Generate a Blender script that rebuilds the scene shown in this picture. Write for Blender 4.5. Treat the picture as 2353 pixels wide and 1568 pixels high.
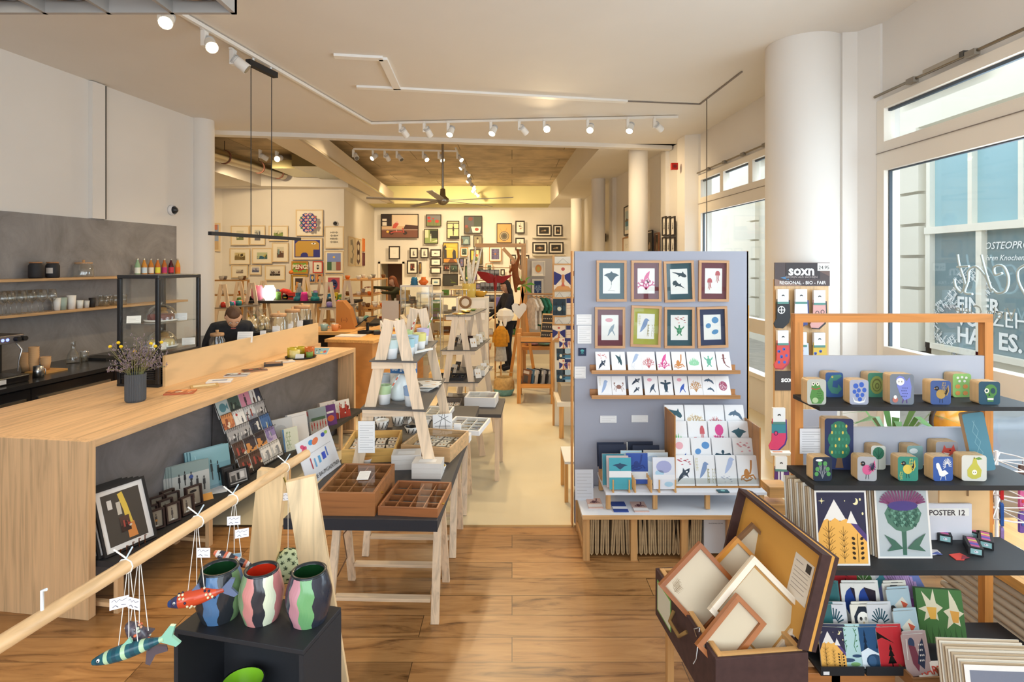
import bpy, math, random
from mathutils import Vector, Matrix
R = random.Random(7)
scn = bpy.context.scene
COL = scn.collection
for o in list(bpy.data.objects):
 bpy.data.objects.remove(o)

# ---------------------------------------------------------------- camera, world, exposure
F, HZ, CX, CH = 1307.0, 605.0, 1176.5, 2.0        # focal length in pixels, horizon row, centre column, camera height
cam_d = bpy.data.cameras.new('camera')
cam_d.sensor_width = 36.0
cam_d.lens = F / 2353 * 36
cam_d.shift_y = -(784 - HZ) / 2353
cam_d.clip_start = 0.05
cam = bpy.data.objects.new('camera', cam_d)
cam.location = (0, 0, CH)
cam.rotation_euler = (math.pi / 2, 0, 0)
COL.objects.link(cam)
scn.camera = cam
scn.view_settings.view_transform = 'Standard'
scn.view_settings.look = 'None'
scn.view_settings.gamma = 1
scn.view_settings.exposure = 0.42
wd = bpy.data.worlds.new('daylight')
scn.world = wd
wd.use_nodes = True
bgn = wd.node_tree.nodes['Background']
bgn.inputs[0].default_value = (0.80, 0.90, 1.0, 1)
bgn.inputs[1].default_value = 1.9

def light(name, kind, loc, energy, col, size=0.1, aim=None, sy=None, spot=70, blend=0.6):
 d = bpy.data.lights.new(name, kind)
 d.energy = energy
 d.color = col
 if kind == 'AREA':
  d.shape = 'RECTANGLE'
  d.size = size
  d.size_y = sy or size
 elif kind == 'SPOT':
  d.spot_size = math.radians(spot)
  d.spot_blend = blend
  d.shadow_soft_size = size
 else:
  d.shadow_soft_size = size
 o = bpy.data.objects.new(name, d)
 o.location = loc
 if aim is not None:
  o.rotation_euler = (Vector(aim) - Vector(loc)).to_track_quat('-Z', 'Y').to_euler()
 COL.objects.link(o)
 return o

DAY = (0.74, 0.87, 1.0)
WARM = (1.0, 0.76, 0.45)
# daylight entering by the street windows on the right, plus an added area lamp filling from behind the camera
light('daylight_street', 'AREA', (3.75, 3.1, 2.1), 105, DAY, 2.6, (0, 3.4, 1.4), 2.8)
light('daylight_street', 'AREA', (3.7, 8.4, 2.1), 42, DAY, 1.9, (0, 8.0, 1.2), 2.4)
light('front_fill', 'AREA', (0.0, -2.1, 2.3), 118, (0.84, 0.92, 1.0), 6.0, (0, 4, 1.6), 3.0)

# ---------------------------------------------------------------- materials
_mats = {}

def lin(h):
 h = h.lstrip('#')
 if len(h) == 3:
  h = ''.join(c * 2 for c in h)
 v = [int(h[i:i + 2], 16) / 255 for i in (0, 2, 4)]
 return tuple(c / 12.92 if c <= 0.04045 else ((c + 0.055) / 1.055) ** 2.4 for c in v)

def mat(spec):
 if spec in _mats:
  return _mats[spec]
 kind, _, h = spec.partition('#')
 m = bpy.data.materials.new(spec.replace('#', '_'))
 m.use_nodes = True
 nt = m.node_tree
 N, L = nt.nodes, nt.links
 b = N['Principled BSDF']
 out = N['Material Output']
 c = lin(h.split(':')[0]) if h else (0.5, 0.5, 0.5)

 def node(t, **kw):
  n = N.new(t)
  for k, v in kw.items():
   if k in n.inputs:
    n.inputs[k].default_value = v
   else:
    setattr(n, k, v)
  return n

 def coords(scale):
  tc = node('ShaderNodeTexCoord')
  mp = node('ShaderNodeMapping')
  mp.inputs['Scale'].default_value = scale
  L.new(tc.outputs['Object'], mp.inputs[0])
  return mp.outputs[0]

 def ramp(src, stops):
  r = node('ShaderNodeValToRGB')
  e = r.color_ramp.elements
  while len(e) < len(stops):
   e.new(0.5)
  for i, (p, cc) in enumerate(stops):
   e[i].position = p
   e[i].color = (*cc, 1)
  L.new(src, r.inputs[0])
  return r.outputs[0]

 def sc(k):
  return tuple(min(1, x * k) for x in c)
 b.inputs['Base Color'].default_value = (*c, 1)
 b.inputs['Roughness'].default_value = 0.65
 if kind == 'g':
  b.inputs['Roughness'].default_value = 0.22
 elif kind == 'm':
  b.inputs['Metallic'].default_value = 1
  b.inputs['Roughness'].default_value = 0.3
 elif kind in ('wx', 'wy', 'wz'):
  s = [22, 22, 22]
  s['xyz'.index(kind[1])] = 1.1
  tx = node('ShaderNodeTexNoise', Scale=1.6, Detail=4.0, Distortion=0.8)
  L.new(coords(s), tx.inputs['Vector'])
  L.new(ramp(tx.outputs[0], [(0.3, sc(0.72)), (0.5, c), (0.72, sc(1.14))]), b.inputs['Base Color'])
  b.inputs['Roughness'].default_value = 0.42
 elif kind == 'ply':
  tx = node('ShaderNodeTexWave', Scale=1.3, Distortion=9.0, Detail=3.0)
  tx.inputs['Detail Scale'].default_value = 0.8
  L.new(coords((1, 1.2, 4.5)), tx.inputs['Vector'])
  L.new(ramp(tx.outputs[0], [(0.0, sc(0.88)), (0.6, c), (1.0, sc(1.05))]), b.inputs['Base Color'])
  b.inputs['Roughness'].default_value = 0.35
 elif kind == 'c':                                   # trowelled plaster / concrete
  tx = node('ShaderNodeTexNoise', Scale=1.7, Detail=9.0, Distortion=1.5)
  tx.inputs['Roughness'].default_value = 0.68
  L.new(coords((1, 1, 1)), tx.inputs['Vector'])
  L.new(ramp(tx.outputs[0], [(0.3, sc(0.72)), (0.5, c), (0.72, sc(1.3))]), b.inputs['Base Color'])
  b.inputs['Roughness'].default_value = 0.5
 elif kind == 'wall':
  tx = node('ShaderNodeTexNoise', Scale=1.2, Detail=3.0)
  L.new(coords((1, 1, 1)), tx.inputs['Vector'])
  L.new(ramp(tx.outputs[0], [(0.3, sc(0.965)), (0.7, c)]), b.inputs['Base Color'])
  b.inputs['Roughness'].default_value = 0.8
 elif kind == 'slab':                                # board-marked concrete with formwork joints
  br = node('ShaderNodeTexBrick', offset=0.5)
  br.inputs['Scale'].default_value = 1.0
  br.inputs['Mortar Size'].default_value = 0.012
  br.inputs['Brick Width'].default_value = 2.6
  br.inputs['Row Height'].default_value = 1.3
  br.inputs['Color1'].default_value = (*c, 1)
  br.inputs['Color2'].default_value = (*sc(0.85), 1)
  br.inputs['Mortar'].default_value = (*sc(0.45), 1)
  L.new(coords((1, 1, 1)), br.inputs['Vector'])
  tx = node('ShaderNodeTexNoise', Scale=2.0, Detail=8.0)
  L.new(coords((1, 1, 1)), tx.inputs['Vector'])
  mx = node('ShaderNodeMixRGB', blend_type='MULTIPLY')
  mx.inputs[0].default_value = 1
  L.new(br.outputs[0], mx.inputs[1])
  L.new(ramp(tx.outputs[0], [(0.3, (0.6,) * 3), (0.65, (1,) * 3)]), mx.inputs[2])
  L.new(mx.outputs[0], b.inputs['Base Color'])
 elif kind == 'planks':
  co = coords((1, 1, 1))
  br = node('ShaderNodeTexBrick', offset=0.37)
  br.inputs['Scale'].default_value = 1.0
  br.inputs['Mortar Size'].default_value = 0.0022
  br.inputs['Mortar Smooth'].default_value = 0.2
  br.inputs['Brick Width'].default_value = 1.35
  br.inputs['Row Height'].default_value = 0.19
  br.inputs['Bias'].default_value = 0.0
  br.inputs['Color1'].default_value = (*sc(1.12), 1)
  br.inputs['Color2'].default_value = (*sc(0.72), 1)
  br.inputs['Mortar'].default_value = (*sc(0.25), 1)
  L.new(co, br.inputs['Vector'])
  # grain runs along the boards and jumps from one board to the next
  add = node('ShaderNodeVectorMath', operation='ADD')
  sc2 = node('ShaderNodeVectorMath', operation='SCALE')
  sc2.inputs[3].default_value = 9.0
  L.new(br.outputs[0], sc2.inputs[0])
  L.new(co, add.inputs[0])
  L.new(sc2.outputs[0], add.inputs[1])
  mp = node('ShaderNodeMapping')
  mp.inputs['Scale'].default_value = (1.3, 9, 1)
  L.new(add.outputs[0], mp.inputs[0])
  tx = node('ShaderNodeTexNoise', Scale=1.5, Detail=7.0, Distortion=1.4)
  tx.inputs['Roughness'].default_value = 0.6
  L.new(mp.outputs[0], tx.inputs['Vector'])
  mx = node('ShaderNodeMixRGB', blend_type='MULTIPLY')
  mx.inputs[0].default_value = 1
  L.new(br.outputs[0], mx.inputs[1])
  L.new(ramp(tx.outputs[0], [(0.30, (0.30, 0.24, 0.20)), (0.46, (0.8, 0.74, 0.68)), (0.66, (1.0, 1.0, 1.0)), (0.8, (1.12, 1.1, 1.05))]), mx.inputs[2])
  L.new(mx.outputs[0], b.inputs['Base Color'])
  b.inputs['Roughness'].default_value = 0.3
 elif kind == 'lino':
  tx = node('ShaderNodeTexNoise', Scale=1.3, Detail=5.0)
  L.new(coords((1, 1, 1)), tx.inputs['Vector'])
  L.new(ramp(tx.outputs[0], [(0.3, sc(0.9)), (0.7, c)]), b.inputs['Base Color'])
  b.inputs['Roughness'].default_value = 0.33
 elif kind == 'speck':                               # small specks on a ground colour
  vo = node('ShaderNodeTexVoronoi', Scale=float(h.split(':')[2]))
  L.new(coords((1, 1, 1)), vo.inputs['Vector'])
  L.new(ramp(vo.outputs['Distance'], [(0.0, lin(h.split(':')[1])), (0.32, lin(h.split(':')[1])), (0.38, c)]), b.inputs['Base Color'])
 elif kind == 'fab':
  tx = node('ShaderNodeTexNoise', Scale=26.0, Detail=3.0)
  L.new(coords((1, 1, 1)), tx.inputs['Vector'])
  L.new(ramp(tx.outputs[0], [(0.3, sc(0.8)), (0.7, sc(1.1))]), b.inputs['Base Color'])
  b.inputs['Roughness'].default_value = 0.9
 elif kind in ('P', 'Q'):
  at = node('ShaderNodeVertexColor', layer_name='Col')
  L.new(at.outputs[0], b.inputs['Base Color'])
  b.inputs['Roughness'].default_value = 0.6 if kind == 'P' else 0.18
 elif kind == 'e':
  b.inputs['Emission Color'].default_value = (*c, 1)
  b.inputs['Emission Strength'].default_value = float(h.split(':')[1])
 elif kind in ('glass', 'pane'):
  N.remove(b)
  tr = node('ShaderNodeBsdfTransparent')
  tr.inputs[0].default_value = (*(c if h else (0.96, 0.98, 0.97)), 1)
  gl = node('ShaderNodeBsdfGlossy')
  gl.inputs['Roughness'].default_value = 0.03
  lw = node('ShaderNodeLayerWeight', Blend=0.35 if kind == 'glass' else 0.12)
  mth = node('ShaderNodeMath', operation='MULTIPLY_ADD')
  mth.inputs[1].default_value = 0.55
  mth.inputs[2].default_value = 0.10 if kind == 'glass' else 0.03
  L.new(lw.outputs['Facing'], mth.inputs[0])
  mx = node('ShaderNodeMixShader')
  L.new(mth.outputs[0], mx.inputs[0])
  L.new(tr.outputs[0], mx.inputs[1])
  L.new(gl.outputs[0], mx.inputs[2])
  L.new(mx.outputs[0], out.inputs[0])
 _mats[spec] = m
 return m

# ---------------------------------------------------------------- mesh builder
class B:
 def __init__(s):
  s.v, s.f, s.k, s.c, s.sm, s.mats = [], [], [], [], [], []
  s.T = None

 def _m(s, spec):
  col = (1, 1, 1)
  if spec[0] in 'PQ' and spec[1:2] == '#':
   col = lin(spec[2:])
   g = .12 * (col[0] * .3 + col[1] * .6 + col[2] * .1)
   col = tuple(c * .88 + g for c in col)
   spec = spec[0] + '#'
  if spec not in s.mats:
   s.mats.append(spec)
  return s.mats.index(spec), col

 def add(s, vs, fs, spec, smooth=False):
  n = len(s.v)
  T = s.T
  s.v += [tuple(T @ Vector(p)) for p in vs] if T else [tuple(p) for p in vs]
  k, c = s._m(spec)
  for f in fs:
   s.f.append(tuple(n + i for i in f))
   s.k.append(k)
   s.c.append(c)
   s.sm.append(smooth)
  return s

 def box(s, x0, y0, z0, x1, y1, z1, spec):
  return s.add([(x0, y0, z0), (x1, y0, z0), (x1, y1, z0), (x0, y1, z0), (x0, y0, z1), (x1, y0, z1), (x1, y1, z1), (x0, y1, z1)],
      [(0, 3, 2, 1), (4, 5, 6, 7), (0, 1, 5, 4), (1, 2, 6, 5), (2, 3, 7, 6), (3, 0, 4, 7)], spec)

 def bar(s, p0, p1, a, b, spec, up=(0, 0, 1)):       # rectangular bar from p0 to p1, section a x b
  p0, p1 = Vector(p0), Vector(p1)
  d = (p1 - p0).normalized()
  u = Vector(up)
  if abs(d.dot(u)) > 0.99:
   u = Vector((0, 1, 0))
  x = d.cross(u).normalized()
  y = x.cross(d).normalized()
  q = [x * a / 2 + y * b / 2, -x * a / 2 + y * b / 2, -x * a / 2 - y * b / 2, x * a / 2 - y * b / 2]
  return s.add([p0 + w for w in q] + [p1 + w for w in q], [(0, 1, 2, 3), (7, 6, 5, 4), (0, 4, 5, 1), (1, 5, 6, 2), (2, 6, 7, 3), (3, 7, 4, 0)], spec)

 def tube(s, pts, r, spec, n=8, caps=True):
  pts = [Vector(p) for p in pts]
  rs = r if isinstance(r, (list, tuple)) else [r] * len(pts)
  vs, fs = [], []
  px = None
  for i, p in enumerate(pts):
   d = (pts[min(i + 1, len(pts) - 1)] - pts[max(i - 1, 0)]).normalized()
   if px is None:
    px = d.orthogonal().normalized()
   px = (px - d * px.dot(d))
   px = px.normalized() if px.length > 1e-6 else d.orthogonal().normalized()
   py = d.cross(px)
   for j in range(n):
    a = 2 * math.pi * j / n
    vs.append(p + (px * math.cos(a) + py * math.sin(a)) * rs[i])
  for i in range(len(pts) - 1):
   for j in range(n):
    k = (j + 1) % n
    fs.append((i * n + j, i * n + k, (i + 1) * n + k, (i + 1) * n + j))
  s.add(vs, fs, spec, True)
  if caps:
   m = len(pts) - 1
   s.add([vs[j] for j in range(n)], [tuple(reversed(range(n)))], spec)
   s.add([vs[m * n + j] for j in range(n)], [tuple(range(n))], spec)
  return s

 def lathe(s, prof, spec, n=20, c=(0, 0, 0), sx=1, sy=1):   # profile [(r, z)], turned about z
  vs, fs = [], []
  for r, z in prof:
   for j in range(n):
    a = 2 * math.pi * j / n
    vs.append((c[0] + r * math.cos(a) * sx, c[1] + r * math.sin(a) * sy, c[2] + z))
  for i in range(len(prof) - 1):
   for j in range(n):
    k = (j + 1) % n
    fs.append((i * n + j, i * n + k, (i + 1) * n + k, (i + 1) * n + j))
  return s.add(vs, fs, spec, True)

 def cup(s, r0, r1, h, t, spec, inner=None, n=20, c=(0, 0, 0)):   # open vessel with a wall
  s.lathe([(0.001, 0), (r0, 0), (r1, h), (r1 - t, h)], spec, n, c)
  return s.lathe([(r1 - t, h), (max(r0 - t, .002), t), (0.001, t)], inner or spec, n, c)

 def ball(s, c, rx, ry, rz, spec, n=12, m=8):
  vs, fs = [], []
  for i in range(m + 1):
   th = math.pi * i / m
   rr = max(math.sin(th), 1e-3)
   for j in range(n):
    a = 2 * math.pi * j / n
    vs.append((c[0] + rx * rr * math.cos(a), c[1] + ry * rr * math.sin(a), c[2] + rz * math.cos(th)))
  for i in range(m):
   for j in range(n):
    k = (j + 1) % n
    fs.append((i * n + j, (i + 1) * n + j, (i + 1) * n + k, i * n + k))
  return s.add(vs, fs, spec, True)

 def prism(s, pts, y0, y1, spec, side=None):         # polygon in x,z pushed along y (front at y0)
  n = len(pts)
  a = sum(pts[i][0] * pts[(i + 1) % n][1] - pts[(i + 1) % n][0] * pts[i][1] for i in range(n))
  if a < 0:
   pts = pts[::-1]
  vs = [(x, y0, z) for x, z in pts] + [(x, y1, z) for x, z in pts]
  s.add(vs, [tuple(range(n)), tuple(reversed(range(n, 2 * n)))], spec)
  return s.add(vs, [(i, i + n, (i + 1) % n + n, (i + 1) % n) for i in range(n)], side or spec)

 def slab(s, pts, z0, z1, spec):                     # polygon in x,y pushed along z
  n = len(pts)
  a = sum(pts[i][0] * pts[(i + 1) % n][1] - pts[(i + 1) % n][0] * pts[i][1] for i in range(n))
  if a < 0:
   pts = pts[::-1]
  vs = [(x, y, z1) for x, y in pts] + [(x, y, z0) for x, y in pts]
  return s.add(vs, [tuple(range(n)), tuple(reversed(range(n, 2 * n)))] + [((i + 1) % n, i, i + n, (i + 1) % n + n) for i in range(n)], spec)

 def rrect(s, x0, z0, x1, z1, r, y0, y1, spec, side=None):
  pts = []
  for cx, cz, a0 in ((x1 - r, z0 + r, -90), (x1 - r, z1 - r, 0), (x0 + r, z1 - r, 90), (x0 + r, z0 + r, 180)):
   for k in range(4):
    a = math.radians(a0 + 30 * k)
    pts.append((cx + r * math.cos(a), cz + r * math.sin(a)))
  return s.prism(pts, y0, y1, spec, side)

 def art(s, shapes, x0, z0, w, h, y, eps=0.00025, col='#000', clip=True, k='P'):
  if isinstance(shapes, str):
   shapes = S(shapes)
  lay = [0]
  mn = min(w, h)

  def lim(p):
   return (min(max(p[0], x0), x0 + w), min(max(p[1], z0), z0 + h)) if clip else p

  def rec(shp, X, Z, W, H, col):
   for kd, cc, a in shp:
    if kd[0] == 'u':
     nm, _, c2 = cc.partition(':')
     sub = ARTS[nm]
     if callable(sub):
      sub = sub()
     elif isinstance(sub, str):
      sub = ARTS[nm] = S(sub)
     fx0, fz0, fx1, fz1 = a[:4]
     rec(sub, X + fx0 * W, Z + fz0 * H, (fx1 - fx0) * W, (fz1 - fz0) * H, '#' + c2 if c2 and c2 != '*' else col)
     continue
    if not kd.endswith('+'):
     lay[0] += 1
    yy = y - eps * lay[0]
    cl = col if cc == '*' else '#' + cc
    sp = k + cl
    polys = []
    if kd[0] == 'r':
     polys = [[(X + a[0] * W, Z + a[1] * H), (X + a[2] * W, Z + a[1] * H), (X + a[2] * W, Z + a[3] * H), (X + a[0] * W, Z + a[3] * H)]]
    elif kd[0] == 'e':
     an = math.radians(a[4]) if len(a) > 4 else 0
     q = []
     n = 14
     for i in range(n):
      t = 2 * math.pi * i / n
      ex, ez = a[2] * W * math.cos(t), a[3] * H * math.sin(t)
      q.append((X + a[0] * W + ex * math.cos(an) - ez * math.sin(an), Z + a[1] * H + ex * math.sin(an) + ez * math.cos(an)))
     polys = [q]
    elif kd[0] == 'p':
     polys = [[(X + a[i] * W, Z + a[i + 1] * H) for i in range(0, len(a), 2)]]
    elif kd[0] == 'l':
     wd = a[0] * min(abs(W), abs(H)) / 2
     q = [Vector((X + a[i] * W, Z + a[i + 1] * H)) for i in range(1, len(a), 2)]
     Lp, Rp = [], []
     for i, p in enumerate(q):
      d = q[min(i + 1, len(q) - 1)] - q[max(i - 1, 0)]
      d = d.normalized() if d.length > 0 else Vector((1, 0))
      nn = Vector((-d.y, d.x)) * wd
      Lp.append(tuple(p + nn))
      Rp.append(tuple(p - nn))
     polys = [[Lp[i], Lp[i + 1], Rp[i + 1], Rp[i]] for i in range(len(q) - 1)]
    for pl in polys:
     pl = [lim(p) for p in pl]
     ar = sum(pl[i][0] * pl[(i + 1) % len(pl)][1] - pl[(i + 1) % len(pl)][0] * pl[i][1] for i in range(len(pl)))
     if abs(ar) < 1e-9:
      continue
     if ar < 0:
      pl = pl[::-1]
     s.add([(p[0], yy, p[1]) for p in pl], [tuple(range(len(pl)))], sp)
  rec(shapes, x0, z0, w, h, col)
  return s

 def text(s, t, x, z, size, y, spec, align='CENTER', mirror=False, shear=0, bold=0.0, ry=0):
  cu = bpy.data.curves.new('t', 'FONT')
  cu.body = t
  cu.size = size
  cu.align_x = align
  cu.shear = shear
  cu.offset = bold * size
  cu.resolution_u = 2
  to = bpy.data.objects.new('t', cu)
  COL.objects.link(to)
  me = bpy.data.meshes.new_from_object(to.evaluated_get(bpy.context.evaluated_depsgraph_get()))
  sg = -1 if mirror else 1
  ca, sa = math.cos(ry), math.sin(ry)
  vs = [(x + sg * (v.co.x * ca - v.co.y * sa), y, z + v.co.x * sa + v.co.y * ca) for v in me.vertices]
  s.add(vs, [tuple(p.vertices) for p in me.polygons], spec)
  bpy.data.objects.remove(to)
  bpy.data.meshes.remove(me)
  bpy.data.curves.remove(cu)
  return s

 def build(s, name, parent=None, loc=(0, 0, 0), rot=(0, 0, 0), label=None, cat=None, group=None, kind=None, bevel=0):
  me = bpy.data.meshes.new(name)
  me.from_pydata(s.v, [], s.f)
  for sp in s.mats:
   me.materials.append(mat(sp))
  me.polygons.foreach_set('material_index', s.k)
  me.polygons.foreach_set('use_smooth', s.sm)
  if any(sp in ('P#', 'Q#') for sp in s.mats):
   ca = me.color_attributes.new('Col', 'FLOAT_COLOR', 'CORNER')
   buf = []
   for p, c in zip(me.polygons, s.c):
    buf += [c[0], c[1], c[2], 1.0] * p.loop_total
   ca.data.foreach_set('color', buf)
  me.update()
  o = bpy.data.objects.new(name, me)
  COL.objects.link(o)
  o.location = loc
  o.rotation_euler = rot
  if parent:
   o.parent = parent
  tag(o, label, cat, group, kind)
  if bevel:
   md = o.modifiers.new('edge', 'BEVEL')
   md.width = bevel
   md.segments = 2
   md.limit_method = 'ANGLE'
   md.angle_limit = math.radians(50)
  return o

def tag(o, label=None, cat=None, group=None, kind=None):
 if label:
  o['label'] = label
 if cat:
  o['category'] = cat
 if group:
  o['group'] = group
 if kind:
  o['kind'] = kind
 return o

def thing(name, label, cat, loc=(0, 0, 0), rz=0.0, group=None, rot=None):
 o = bpy.data.objects.new(name, None)
 o.empty_display_size = 0.05
 COL.objects.link(o)
 o.location = loc
 o.rotation_euler = rot or (0, 0, rz)
 return tag(o, label, cat, group)

def dup(o, label=None, loc=None, rz=None, parent=None, rot=None):
 c = o.copy()
 COL.objects.link(c)
 if loc is not None:
  c.location = loc
 if rz is not None:
  c.rotation_euler = (0, 0, rz)
 if rot is not None:
  c.rotation_euler = rot
 if label:
  c['label'] = label
 c.parent = parent
 for ch in [x for x in KIDS.get(o.name, [])] or [x for x in o.children]:
  dup(ch, parent=c)
 return c

KIDS = {}

def P(px, py, Y):
 return Vector(((px - CX) * Y / F, Y, CH - (py - HZ) * Y / F))

def GY(py, z):                                          # depth of a photo row on a level surface at height z
 return (CH - z) * F / (py - HZ)

def S(t):
 out = []
 for q in t.split(';'):
  w = q.split()
  if w:
   out.append((w[0], w[1], [float(x) for x in w[2:]]))
 return out

# ---------------------------------------------------------------- drawings used on the prints (unit square, y up, * = ink)
def _coral(seed, n=5, w=.06, spread=.5):
 def f():
  rr = random.Random(seed)
  out = []

  def br(x, y, a, l, d, w):
   x2, y2 = x + math.cos(a) * l, y + math.sin(a) * l
   out.append(('l+', '*', [w, x, y, x2, y2]))
   if d:
    for k in (-1, 1):
     br(x2, y2, a + k * (spread + rr.uniform(-.2, .2)), l * rr.uniform(.65, .85), d - 1, w * .85)
  out.append(('e', '*', [.5, .1, .04, .03]))
  for i in range(n):
   br(.5, .1, math.pi * (.2 + .6 * (i + .5) / n), .26, 3, w)
  return out
 return f

def _dots(seed, n, r, cx=.5, cy=.5, R0=.45):
 def f():
  rr = random.Random(seed)
  out = [('e', '*', [cx, cy, R0, R0])]
  for i in range(n):
   a, d = rr.uniform(0, 6.28), R0 * math.sqrt(rr.random()) * .85
   out.append(('e+' if i else 'e', 'f3d9e4', [cx + d * math.cos(a), cy + d * math.sin(a), r, r]))
  return out
 return f

def _lines(seed, n):
 def f():
  rr = random.Random(seed)
  out = []
  for i in range(n):
   x = rr.uniform(.05, .95)
   pts = []
   for k in range(5):
    pts += [x + .06 * math.sin(k * 1.7 + i), k * .24]
   out.append(('l+' if i else 'l', '*', [.03] + pts))
   for k in range(1, 5):
    out.append(('e+', '*', [x + .06, k * .22, .05, .02, 40]))
  return out
 return f

def _fish_school():
 rr = random.Random(3)
 return [('e+' if i else 'e', '*', [rr.uniform(.05, .95), rr.uniform(.1, .9), .08, .06, rr.uniform(-12, 12)]) for i in range(13)]

def _sketch(seed, pal, n=9):
 """loose blocks of colour for small far-off prints"""
 def f():
  rr = random.Random(seed)
  out = [('r', pal[0], [0, 0, 1, 1])]
  y = rr.uniform(.3, .55)
  out.append(('r', pal[1 % len(pal)], [0, 0, 1, y]))
  for i in range(n):
   x, w, h = rr.uniform(0, .85), rr.uniform(.06, .25), rr.uniform(.08, .4)
   c = pal[rr.randrange(len(pal))]
   t = rr.random()
   if t < .5:
    out.append(('r', c, [x, y - h * .4, x + w, y + h]))
   elif t < .8:
    out.append(('e', c, [x + .1, y + rr.uniform(-.2, .3), w * .7, h * .5, rr.uniform(0, 90)]))
   else:
    out.append(('l', c, [.05, x, 0, x + w * .5, y, x + w, y + h]))
  return out
 return f

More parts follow.
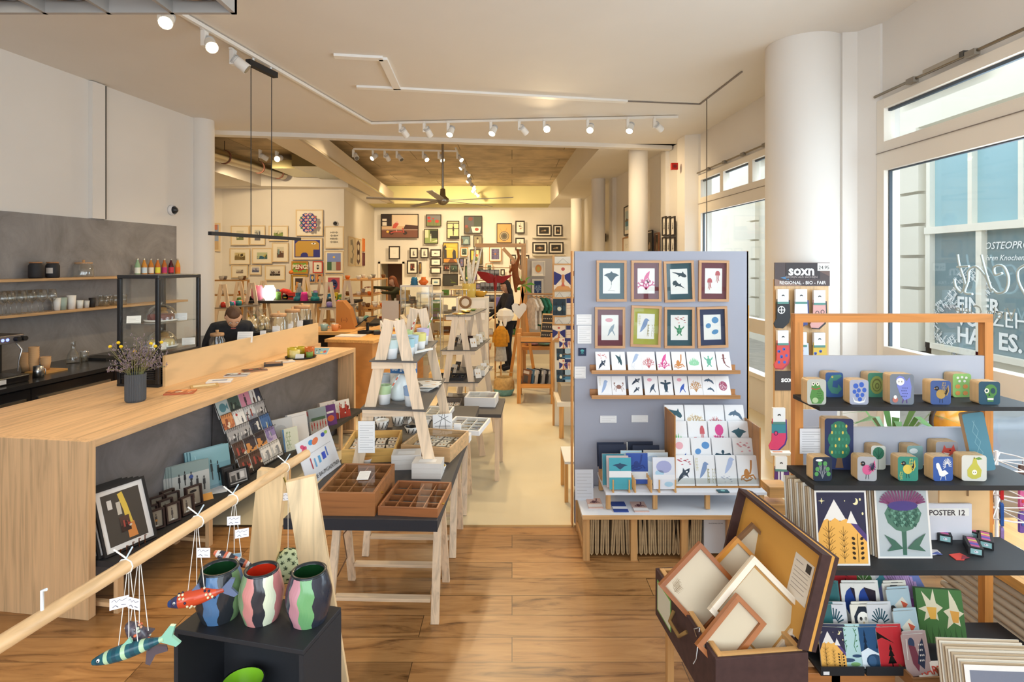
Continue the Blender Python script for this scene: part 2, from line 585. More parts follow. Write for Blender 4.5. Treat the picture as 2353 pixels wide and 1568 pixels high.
ARTS = {
 'ray': 'p * .5 .98 .58 .88 .8 .82 1 .7 .78 .62 .62 .4 .54 .3 .5 .27 .46 .3 .38 .4 .22 .62 0 .7 .2 .82 .42 .88;l * .03 .5 .3 .5 .05',
 'jelly': 'p * 0 .62 .06 .85 .3 1 .7 1 .94 .85 1 .62;l * .1 .25 .62 .35 .35 .2 .1;l * .1 .5 .62 .55 .3 .45 0;l * .1 .75 .62 .65 .35 .8 .15',
 'jellies': 'u jelly:* .62 .35 1 .98;u jelly:* .02 0 .4 .6',
 'shark': 'p * 0 .92 .25 .88 .5 .8 .68 .78 .76 .98 .82 .72 .95 .55 1 .35 .9 .2 .72 .28 .6 .42 .42 .3 .46 .5 .3 .68 .12 .82',
 'sharks': 'u shark 0 .55 1 1;u sharkb 0 0 1 .5',
 'sharkb': 'p * 1 0 .8 .25 .66 .45 .7 .62 .52 .55 .4 .75 .3 .98 .1 .9 .02 .65 .1 .4 .25 .45 .2 .2 .38 .35 .6 .28',
 'whale': 'p * 0 0 .1 .18 .22 .5 .5 .8 .92 1 .85 .7 .75 .5 1 .1 .95 .05 .62 .42 .4 .3 .2 .1',
 'seal': 'p * 0 0 .12 .3 .3 .62 .45 .9 .62 1 .8 .96 1 .85 .82 .78 .78 .6 .62 .4 .45 .25 .2 .08',
 'orca': 'p * 0 0 .08 .25 .18 .45 .42 .7 .48 1 .62 .82 1 .98 .95 .72 .8 .56 .9 .3 .66 .48 .45 .34 .25 .2;e f2f2f2 .75 .72 .08 .05 20;p f2f2f2 .4 .4 .6 .52 .5 .42',
 'turtle': 'e * .5 .45 .24 .3;e * .5 .85 .08 .12;p * .35 .62 0 .9 .06 .7 .3 .5;p * .65 .62 1 .9 .94 .7 .7 .5;p * .38 .25 .22 0 .34 0 .46 .2;p * .62 .25 .78 0 .66 0 .54 .2;l 6fcf9f .03 .5 .2 .5 .7;l+ 6fcf9f .03 .3 .45 .5 .5 .7 .45',
 'penguin': 'e * .5 .42 .17 .4;p * .36 .6 0 .72 .1 .84 .45 .76;p * .64 .6 1 .72 .9 .84 .55 .76;e * .5 .9 .09 .1;p * .42 .08 .3 0 .45 0;p * .58 .08 .7 0 .55 0',
 'crab': 'e * .5 .5 .24 .2;l * .05 .3 .5 .1 .62 .05 .8;l * .05 .7 .5 .9 .62 .95 .8;l * .04 .3 .42 .08 .4 .02 .2;l * .04 .7 .42 .92 .4 .98 .2;l * .04 .35 .36 .2 .25 .2 .05;l * .04 .65 .36 .8 .25 .8 .05;e * .1 .84 .07 .07;e * .9 .84 .07 .07',
 'octopus': 'e * .38 .35 .18 .24;l * .12 .4 .3 .62 .4 .7 .65 .75 1;l * .1 .45 .25 .8 .3 .95 .1;l * .1 .3 .2 .1 .12 .3 .02 .6 .08;l * .09 .5 .25 .75 .15 .55 .05;l * .08 .25 .3 .05 .25 0 .05',
 'dolphin': 'p * 0 .5 .2 .78 .45 .85 .52 1 .6 .82 .85 .6 .95 .3 1 0 .82 .18 .7 .4 .45 .5 .4 .36 .34 .52 .15 .45',
 'dolphins': 'u dolphin 0 .55 1 1;u seal 0.1 0 .8 .45',
 'lizard': 'e * .5 .85 .1 .13;l * .16 .5 .8 .48 .5 .55 .3;l * .07 .55 .3 .7 .12 1 0;p * .4 .7 .25 .62 .4 .62;p * .6 .7 .75 .62 .6 .62',
 'coral': _coral(1), 'coral2': _coral(5, 6, .045, .42), 'coral3': _coral(9, 3, .09, .6), 'tree': _coral(12, 3, .07, .45),
 'ballcoral': _dots(2, 46, .035), 'weed': _lines(4, 3), 'weeds': _lines(8, 5), 'school': _fish_school,
 'anem': 'p * 0 .3 .1 .6 .12 .35 .22 .8 .3 .5 .4 .95 .48 .6 .55 1 .62 .6 .72 .85 .78 .5 .9 .7 .92 .4 1 .45 .9 .1 .5 0 .1 .1;p cfeedd .4 .3 .5 .5 .44 .2;p cfeedd .62 .3 .56 .52 .58 .2',
 'blobs': 'e * .72 .8 .25 .18;e * .22 .5 .2 .14 30;e * .7 .15 .25 .13 20',
 'heron': 'p * .3 0 .36 .3 .2 .5 .35 .75 .55 .7 .8 .5 .6 .4 .45 .3 .4 0;l * .06 .35 .7 .3 .9 .1 .95',
 'fir': 'p * .5 1 .62 .75 .55 .75 .7 .5 .58 .5 .8 .2 .54 .2 .54 0 .46 0 .46 .2 .2 .2 .42 .5 .3 .5 .45 .75 .38 .75',
 'person': 'e * .5 .9 .09 .1;p * .35 .78 .65 .78 .68 .4 .6 .4 .58 0 .42 0 .4 .4 .32 .4',
 'people': 'u person 0 .1 .35 .9;u person .3 .2 .65 1;u person .62 .1 1 .9',
 'night': 'r 2b2e4a 0 0 1 1;p e9e4dc .36 .9 .6 .6 .12 .6;p f2b13c 0 .42 .12 .6 .2 .63 .26 .59 .36 .64 .46 .59 .6 .63 1 .3 1 0 0 0;p 54407c .6 .63 .78 .58 1 .4 1 .3;p e9e4dc .7 .74 .82 .55 .6 .57;e efe4a8 .8 .87 .06 .05;e 2b2e4a .76 .89 .055 .045;e+ efe4a8 .1 .88 .025 .02;e+ efe4a8 .9 .9 .02 .02;e+ efe4a8 .94 .7 .02 .02;e+ efe4a8 .58 .88 .012 .01;l+ efe4a8 .012 .04 .88 .16 .88;l+ efe4a8 .012 .1 .84 .1 .92;l 6b4a1e .012 .2 .02 .22 .6;u stalk:6b4a1e .08 .02 .36 .58;u stalk:3d3225 .42 .02 .62 .52;u buds:33291f .66 .02 .95 .42',
 'thistle': 'r b9c3c6 0 0 1 1;p 3f6f5e .46 .02 .54 .02 .56 .42 .46 .42;p 4b7c68 .14 .62 .2 .48 .35 .38 .5 .35 .68 .39 .82 .5 .88 .62 .8 .72 .22 .72;u scales .16 .4 .86 .7;e 4d3f87 .5 .74 .3 .08;u tuft:84406f .04 .72 .96 .99;p 3f6f5e .46 .12 .3 .24 .1 .32 .24 .16 .14 .08 .34 .1;p 3f6f5e .54 .12 .7 .24 .92 .34 .78 .16 .9 .08 .66 .1',
 'daff': 'r 3f7a33 0 0 1 1;u grass:27561f 0 0 1 .4;p e8e0bd .02 .62 .2 .68 .12 .95 .3 .78 .38 1 .42 .74 .56 .66 .42 .56 .44 .42 .3 .5 .12 .4 .18 .56;p f3b51e .2 .66 .42 .66 .38 .44 .26 .44;p e8e0bd .56 .6 .7 .66 .72 1 .84 .78 .9 .62 1 .58 .88 .5 .9 .34 .76 .4 .6 .28 .66 .5;p eda71c .7 .62 .9 .6 .86 .4 .74 .4',
 'eightbird': 'e * .48 .45 .3 .25 20;e 1c1c22 .22 .75 .15 .12;p * .7 .55 .95 .95 1 .6 .85 .35;p 1c1c22 .7 .5 .9 .85 .92 .6 .8 .38;l 1c1c22 .03 .42 .22 .4 0;l 1c1c22 .03 .55 .22 .58 0;e fff .22 .77 .03 .025;l e6a33b .05 .05 .74 .12 .75',
 'owl': 'p * .2 .9 .35 1 .55 .96 .7 .8 .85 .95 .95 .6 .9 .2 .6 .1 .4 .3 .25 .6;e f4efe6 .4 .78 .2 .14;e+ 1a1a1a .33 .78 .03 .03;e+ 1a1a1a .47 .78 .03 .03;u fleck:39407c .45 .2 .85 .6;l 5b3a86 .05 .55 .14 .5 0;l 5b3a86 .05 .7 .14 .72 0;e c8705f .15 .12 .14 .1;e f7f2ea .15 .22 .08 .07',
 'frog': 'e * .45 .72 .3 .15;p * .2 .68 .75 .7 .95 .5 .98 .2 .8 0 .2 0 .05 .3;e f1ead2 .28 .86 .09 .08;e+ f1ead2 .56 .86 .09 .08;e 1c1c1c .28 .87 .04 .04;e+ 1c1c1c .56 .87 .04 .04;l c8352c .05 .15 .68 .4 .62 .72 .68;u fleck:2b5a1c .5 .2 .95 .6;e a9c48b .4 .15 .2 .12',
 'pear': 'p * .45 .95 .6 .95 .66 .7 .9 .4 .85 .1 .6 0 .35 0 .12 .12 .1 .4 .38 .7;p 6a9a3d .55 .92 .75 1 .95 .9 .7 .85;e f6f1dc .5 .3 .14 .12;e 2b2a20 .45 .3 .02 .03;e+ 2b2a20 .55 .3 .02 .03;l 5b4526 .03 .5 .9 .48 1',
 'peartree': 'r 22305f 0 0 1 1;e 1f7a5a .5 .82 .3 .15;e 1f7a5a .5 .6 .42 .2;e 1f7a5a .5 .38 .4 .18;p 7c5a3a .36 .02 .66 .02 .6 .22 .42 .22;u drops .15 .28 .85 .95',
 'fox': 'p * .3 .95 .4 .75 .7 .75 .82 .98 .9 .65 1 .55 .6 .3 .15 .5 .22 .65;p f3ece2 .25 .5 .6 .45 .5 .3;e 1a1a1a .62 .62 .05 .04',
 'skull': 'e * .55 .62 .38 .34;p * .3 .4 .75 .4 .7 .05 .35 .05;e f0e9d4 .3 .62 .14 .13;e 1d4a52 .3 .62 .07 .07;e 1d4a52 .68 .62 .14 .15;p 20344a .45 .5 .4 .36 .52 .36;r f0e9d4 .34 .14 .7 .24',
 'snail': 'e * .5 .5 .42 .42;e 6a6a24 .5 .5 .3 .3;e * .5 .48 .24 .24;e 6a6a24 .52 .46 .14 .14;e * .52 .46 .08 .08',
 'bluegems': 'e 2f5fc2 .3 .78 .16 .12;e+ 2f5fc2 .65 .84 .15 .12;e+ 2f5fc2 .82 .6 .13 .11;e+ 2f5fc2 .48 .58 .12 .1;e+ 2f5fc2 .22 .52 .12 .1;e+ 2f5fc2 .7 .38 .12 .1;e+ 2f5fc2 .4 .36 .12 .1;e+ 2f5fc2 .55 .18 .13 .1;p f3f1ea .1 .3 .2 .05 .5 0 .82 .05 .92 .3 .8 .12 .5 .07 .24 .12',
 'fish2': 'p * 0 .6 .3 .95 .9 1 1 .9 .6 .7 .4 .7 .35 .4 .7 .35 .75 .55 1 .3 .7 .05 .3 .1 .1 .3;e f0d24a .35 .88 .06 .05;e 111 .35 .88 .025 .02',
 'leaf': 'p * .5 0 .85 .3 .88 .6 .5 1 .12 .6 .15 .3;l f2ead6 .03 .5 0 .5 .95;l+ f2ead6 .02 .5 .3 .8 .5;l+ f2ead6 .02 .5 .3 .2 .5;l+ f2ead6 .02 .5 .5 .78 .7;l+ f2ead6 .02 .5 .5 .22 .7',
 'forest': 'r 27527c 0 0 1 1;u fir:16293f .05 .3 .4 .95;u fir:16293f .55 .35 .95 1;p d9e6ee 0 .4 .3 .5 .7 .36 1 .3 1 0 0 0;e 2c4d6e .5 .18 .32 .17;e 3c6288 .42 .18 .16 .13;e f3efc5 .75 .85 .05 .04',
 'pigeon': 'r b59a97 0 0 1 1;e 2b4266 .36 .78 .14 .14;p 7c3348 .22 .75 .5 .7 .62 .35 .5 .1 .3 .3;p 20304f .5 .3 .7 .75 .86 .9 .9 .5 .75 .15;u fleck:e9e4dc .6 .3 .9 .8;l e9e4dc .03 .1 .4 .16 .9',
 'owl2': 'r e9e4d4 0 0 1 1;p 26303f .15 .05 .12 .7 .35 .95 .65 .95 .88 .7 .85 .05;e f6f2e6 .5 .62 .26 .2;e+ 1a1a1a .4 .64 .06 .05;e+ 1a1a1a .6 .64 .06 .05;p caa24a .5 .58 .45 .5 .55 .5',
 'tail': 'r d8dadd 0 0 1 1;u fan:1e4f5e .1 .25 .95 .95;e b8c33a .6 .22 .28 .13',
 'bluebird': 'r f1efe6 0 0 1 1;e 24489a .45 .5 .34 .38;p 2b2436 .4 .9 .9 .8 .85 .2 .6 .5;l f3efe6 .04 .3 .3 .4 .15',
 'toucan': 'r aecbd6 0 0 1 1;p e4e0cf .3 .6 .7 .8 .9 .6 .5 .4;p d2502c .6 .7 .9 .6 .7 .45;e 333 .2 .3 .2 .3',
 'redtree': 'r c8202c 0 0 1 1;p 151515 0 .9 .7 .6 .2 .75 0 .7;u fir:151515 .2 0 .8 .6',
 'leafcard': 'r 2c6f72 0 0 1 1;u weed:e6d25a .2 .2 .9 .95;e e6d25a .2 .1 .2 .15',
 'water': 'r a9cfce 0 0 1 1;u weeds:3d7d4d 0 .4 1 1;e 2c4d6e .3 .2 .3 .05;e 2c4d6e .7 .3 .2 .04;e 7bb06a .6 .1 .2 .05',
 'bridge': 'r 1d3644 0 0 1 1;r 2b5263 0 .3 1 .6;l 0f1d26 .04 0 .5 .25 .75 .5 .5 .75 .75 1 .5;r 0f1d26 .22 .1 .28 .8;r 0f1d26 .72 .1 .78 .8;e e9e2c0 .5 .4 .16 .13',
 'road': 'r fbe3c0 0 0 1 1;e d0503a .5 .84 .1 .07;p 2a2c77 0 .2 0 .75 .2 .68 .42 .6 .4 .45 .1 .2;p 2a2c77 1 .2 1 .75 .8 .68 .58 .6 .6 .45 .9 .2;p e08a3a .44 .62 .56 .62 .58 .3 .42 .3;p e89a44 .02 0 .98 0 .8 .14 .5 .2 .2 .14;p d9603a .46 .3 .54 .3 .6 .14 .4 .14',
 'redtown': 'r fbe3c0 0 0 1 1;r 2b2f6a 0 .72 1 1;u person:b23a2c .3 .2 .7 .8;l d0503a .02 0 .4 1 .45;l d0503a .02 0 .55 1 .6',
 'elephant': 'r 2c2f8c 0 0 1 1;p c99a22 .04 .05 .04 .8 .16 .96 .84 .96 .97 .82 .97 .45 .74 .45 .74 .05 .54 .05 .52 .2 .46 .28 .34 .28 .26 .2 .24 .05;e f6f3ea .75 .8 .1 .05;e 222 .75 .8 .03 .04',
 'peng': 'r 7bb52c 0 0 1 1;p c0281e .5 .98 .56 .78 .72 .92 .7 .72 .92 .72 .8 .56 .98 .46 .78 .4 .86 .18 .66 .26 .6 .04 .5 .24 .38 .04 .34 .26 .14 .18 .22 .4 .02 .46 .2 .56 .08 .72 .3 .72 .28 .92 .44 .78',
 'suns': 'r 7d93d8 0 .5 1 1;e f2c23a .5 .78 .09 .06;r 3b6a48 0 0 .33 .5;r b9c4ae .33 0 .66 .5;r a2584a .66 0 1 .5',
 'bluehead': 'r c0485c 0 0 1 1;r 9c6b44 0 0 1 .22;e 2b3170 .5 .55 .32 .34;e+ f3efe6 .38 .62 .07 .04;e+ f3efe6 .62 .62 .07 .04;e c0281e .5 .42 .12 .04',
 'fishbones': 'u fb:222 .1 .76 .9 .96;u fbr:222 .1 .53 .9 .73;u fb:222 .1 .3 .9 .5;u fbr:222 .1 .07 .9 .27',
 'fb': 'l * .1 .0 .5 .7 .5;l+ * .1 .25 .1 .25 .9;l+ * .1 .38 .1 .38 .9;l+ * .1 .51 .1 .51 .9;l+ * .1 0 .2 .12 .5 0 .8;l * .1 .65 .5 .8 .85 1 .5 .8 .15 .65 .5;e * .82 .5 .05 .12',
 'fbr': 'l * .1 1 .5 .3 .5;l+ * .1 .75 .1 .75 .9;l+ * .1 .62 .1 .62 .9;l+ * .1 .49 .1 .49 .9;l+ * .1 1 .2 .88 .5 1 .8;l * .1 .35 .5 .2 .85 0 .5 .2 .15 .35 .5;e * .18 .5 .05 .12',
 'portrait2': 'r 6d8fd0 0 0 1 1;p 22304f .1 0 .9 0 .75 .35 .25 .35;e e6b45a .5 .58 .26 .28;p 4a3020 .22 .7 .3 .92 .7 .92 .8 .7 .5 .8;p f3efe6 .4 .35 .6 .35 .5 .1',
 'portraito': 'r e57a24 0 0 1 1;p 22304f .1 0 .9 0 .75 .35 .25 .35;e e6b45a .5 .58 .26 .28;p 3a2418 .22 .7 .3 .92 .7 .92 .8 .7 .5 .8;p f3efe6 .4 .35 .6 .35 .5 .1',
 'head': 'e 333 .5 .5 .3 .36;r efefef .2 .44 .8 .58;e 555 .5 .74 .2 .1',
 'moped': 'r d9b58c 0 0 1 1;r 7c4a3a 0 0 1 .32;r e6cfb4 .3 .5 1 1;r 2c2024 0 .5 .28 1;r e6dcd0 .02 .72 .14 .82;r+ e6dcd0 .02 .52 .14 .68;p 4a2a24 .6 .36 .66 .56 1 .52 1 .36;r b09084 0 .32 1 .36;e+ 3b2a2c .27 .2 .06 .08;e+ 3b2a2c .65 .2 .06 .08;l c7463c .05 .25 .2 .35 .25 .55 .25 .62 .2 .58 .42;p cf4a3c .3 .4 .4 .42 .48 .6 .4 .66 .33 .58;l cfa0a0 .04 .4 .4 .42 .26;e f0c03a .17 .25 .04 .05;e e6a0a8 .43 .66 .03 .04',
 'poppies': 'r 7f8087 0 .45 1 1;r 7a8450 0 0 1 .55;e c8352c .16 .75 .12 .12;e+ c8352c .2 .45 .15 .13;e+ c8352c .46 .68 .09 .06;e+ c8352c .74 .42 .14 .15;l 5d6b34 .02 .2 .4 .25 0;l+ 5d6b34 .02 .74 .3 .7 0;l+ 5d6b34 .02 .46 .66 .5 0',
 'kitchen': 'r 54565a 0 0 1 1;r 3d4a3f .55 .3 1 1;p e4dfcb .38 .38 .98 .38 .9 .02 .48 .02;e 9b3b2c .72 .22 .12 .1;e 7c3f3a .35 .85 .14 .12;e 5a4a2c .15 .2 .15 .18;e 8c4038 .1 .4 .1 .09',
 'trees': 'r dfae1c 0 0 1 1;r c8861c 0 0 1 .22;p 34343c .02 .2 0 .8 .1 .95 .2 .8 .22 .25;p 34343c .66 .15 .62 .5 .72 .68 .86 .6 .9 .2;p 7a4418 .3 0 .5 .24 .56 .24 .9 0;e f0c832 .4 .7 .3 .06;e e8bc28 .6 .85 .3 .05;r 34343c 0 .2 1 .24',
 'walker': 'r 8aa05a 0 0 1 1;r 20261c .4 .35 1 .95;r dfd8b0 0 .4 .28 1;p dfd8b0 .5 .1 1 .25 1 .1;u person:e6dfc8 .35 .1 .6 .7',
 'crossing': 'r d9cf98 0 0 1 1;r 37404a 0 .55 1 .6;r 37404a 0 .88 1 .93;u person:3a3026 .3 .15 .75 .88;r 2b2b26 .2 0 1 .12',
 'nude': 'r 5f7b82 0 0 1 1;p 8fa8a8 .2 .2 .5 .7 .8 .6 .85 .1 .4 .05;r 6b5a3c 0 .1 .15 .7',
 'nude2': 'r 8c8468 0 0 1 1;u person:d9c8a4 .25 .05 .75 .85;e 3a2a22 .45 .78 .12 .1',
 'flask': 'r 6a5a2c 0 0 1 1;r d8c23c .05 .3 .25 .95;r+ dcd2a0 .5 .4 .7 1;e c8602c .3 .65 .1 .08;e+ c8602c .55 .62 .1 .1;e+ c8602c .8 .66 .08 .09;r 4a6a4a .4 .1 .6 .5;e b0b89c .5 .15 .3 .06',
 'purplew': 'r 6a6490 0 0 1 1;u weeds:3a2c4a 0 0 1 1;e b0703c .5 .5 .12 .1',
 'lemons': 'r 2c5a34 0 0 1 1;e d8c82c .2 .8 .08 .07;e+ d8c82c .4 .62 .08 .07;e+ d8c82c .2 .45 .08 .07;e+ d8c82c .5 .85 .07 .06;e+ d8c82c .35 .25 .08 .07;e+ d8c82c .12 .18 .07 .06;p 5a3c8c .7 0 1 0 1 1 .75 .9 .8 .5',
 'dish': 'e 6b6250 .5 .36 .4 .28;e cdb482 .5 .36 .33 .23;e 6b6250 .5 .36 .28 .2;e 4f4a40 .5 .36 .14 .1;l 8b7a50 .02 .3 .62 .15 .8;l+ 8b7a50 .02 .6 .62 .7 .82',
 'moth': 'l 4a3a2c .05 .5 .95 .6 .7 .9 .4;e 6a4a3c .45 .6 .2 .08 -30;e b0785c .6 .35 .2 .08 20',
 'dark': 'r 1c1814 0 0 1 1;e 8a7050 .4 .45 .25 .1 10;e b09a78 .6 .5 .12 .14;r 3a2e22 0 .1 1 .2',
 'dark2': 'r 1c1610 0 0 1 1;e 7a5838 .5 .45 .35 .2;e b09470 .5 .5 .14 .2;e 4a3020 .3 .3 .2 .1',
 'bw': 'r b9b4ac 0 0 1 1;r 55524e .1 .1 .35 .7;r 2c2a28 .45 .2 .6 .85;r e9e6e0 .65 .3 .9 .9;r 3a3836 0 0 1 .14',
 'faint': 'r efeae0 0 0 1 1;l b9b4a8 .02 .2 .7 .8 .72;l b9b4a8 .02 .25 .6 .75 .55;l+ b9b4a8 .02 .3 .4 .7 .42',
 'seapic': 'r a9c4d0 0 0 1 1;r 3f86a8 0 .2 1 .55;p 6a5c4a 0 .5 .3 .62 .6 .55 1 .6 1 .45 0 .45',
 'sun': 'e e8962c .5 .5 .42 .42;e c9b83a .5 .48 .2 .22',
 'cyan': 'r 1e3f78 0 0 1 1;u tree:a9c4e0 .1 0 .9 .9',
 'sage': 'r 8fae94 0 0 1 1',
 'scenery': _sketch(21, ['d9d4b8', '7c8a5a', '4a4436', 'a8945c']), 'scene2': _sketch(22, ['c9ccc4', '6a6c78', '3a3840', 'a9a288']),
 'scene3': _sketch(23, ['e0dcc4', '8aa04a', '5a7030', 'b8b070']), 'scene4': _sketch(24, ['d4c48c', '8a7440', '4a3c28', 'c8b47c']),
 'scene5': _sketch(25, ['b8c49a', '2f6a8c', '5a6c3a', 'c8b85c']), 'scene6': _sketch(26, ['cfc9b8', '9a8c84', '6a5f5a', 'b8ada0']),
 'scene7': _sketch(27, ['b9b8c8', '5a6488', 'd8b83a', '8a88a0']), 'scene8': _sketch(28, ['c8c0b4', '3a3230', '6a4a44', '8a8078']),
 'scene9': _sketch(29, ['d8d0b8', '6a4a3a', 'a8703c', '7a9a9a']),
 'photo1': _sketch(31, ['8fb0b4', '5a7c80', '2f3c3e', 'e0e4dc']), 'photo2': _sketch(32, ['3f5a50', '2a3a34', '8fa08a', '1a201c']),
 'photo3': _sketch(33, ['d98aa8', '8a4a60', '3a2a30', 'e8c0cc']), 'photo4': _sketch(34, ['e9e9e6', 'd0d0cc', '5a4438', 'b03a2c']),
 'photo5': _sketch(35, ['2f3850', '202638', 'dcdcd8', '4a5878']), 'photo6': _sketch(36, ['e8944a', 'c8703a', 'f0d8b8', '9a4a28']),
 'photo7': _sketch(37, ['d0d4d8', '8a90a0', '3a3c44', 'a03a2c']), 'photo8': _sketch(38, ['a8a8ac', '6a6a70', '38383c', 'd8d8d8']),
 'photo9': _sketch(39, ['3a6aa8', '204878', 'e0c83a', '8ab0d8']), 'photo10': _sketch(40, ['5a3a2c', '3a241c', 'b04030', 'd8c8b0']),
 'photo11': _sketch(41, ['3c3038', 'd8903a', '2a2028', 'e8c87a']), 'photo12': _sketch(42, ['8a7ab8', 'b8a8d0', '3a7a4a', 'e8d84a']),
 'photo13': _sketch(43, ['e8e8e8', 'b8bcc0', '8a9098', 'd0d4d8']), 'photo14': _sketch(44, ['e8e6e2', 'b0382c', 'd8d4cc', '8a2a24']),
 'tealphoto': 'r 6fa3ae 0 0 1 1;r 7fb3bb 0 .6 1 1;u people:26302e .25 .12 .75 .72;r 5a8c98 0 0 1 .12;l b9dde0 .01 .1 .9 .18 .3',
 'crowd': 'r c9ccc6 0 0 1 1;r 8fa6a2 0 .7 1 1;u people:2c2c2e .1 .3 .6 .8;u people:3a3a3c .4 .1 .95 .6;e 3a58a0 .5 .6 .06 .05',
 'red beach': 'r 8fa0a8 0 .5 1 1;r b8b4ac 0 0 1 .5;u people:b8302c .02 .08 .5 .5;u people:b8302c .5 .08 .98 .5;r 4a6a50 .1 .5 .9 .62',
 'puckered': 'p * 0 .5 .3 .7 .5 .62 .7 .7 1 .5 .7 .3 .3 .3;l 7a1a3a .05 .1 .5 .9 .5',
 'moon dark': 'r 2f2f2c 0 0 1 1;l 3d4a20 .1 .5 .6 .6 .4 .9 .2;e 6a7a2c .7 .25 .2 .04',
 'scooterpage': 'r e9e4da 0 0 1 1;e b8452c .5 .5 .3 .12',
}
# a few drawings made by rule
ARTS['scales'] = lambda: [('p', '2f5f52' if (i + j) % 2 else '69a08a', [(j + .5 * (i % 2)) / 8 - .05, .95 - i / 7, (j + .5 * (i % 2)) / 8 + .05, .95 - i / 7, (j + .5 * (i % 2)) / 8, .95 - (i + 1.2) / 7])
       for i in range(6) for j in range(1 + i // 3, 8 - i // 3)]
ARTS['tuft'] = lambda: [('l+' if i else 'l', '*', [.1, .5 + .3 * math.cos(a), .15 + .15 * math.sin(a), .5 + .5 * math.cos(a), .1 + .88 * math.sin(a) ** .8]) for i, a in enumerate([math.radians(8 + 9.1 * k) for k in range(19)])]
ARTS['grass'] = lambda: [('p+' if i else 'p', '*', [i / 16, 0, i / 16 + .04, 0, i / 16 + .03 * (-1) ** i, .5 + .5 * ((i * 7) % 5) / 5]) for i in range(16)]
ARTS['fleck'] = lambda: [('e+' if i + j else 'e', '*', [(j + .5 * (i % 2) + .3) / 4, (i + .5) / 4, .07, .05]) for i in range(4) for j in range(3)]
ARTS['stalk'] = lambda: [('l', '*', [.03, .5, 0, .5, 1])] + [('l+', '*', [.025, .5, .1 + .16 * i, .5 + s * .45, .22 + .16 * i]) for i in range(5) for s in (-1, 1)] + [('l+', '*', [.025, .5, .1 + .16 * i, .5 + s * .25, .26 + .16 * i]) for i in range(5) for s in (-1, 1)]
ARTS['buds'] = lambda: [('l', '*', [.03, .5, 0, .5, 1])] + [('e+', '*', [.5 + s * .3, .15 + .17 * i, .13, .05, s * 35]) for i in range(5) for s in (-1, 1)]
ARTS['drops'] = lambda: [('e' if i == 0 else 'e+', 'e8c832' if i % 3 == 0 else '2a8f6c', [.12 + .19 * (i % 5), .08 + .2 * (i // 5), .05, .05]) for i in range(25)]
ARTS['fan'] = lambda: [('l+' if i else 'l', '*', [.06, .5 + .15 * math.cos(a), .4 + .15 * math.sin(a), .5 + .45 * math.cos(a), .45 + .5 * math.sin(a)]) for i, a in enumerate([math.radians(-10 + 20 * k) for k in range(12)])]

def _rings():
 o = [('r', 'f2ead8', [0, 0, 1, 1])]
 for i in range(7):
  for j in range(7):
   if (i in (0, 6)) and (j in (0, 6)):
    continue
   x, y = .14 + .12 * i, .14 + .12 * j
   if (i + j) % 2 == 0:
    o += [('e', '2f2a8c', [x, y, .085, .085]), ('e', 'f6f1e6', [x, y, .05, .05]), ('e', ['e8742c', '8fc832', 'c8284c', 'e8a02c'][(i * 3 + j) % 4], [x, y, .03, .03])]
   else:
    o += [('e', ['c8284c', '2f2a8c', '2a8c4c', 'e88ab0'][(i + 2 * j) % 4], [x, y, .045, .045])]
 return o

ARTS['rings'] = _rings

# ---------------------------------------------------------------- common makers
def block(name, label, cat, x0, y0, z0, x1, y1, z1, spec, group=None, rz=0.0, bevel=0.003, rot=None):
 cx, cy = (x0 + x1) / 2, (y0 + y1) / 2
 return B().box(x0 - cx, y0 - cy, 0, x1 - cx, y1 - cy, z1 - z0, spec).build(name, None, (cx, cy, z0), rot or (0, 0, rz), label, cat, group, bevel=bevel)

def framed(label, w, h, loc, art, frame='wz#c08c5c', fw=.02, mount='f4efe4', mw=.0, mh=None, rot=(0, 0, 0), group=None, depth=.02, pane=False, name='framed_print', cat='framed picture', eps=.0006, tilt=0):
 """loc = bottom centre of the frame's back; front faces local -y. mw/mh: mount border beyond the frame"""
 r = Matrix.Rotation(rot[2], 4, 'Z') @ Matrix.Rotation(rot[0], 4, 'X') @ Matrix.Rotation(tilt, 4, 'Y')
 t = thing(name, label, cat, loc, group=group, rot=r.to_euler())
 b = B()
 d = depth
 b.box(-w / 2, -d, 0, w / 2, 0, fw, frame.replace('wz', 'wx')).box(-w / 2, -d, h - fw, w / 2, 0, h, frame.replace('wz', 'wx'))
 b.box(-w / 2, -d, fw, -w / 2 + fw, 0, h - fw, frame).box(w / 2 - fw, -d, fw, w / 2, 0, h - fw, frame)
 b.build('frame', t)
 b = B()
 b.box(-w / 2 + fw, -d * .4, fw, w / 2 - fw, -.001, h - fw, 'P#' + mount)
 if mh is None:
  mh = mw
 iw, ih = w - 2 * fw - 2 * mw, h - 2 * fw - 2 * mh
 b.art(art, -iw / 2, fw + mh, iw, ih, -d * .4 - .0003, eps=eps)
 b.build('print', t)
 if pane:
  g = B()
  g.add([(-w / 2 + fw, -d * .85, fw), (w / 2 - fw, -d * .85, fw), (w / 2 - fw, -d * .85, h - fw), (-w / 2 + fw, -d * .85, h - fw)], [(0, 1, 2, 3)], 'pane')
  g.build('glass_pane', t)
 return t

def card(name, label, cat, w, h, loc, art, rot=(0, 0, 0), t=.004, paper='f7f5f0', group=None, eps=.00025, m=0.0, edge=None, k='P', rr=0):
 b = B()
 if rr:
  b.rrect(-w / 2, 0, w / 2, h, rr, 0, t, k + '#' + paper, 'P#' + (edge or paper))
 else:
  b.box(-w / 2, 0, 0, w / 2, t, h, 'P#' + (edge or paper))
  b.add([(-w / 2, -.0001, 0), (w / 2, -.0001, 0), (w / 2, -.0001, h), (-w / 2, -.0001, h)], [(0, 1, 2, 3)], k + '#' + paper)
 b.art(art, -w / 2 + m * w, m * w, w * (1 - 2 * m), h - 2 * m * w, -.0002, eps=eps, k=k)
 return b.build(name, None, loc, rot, label, cat, group)

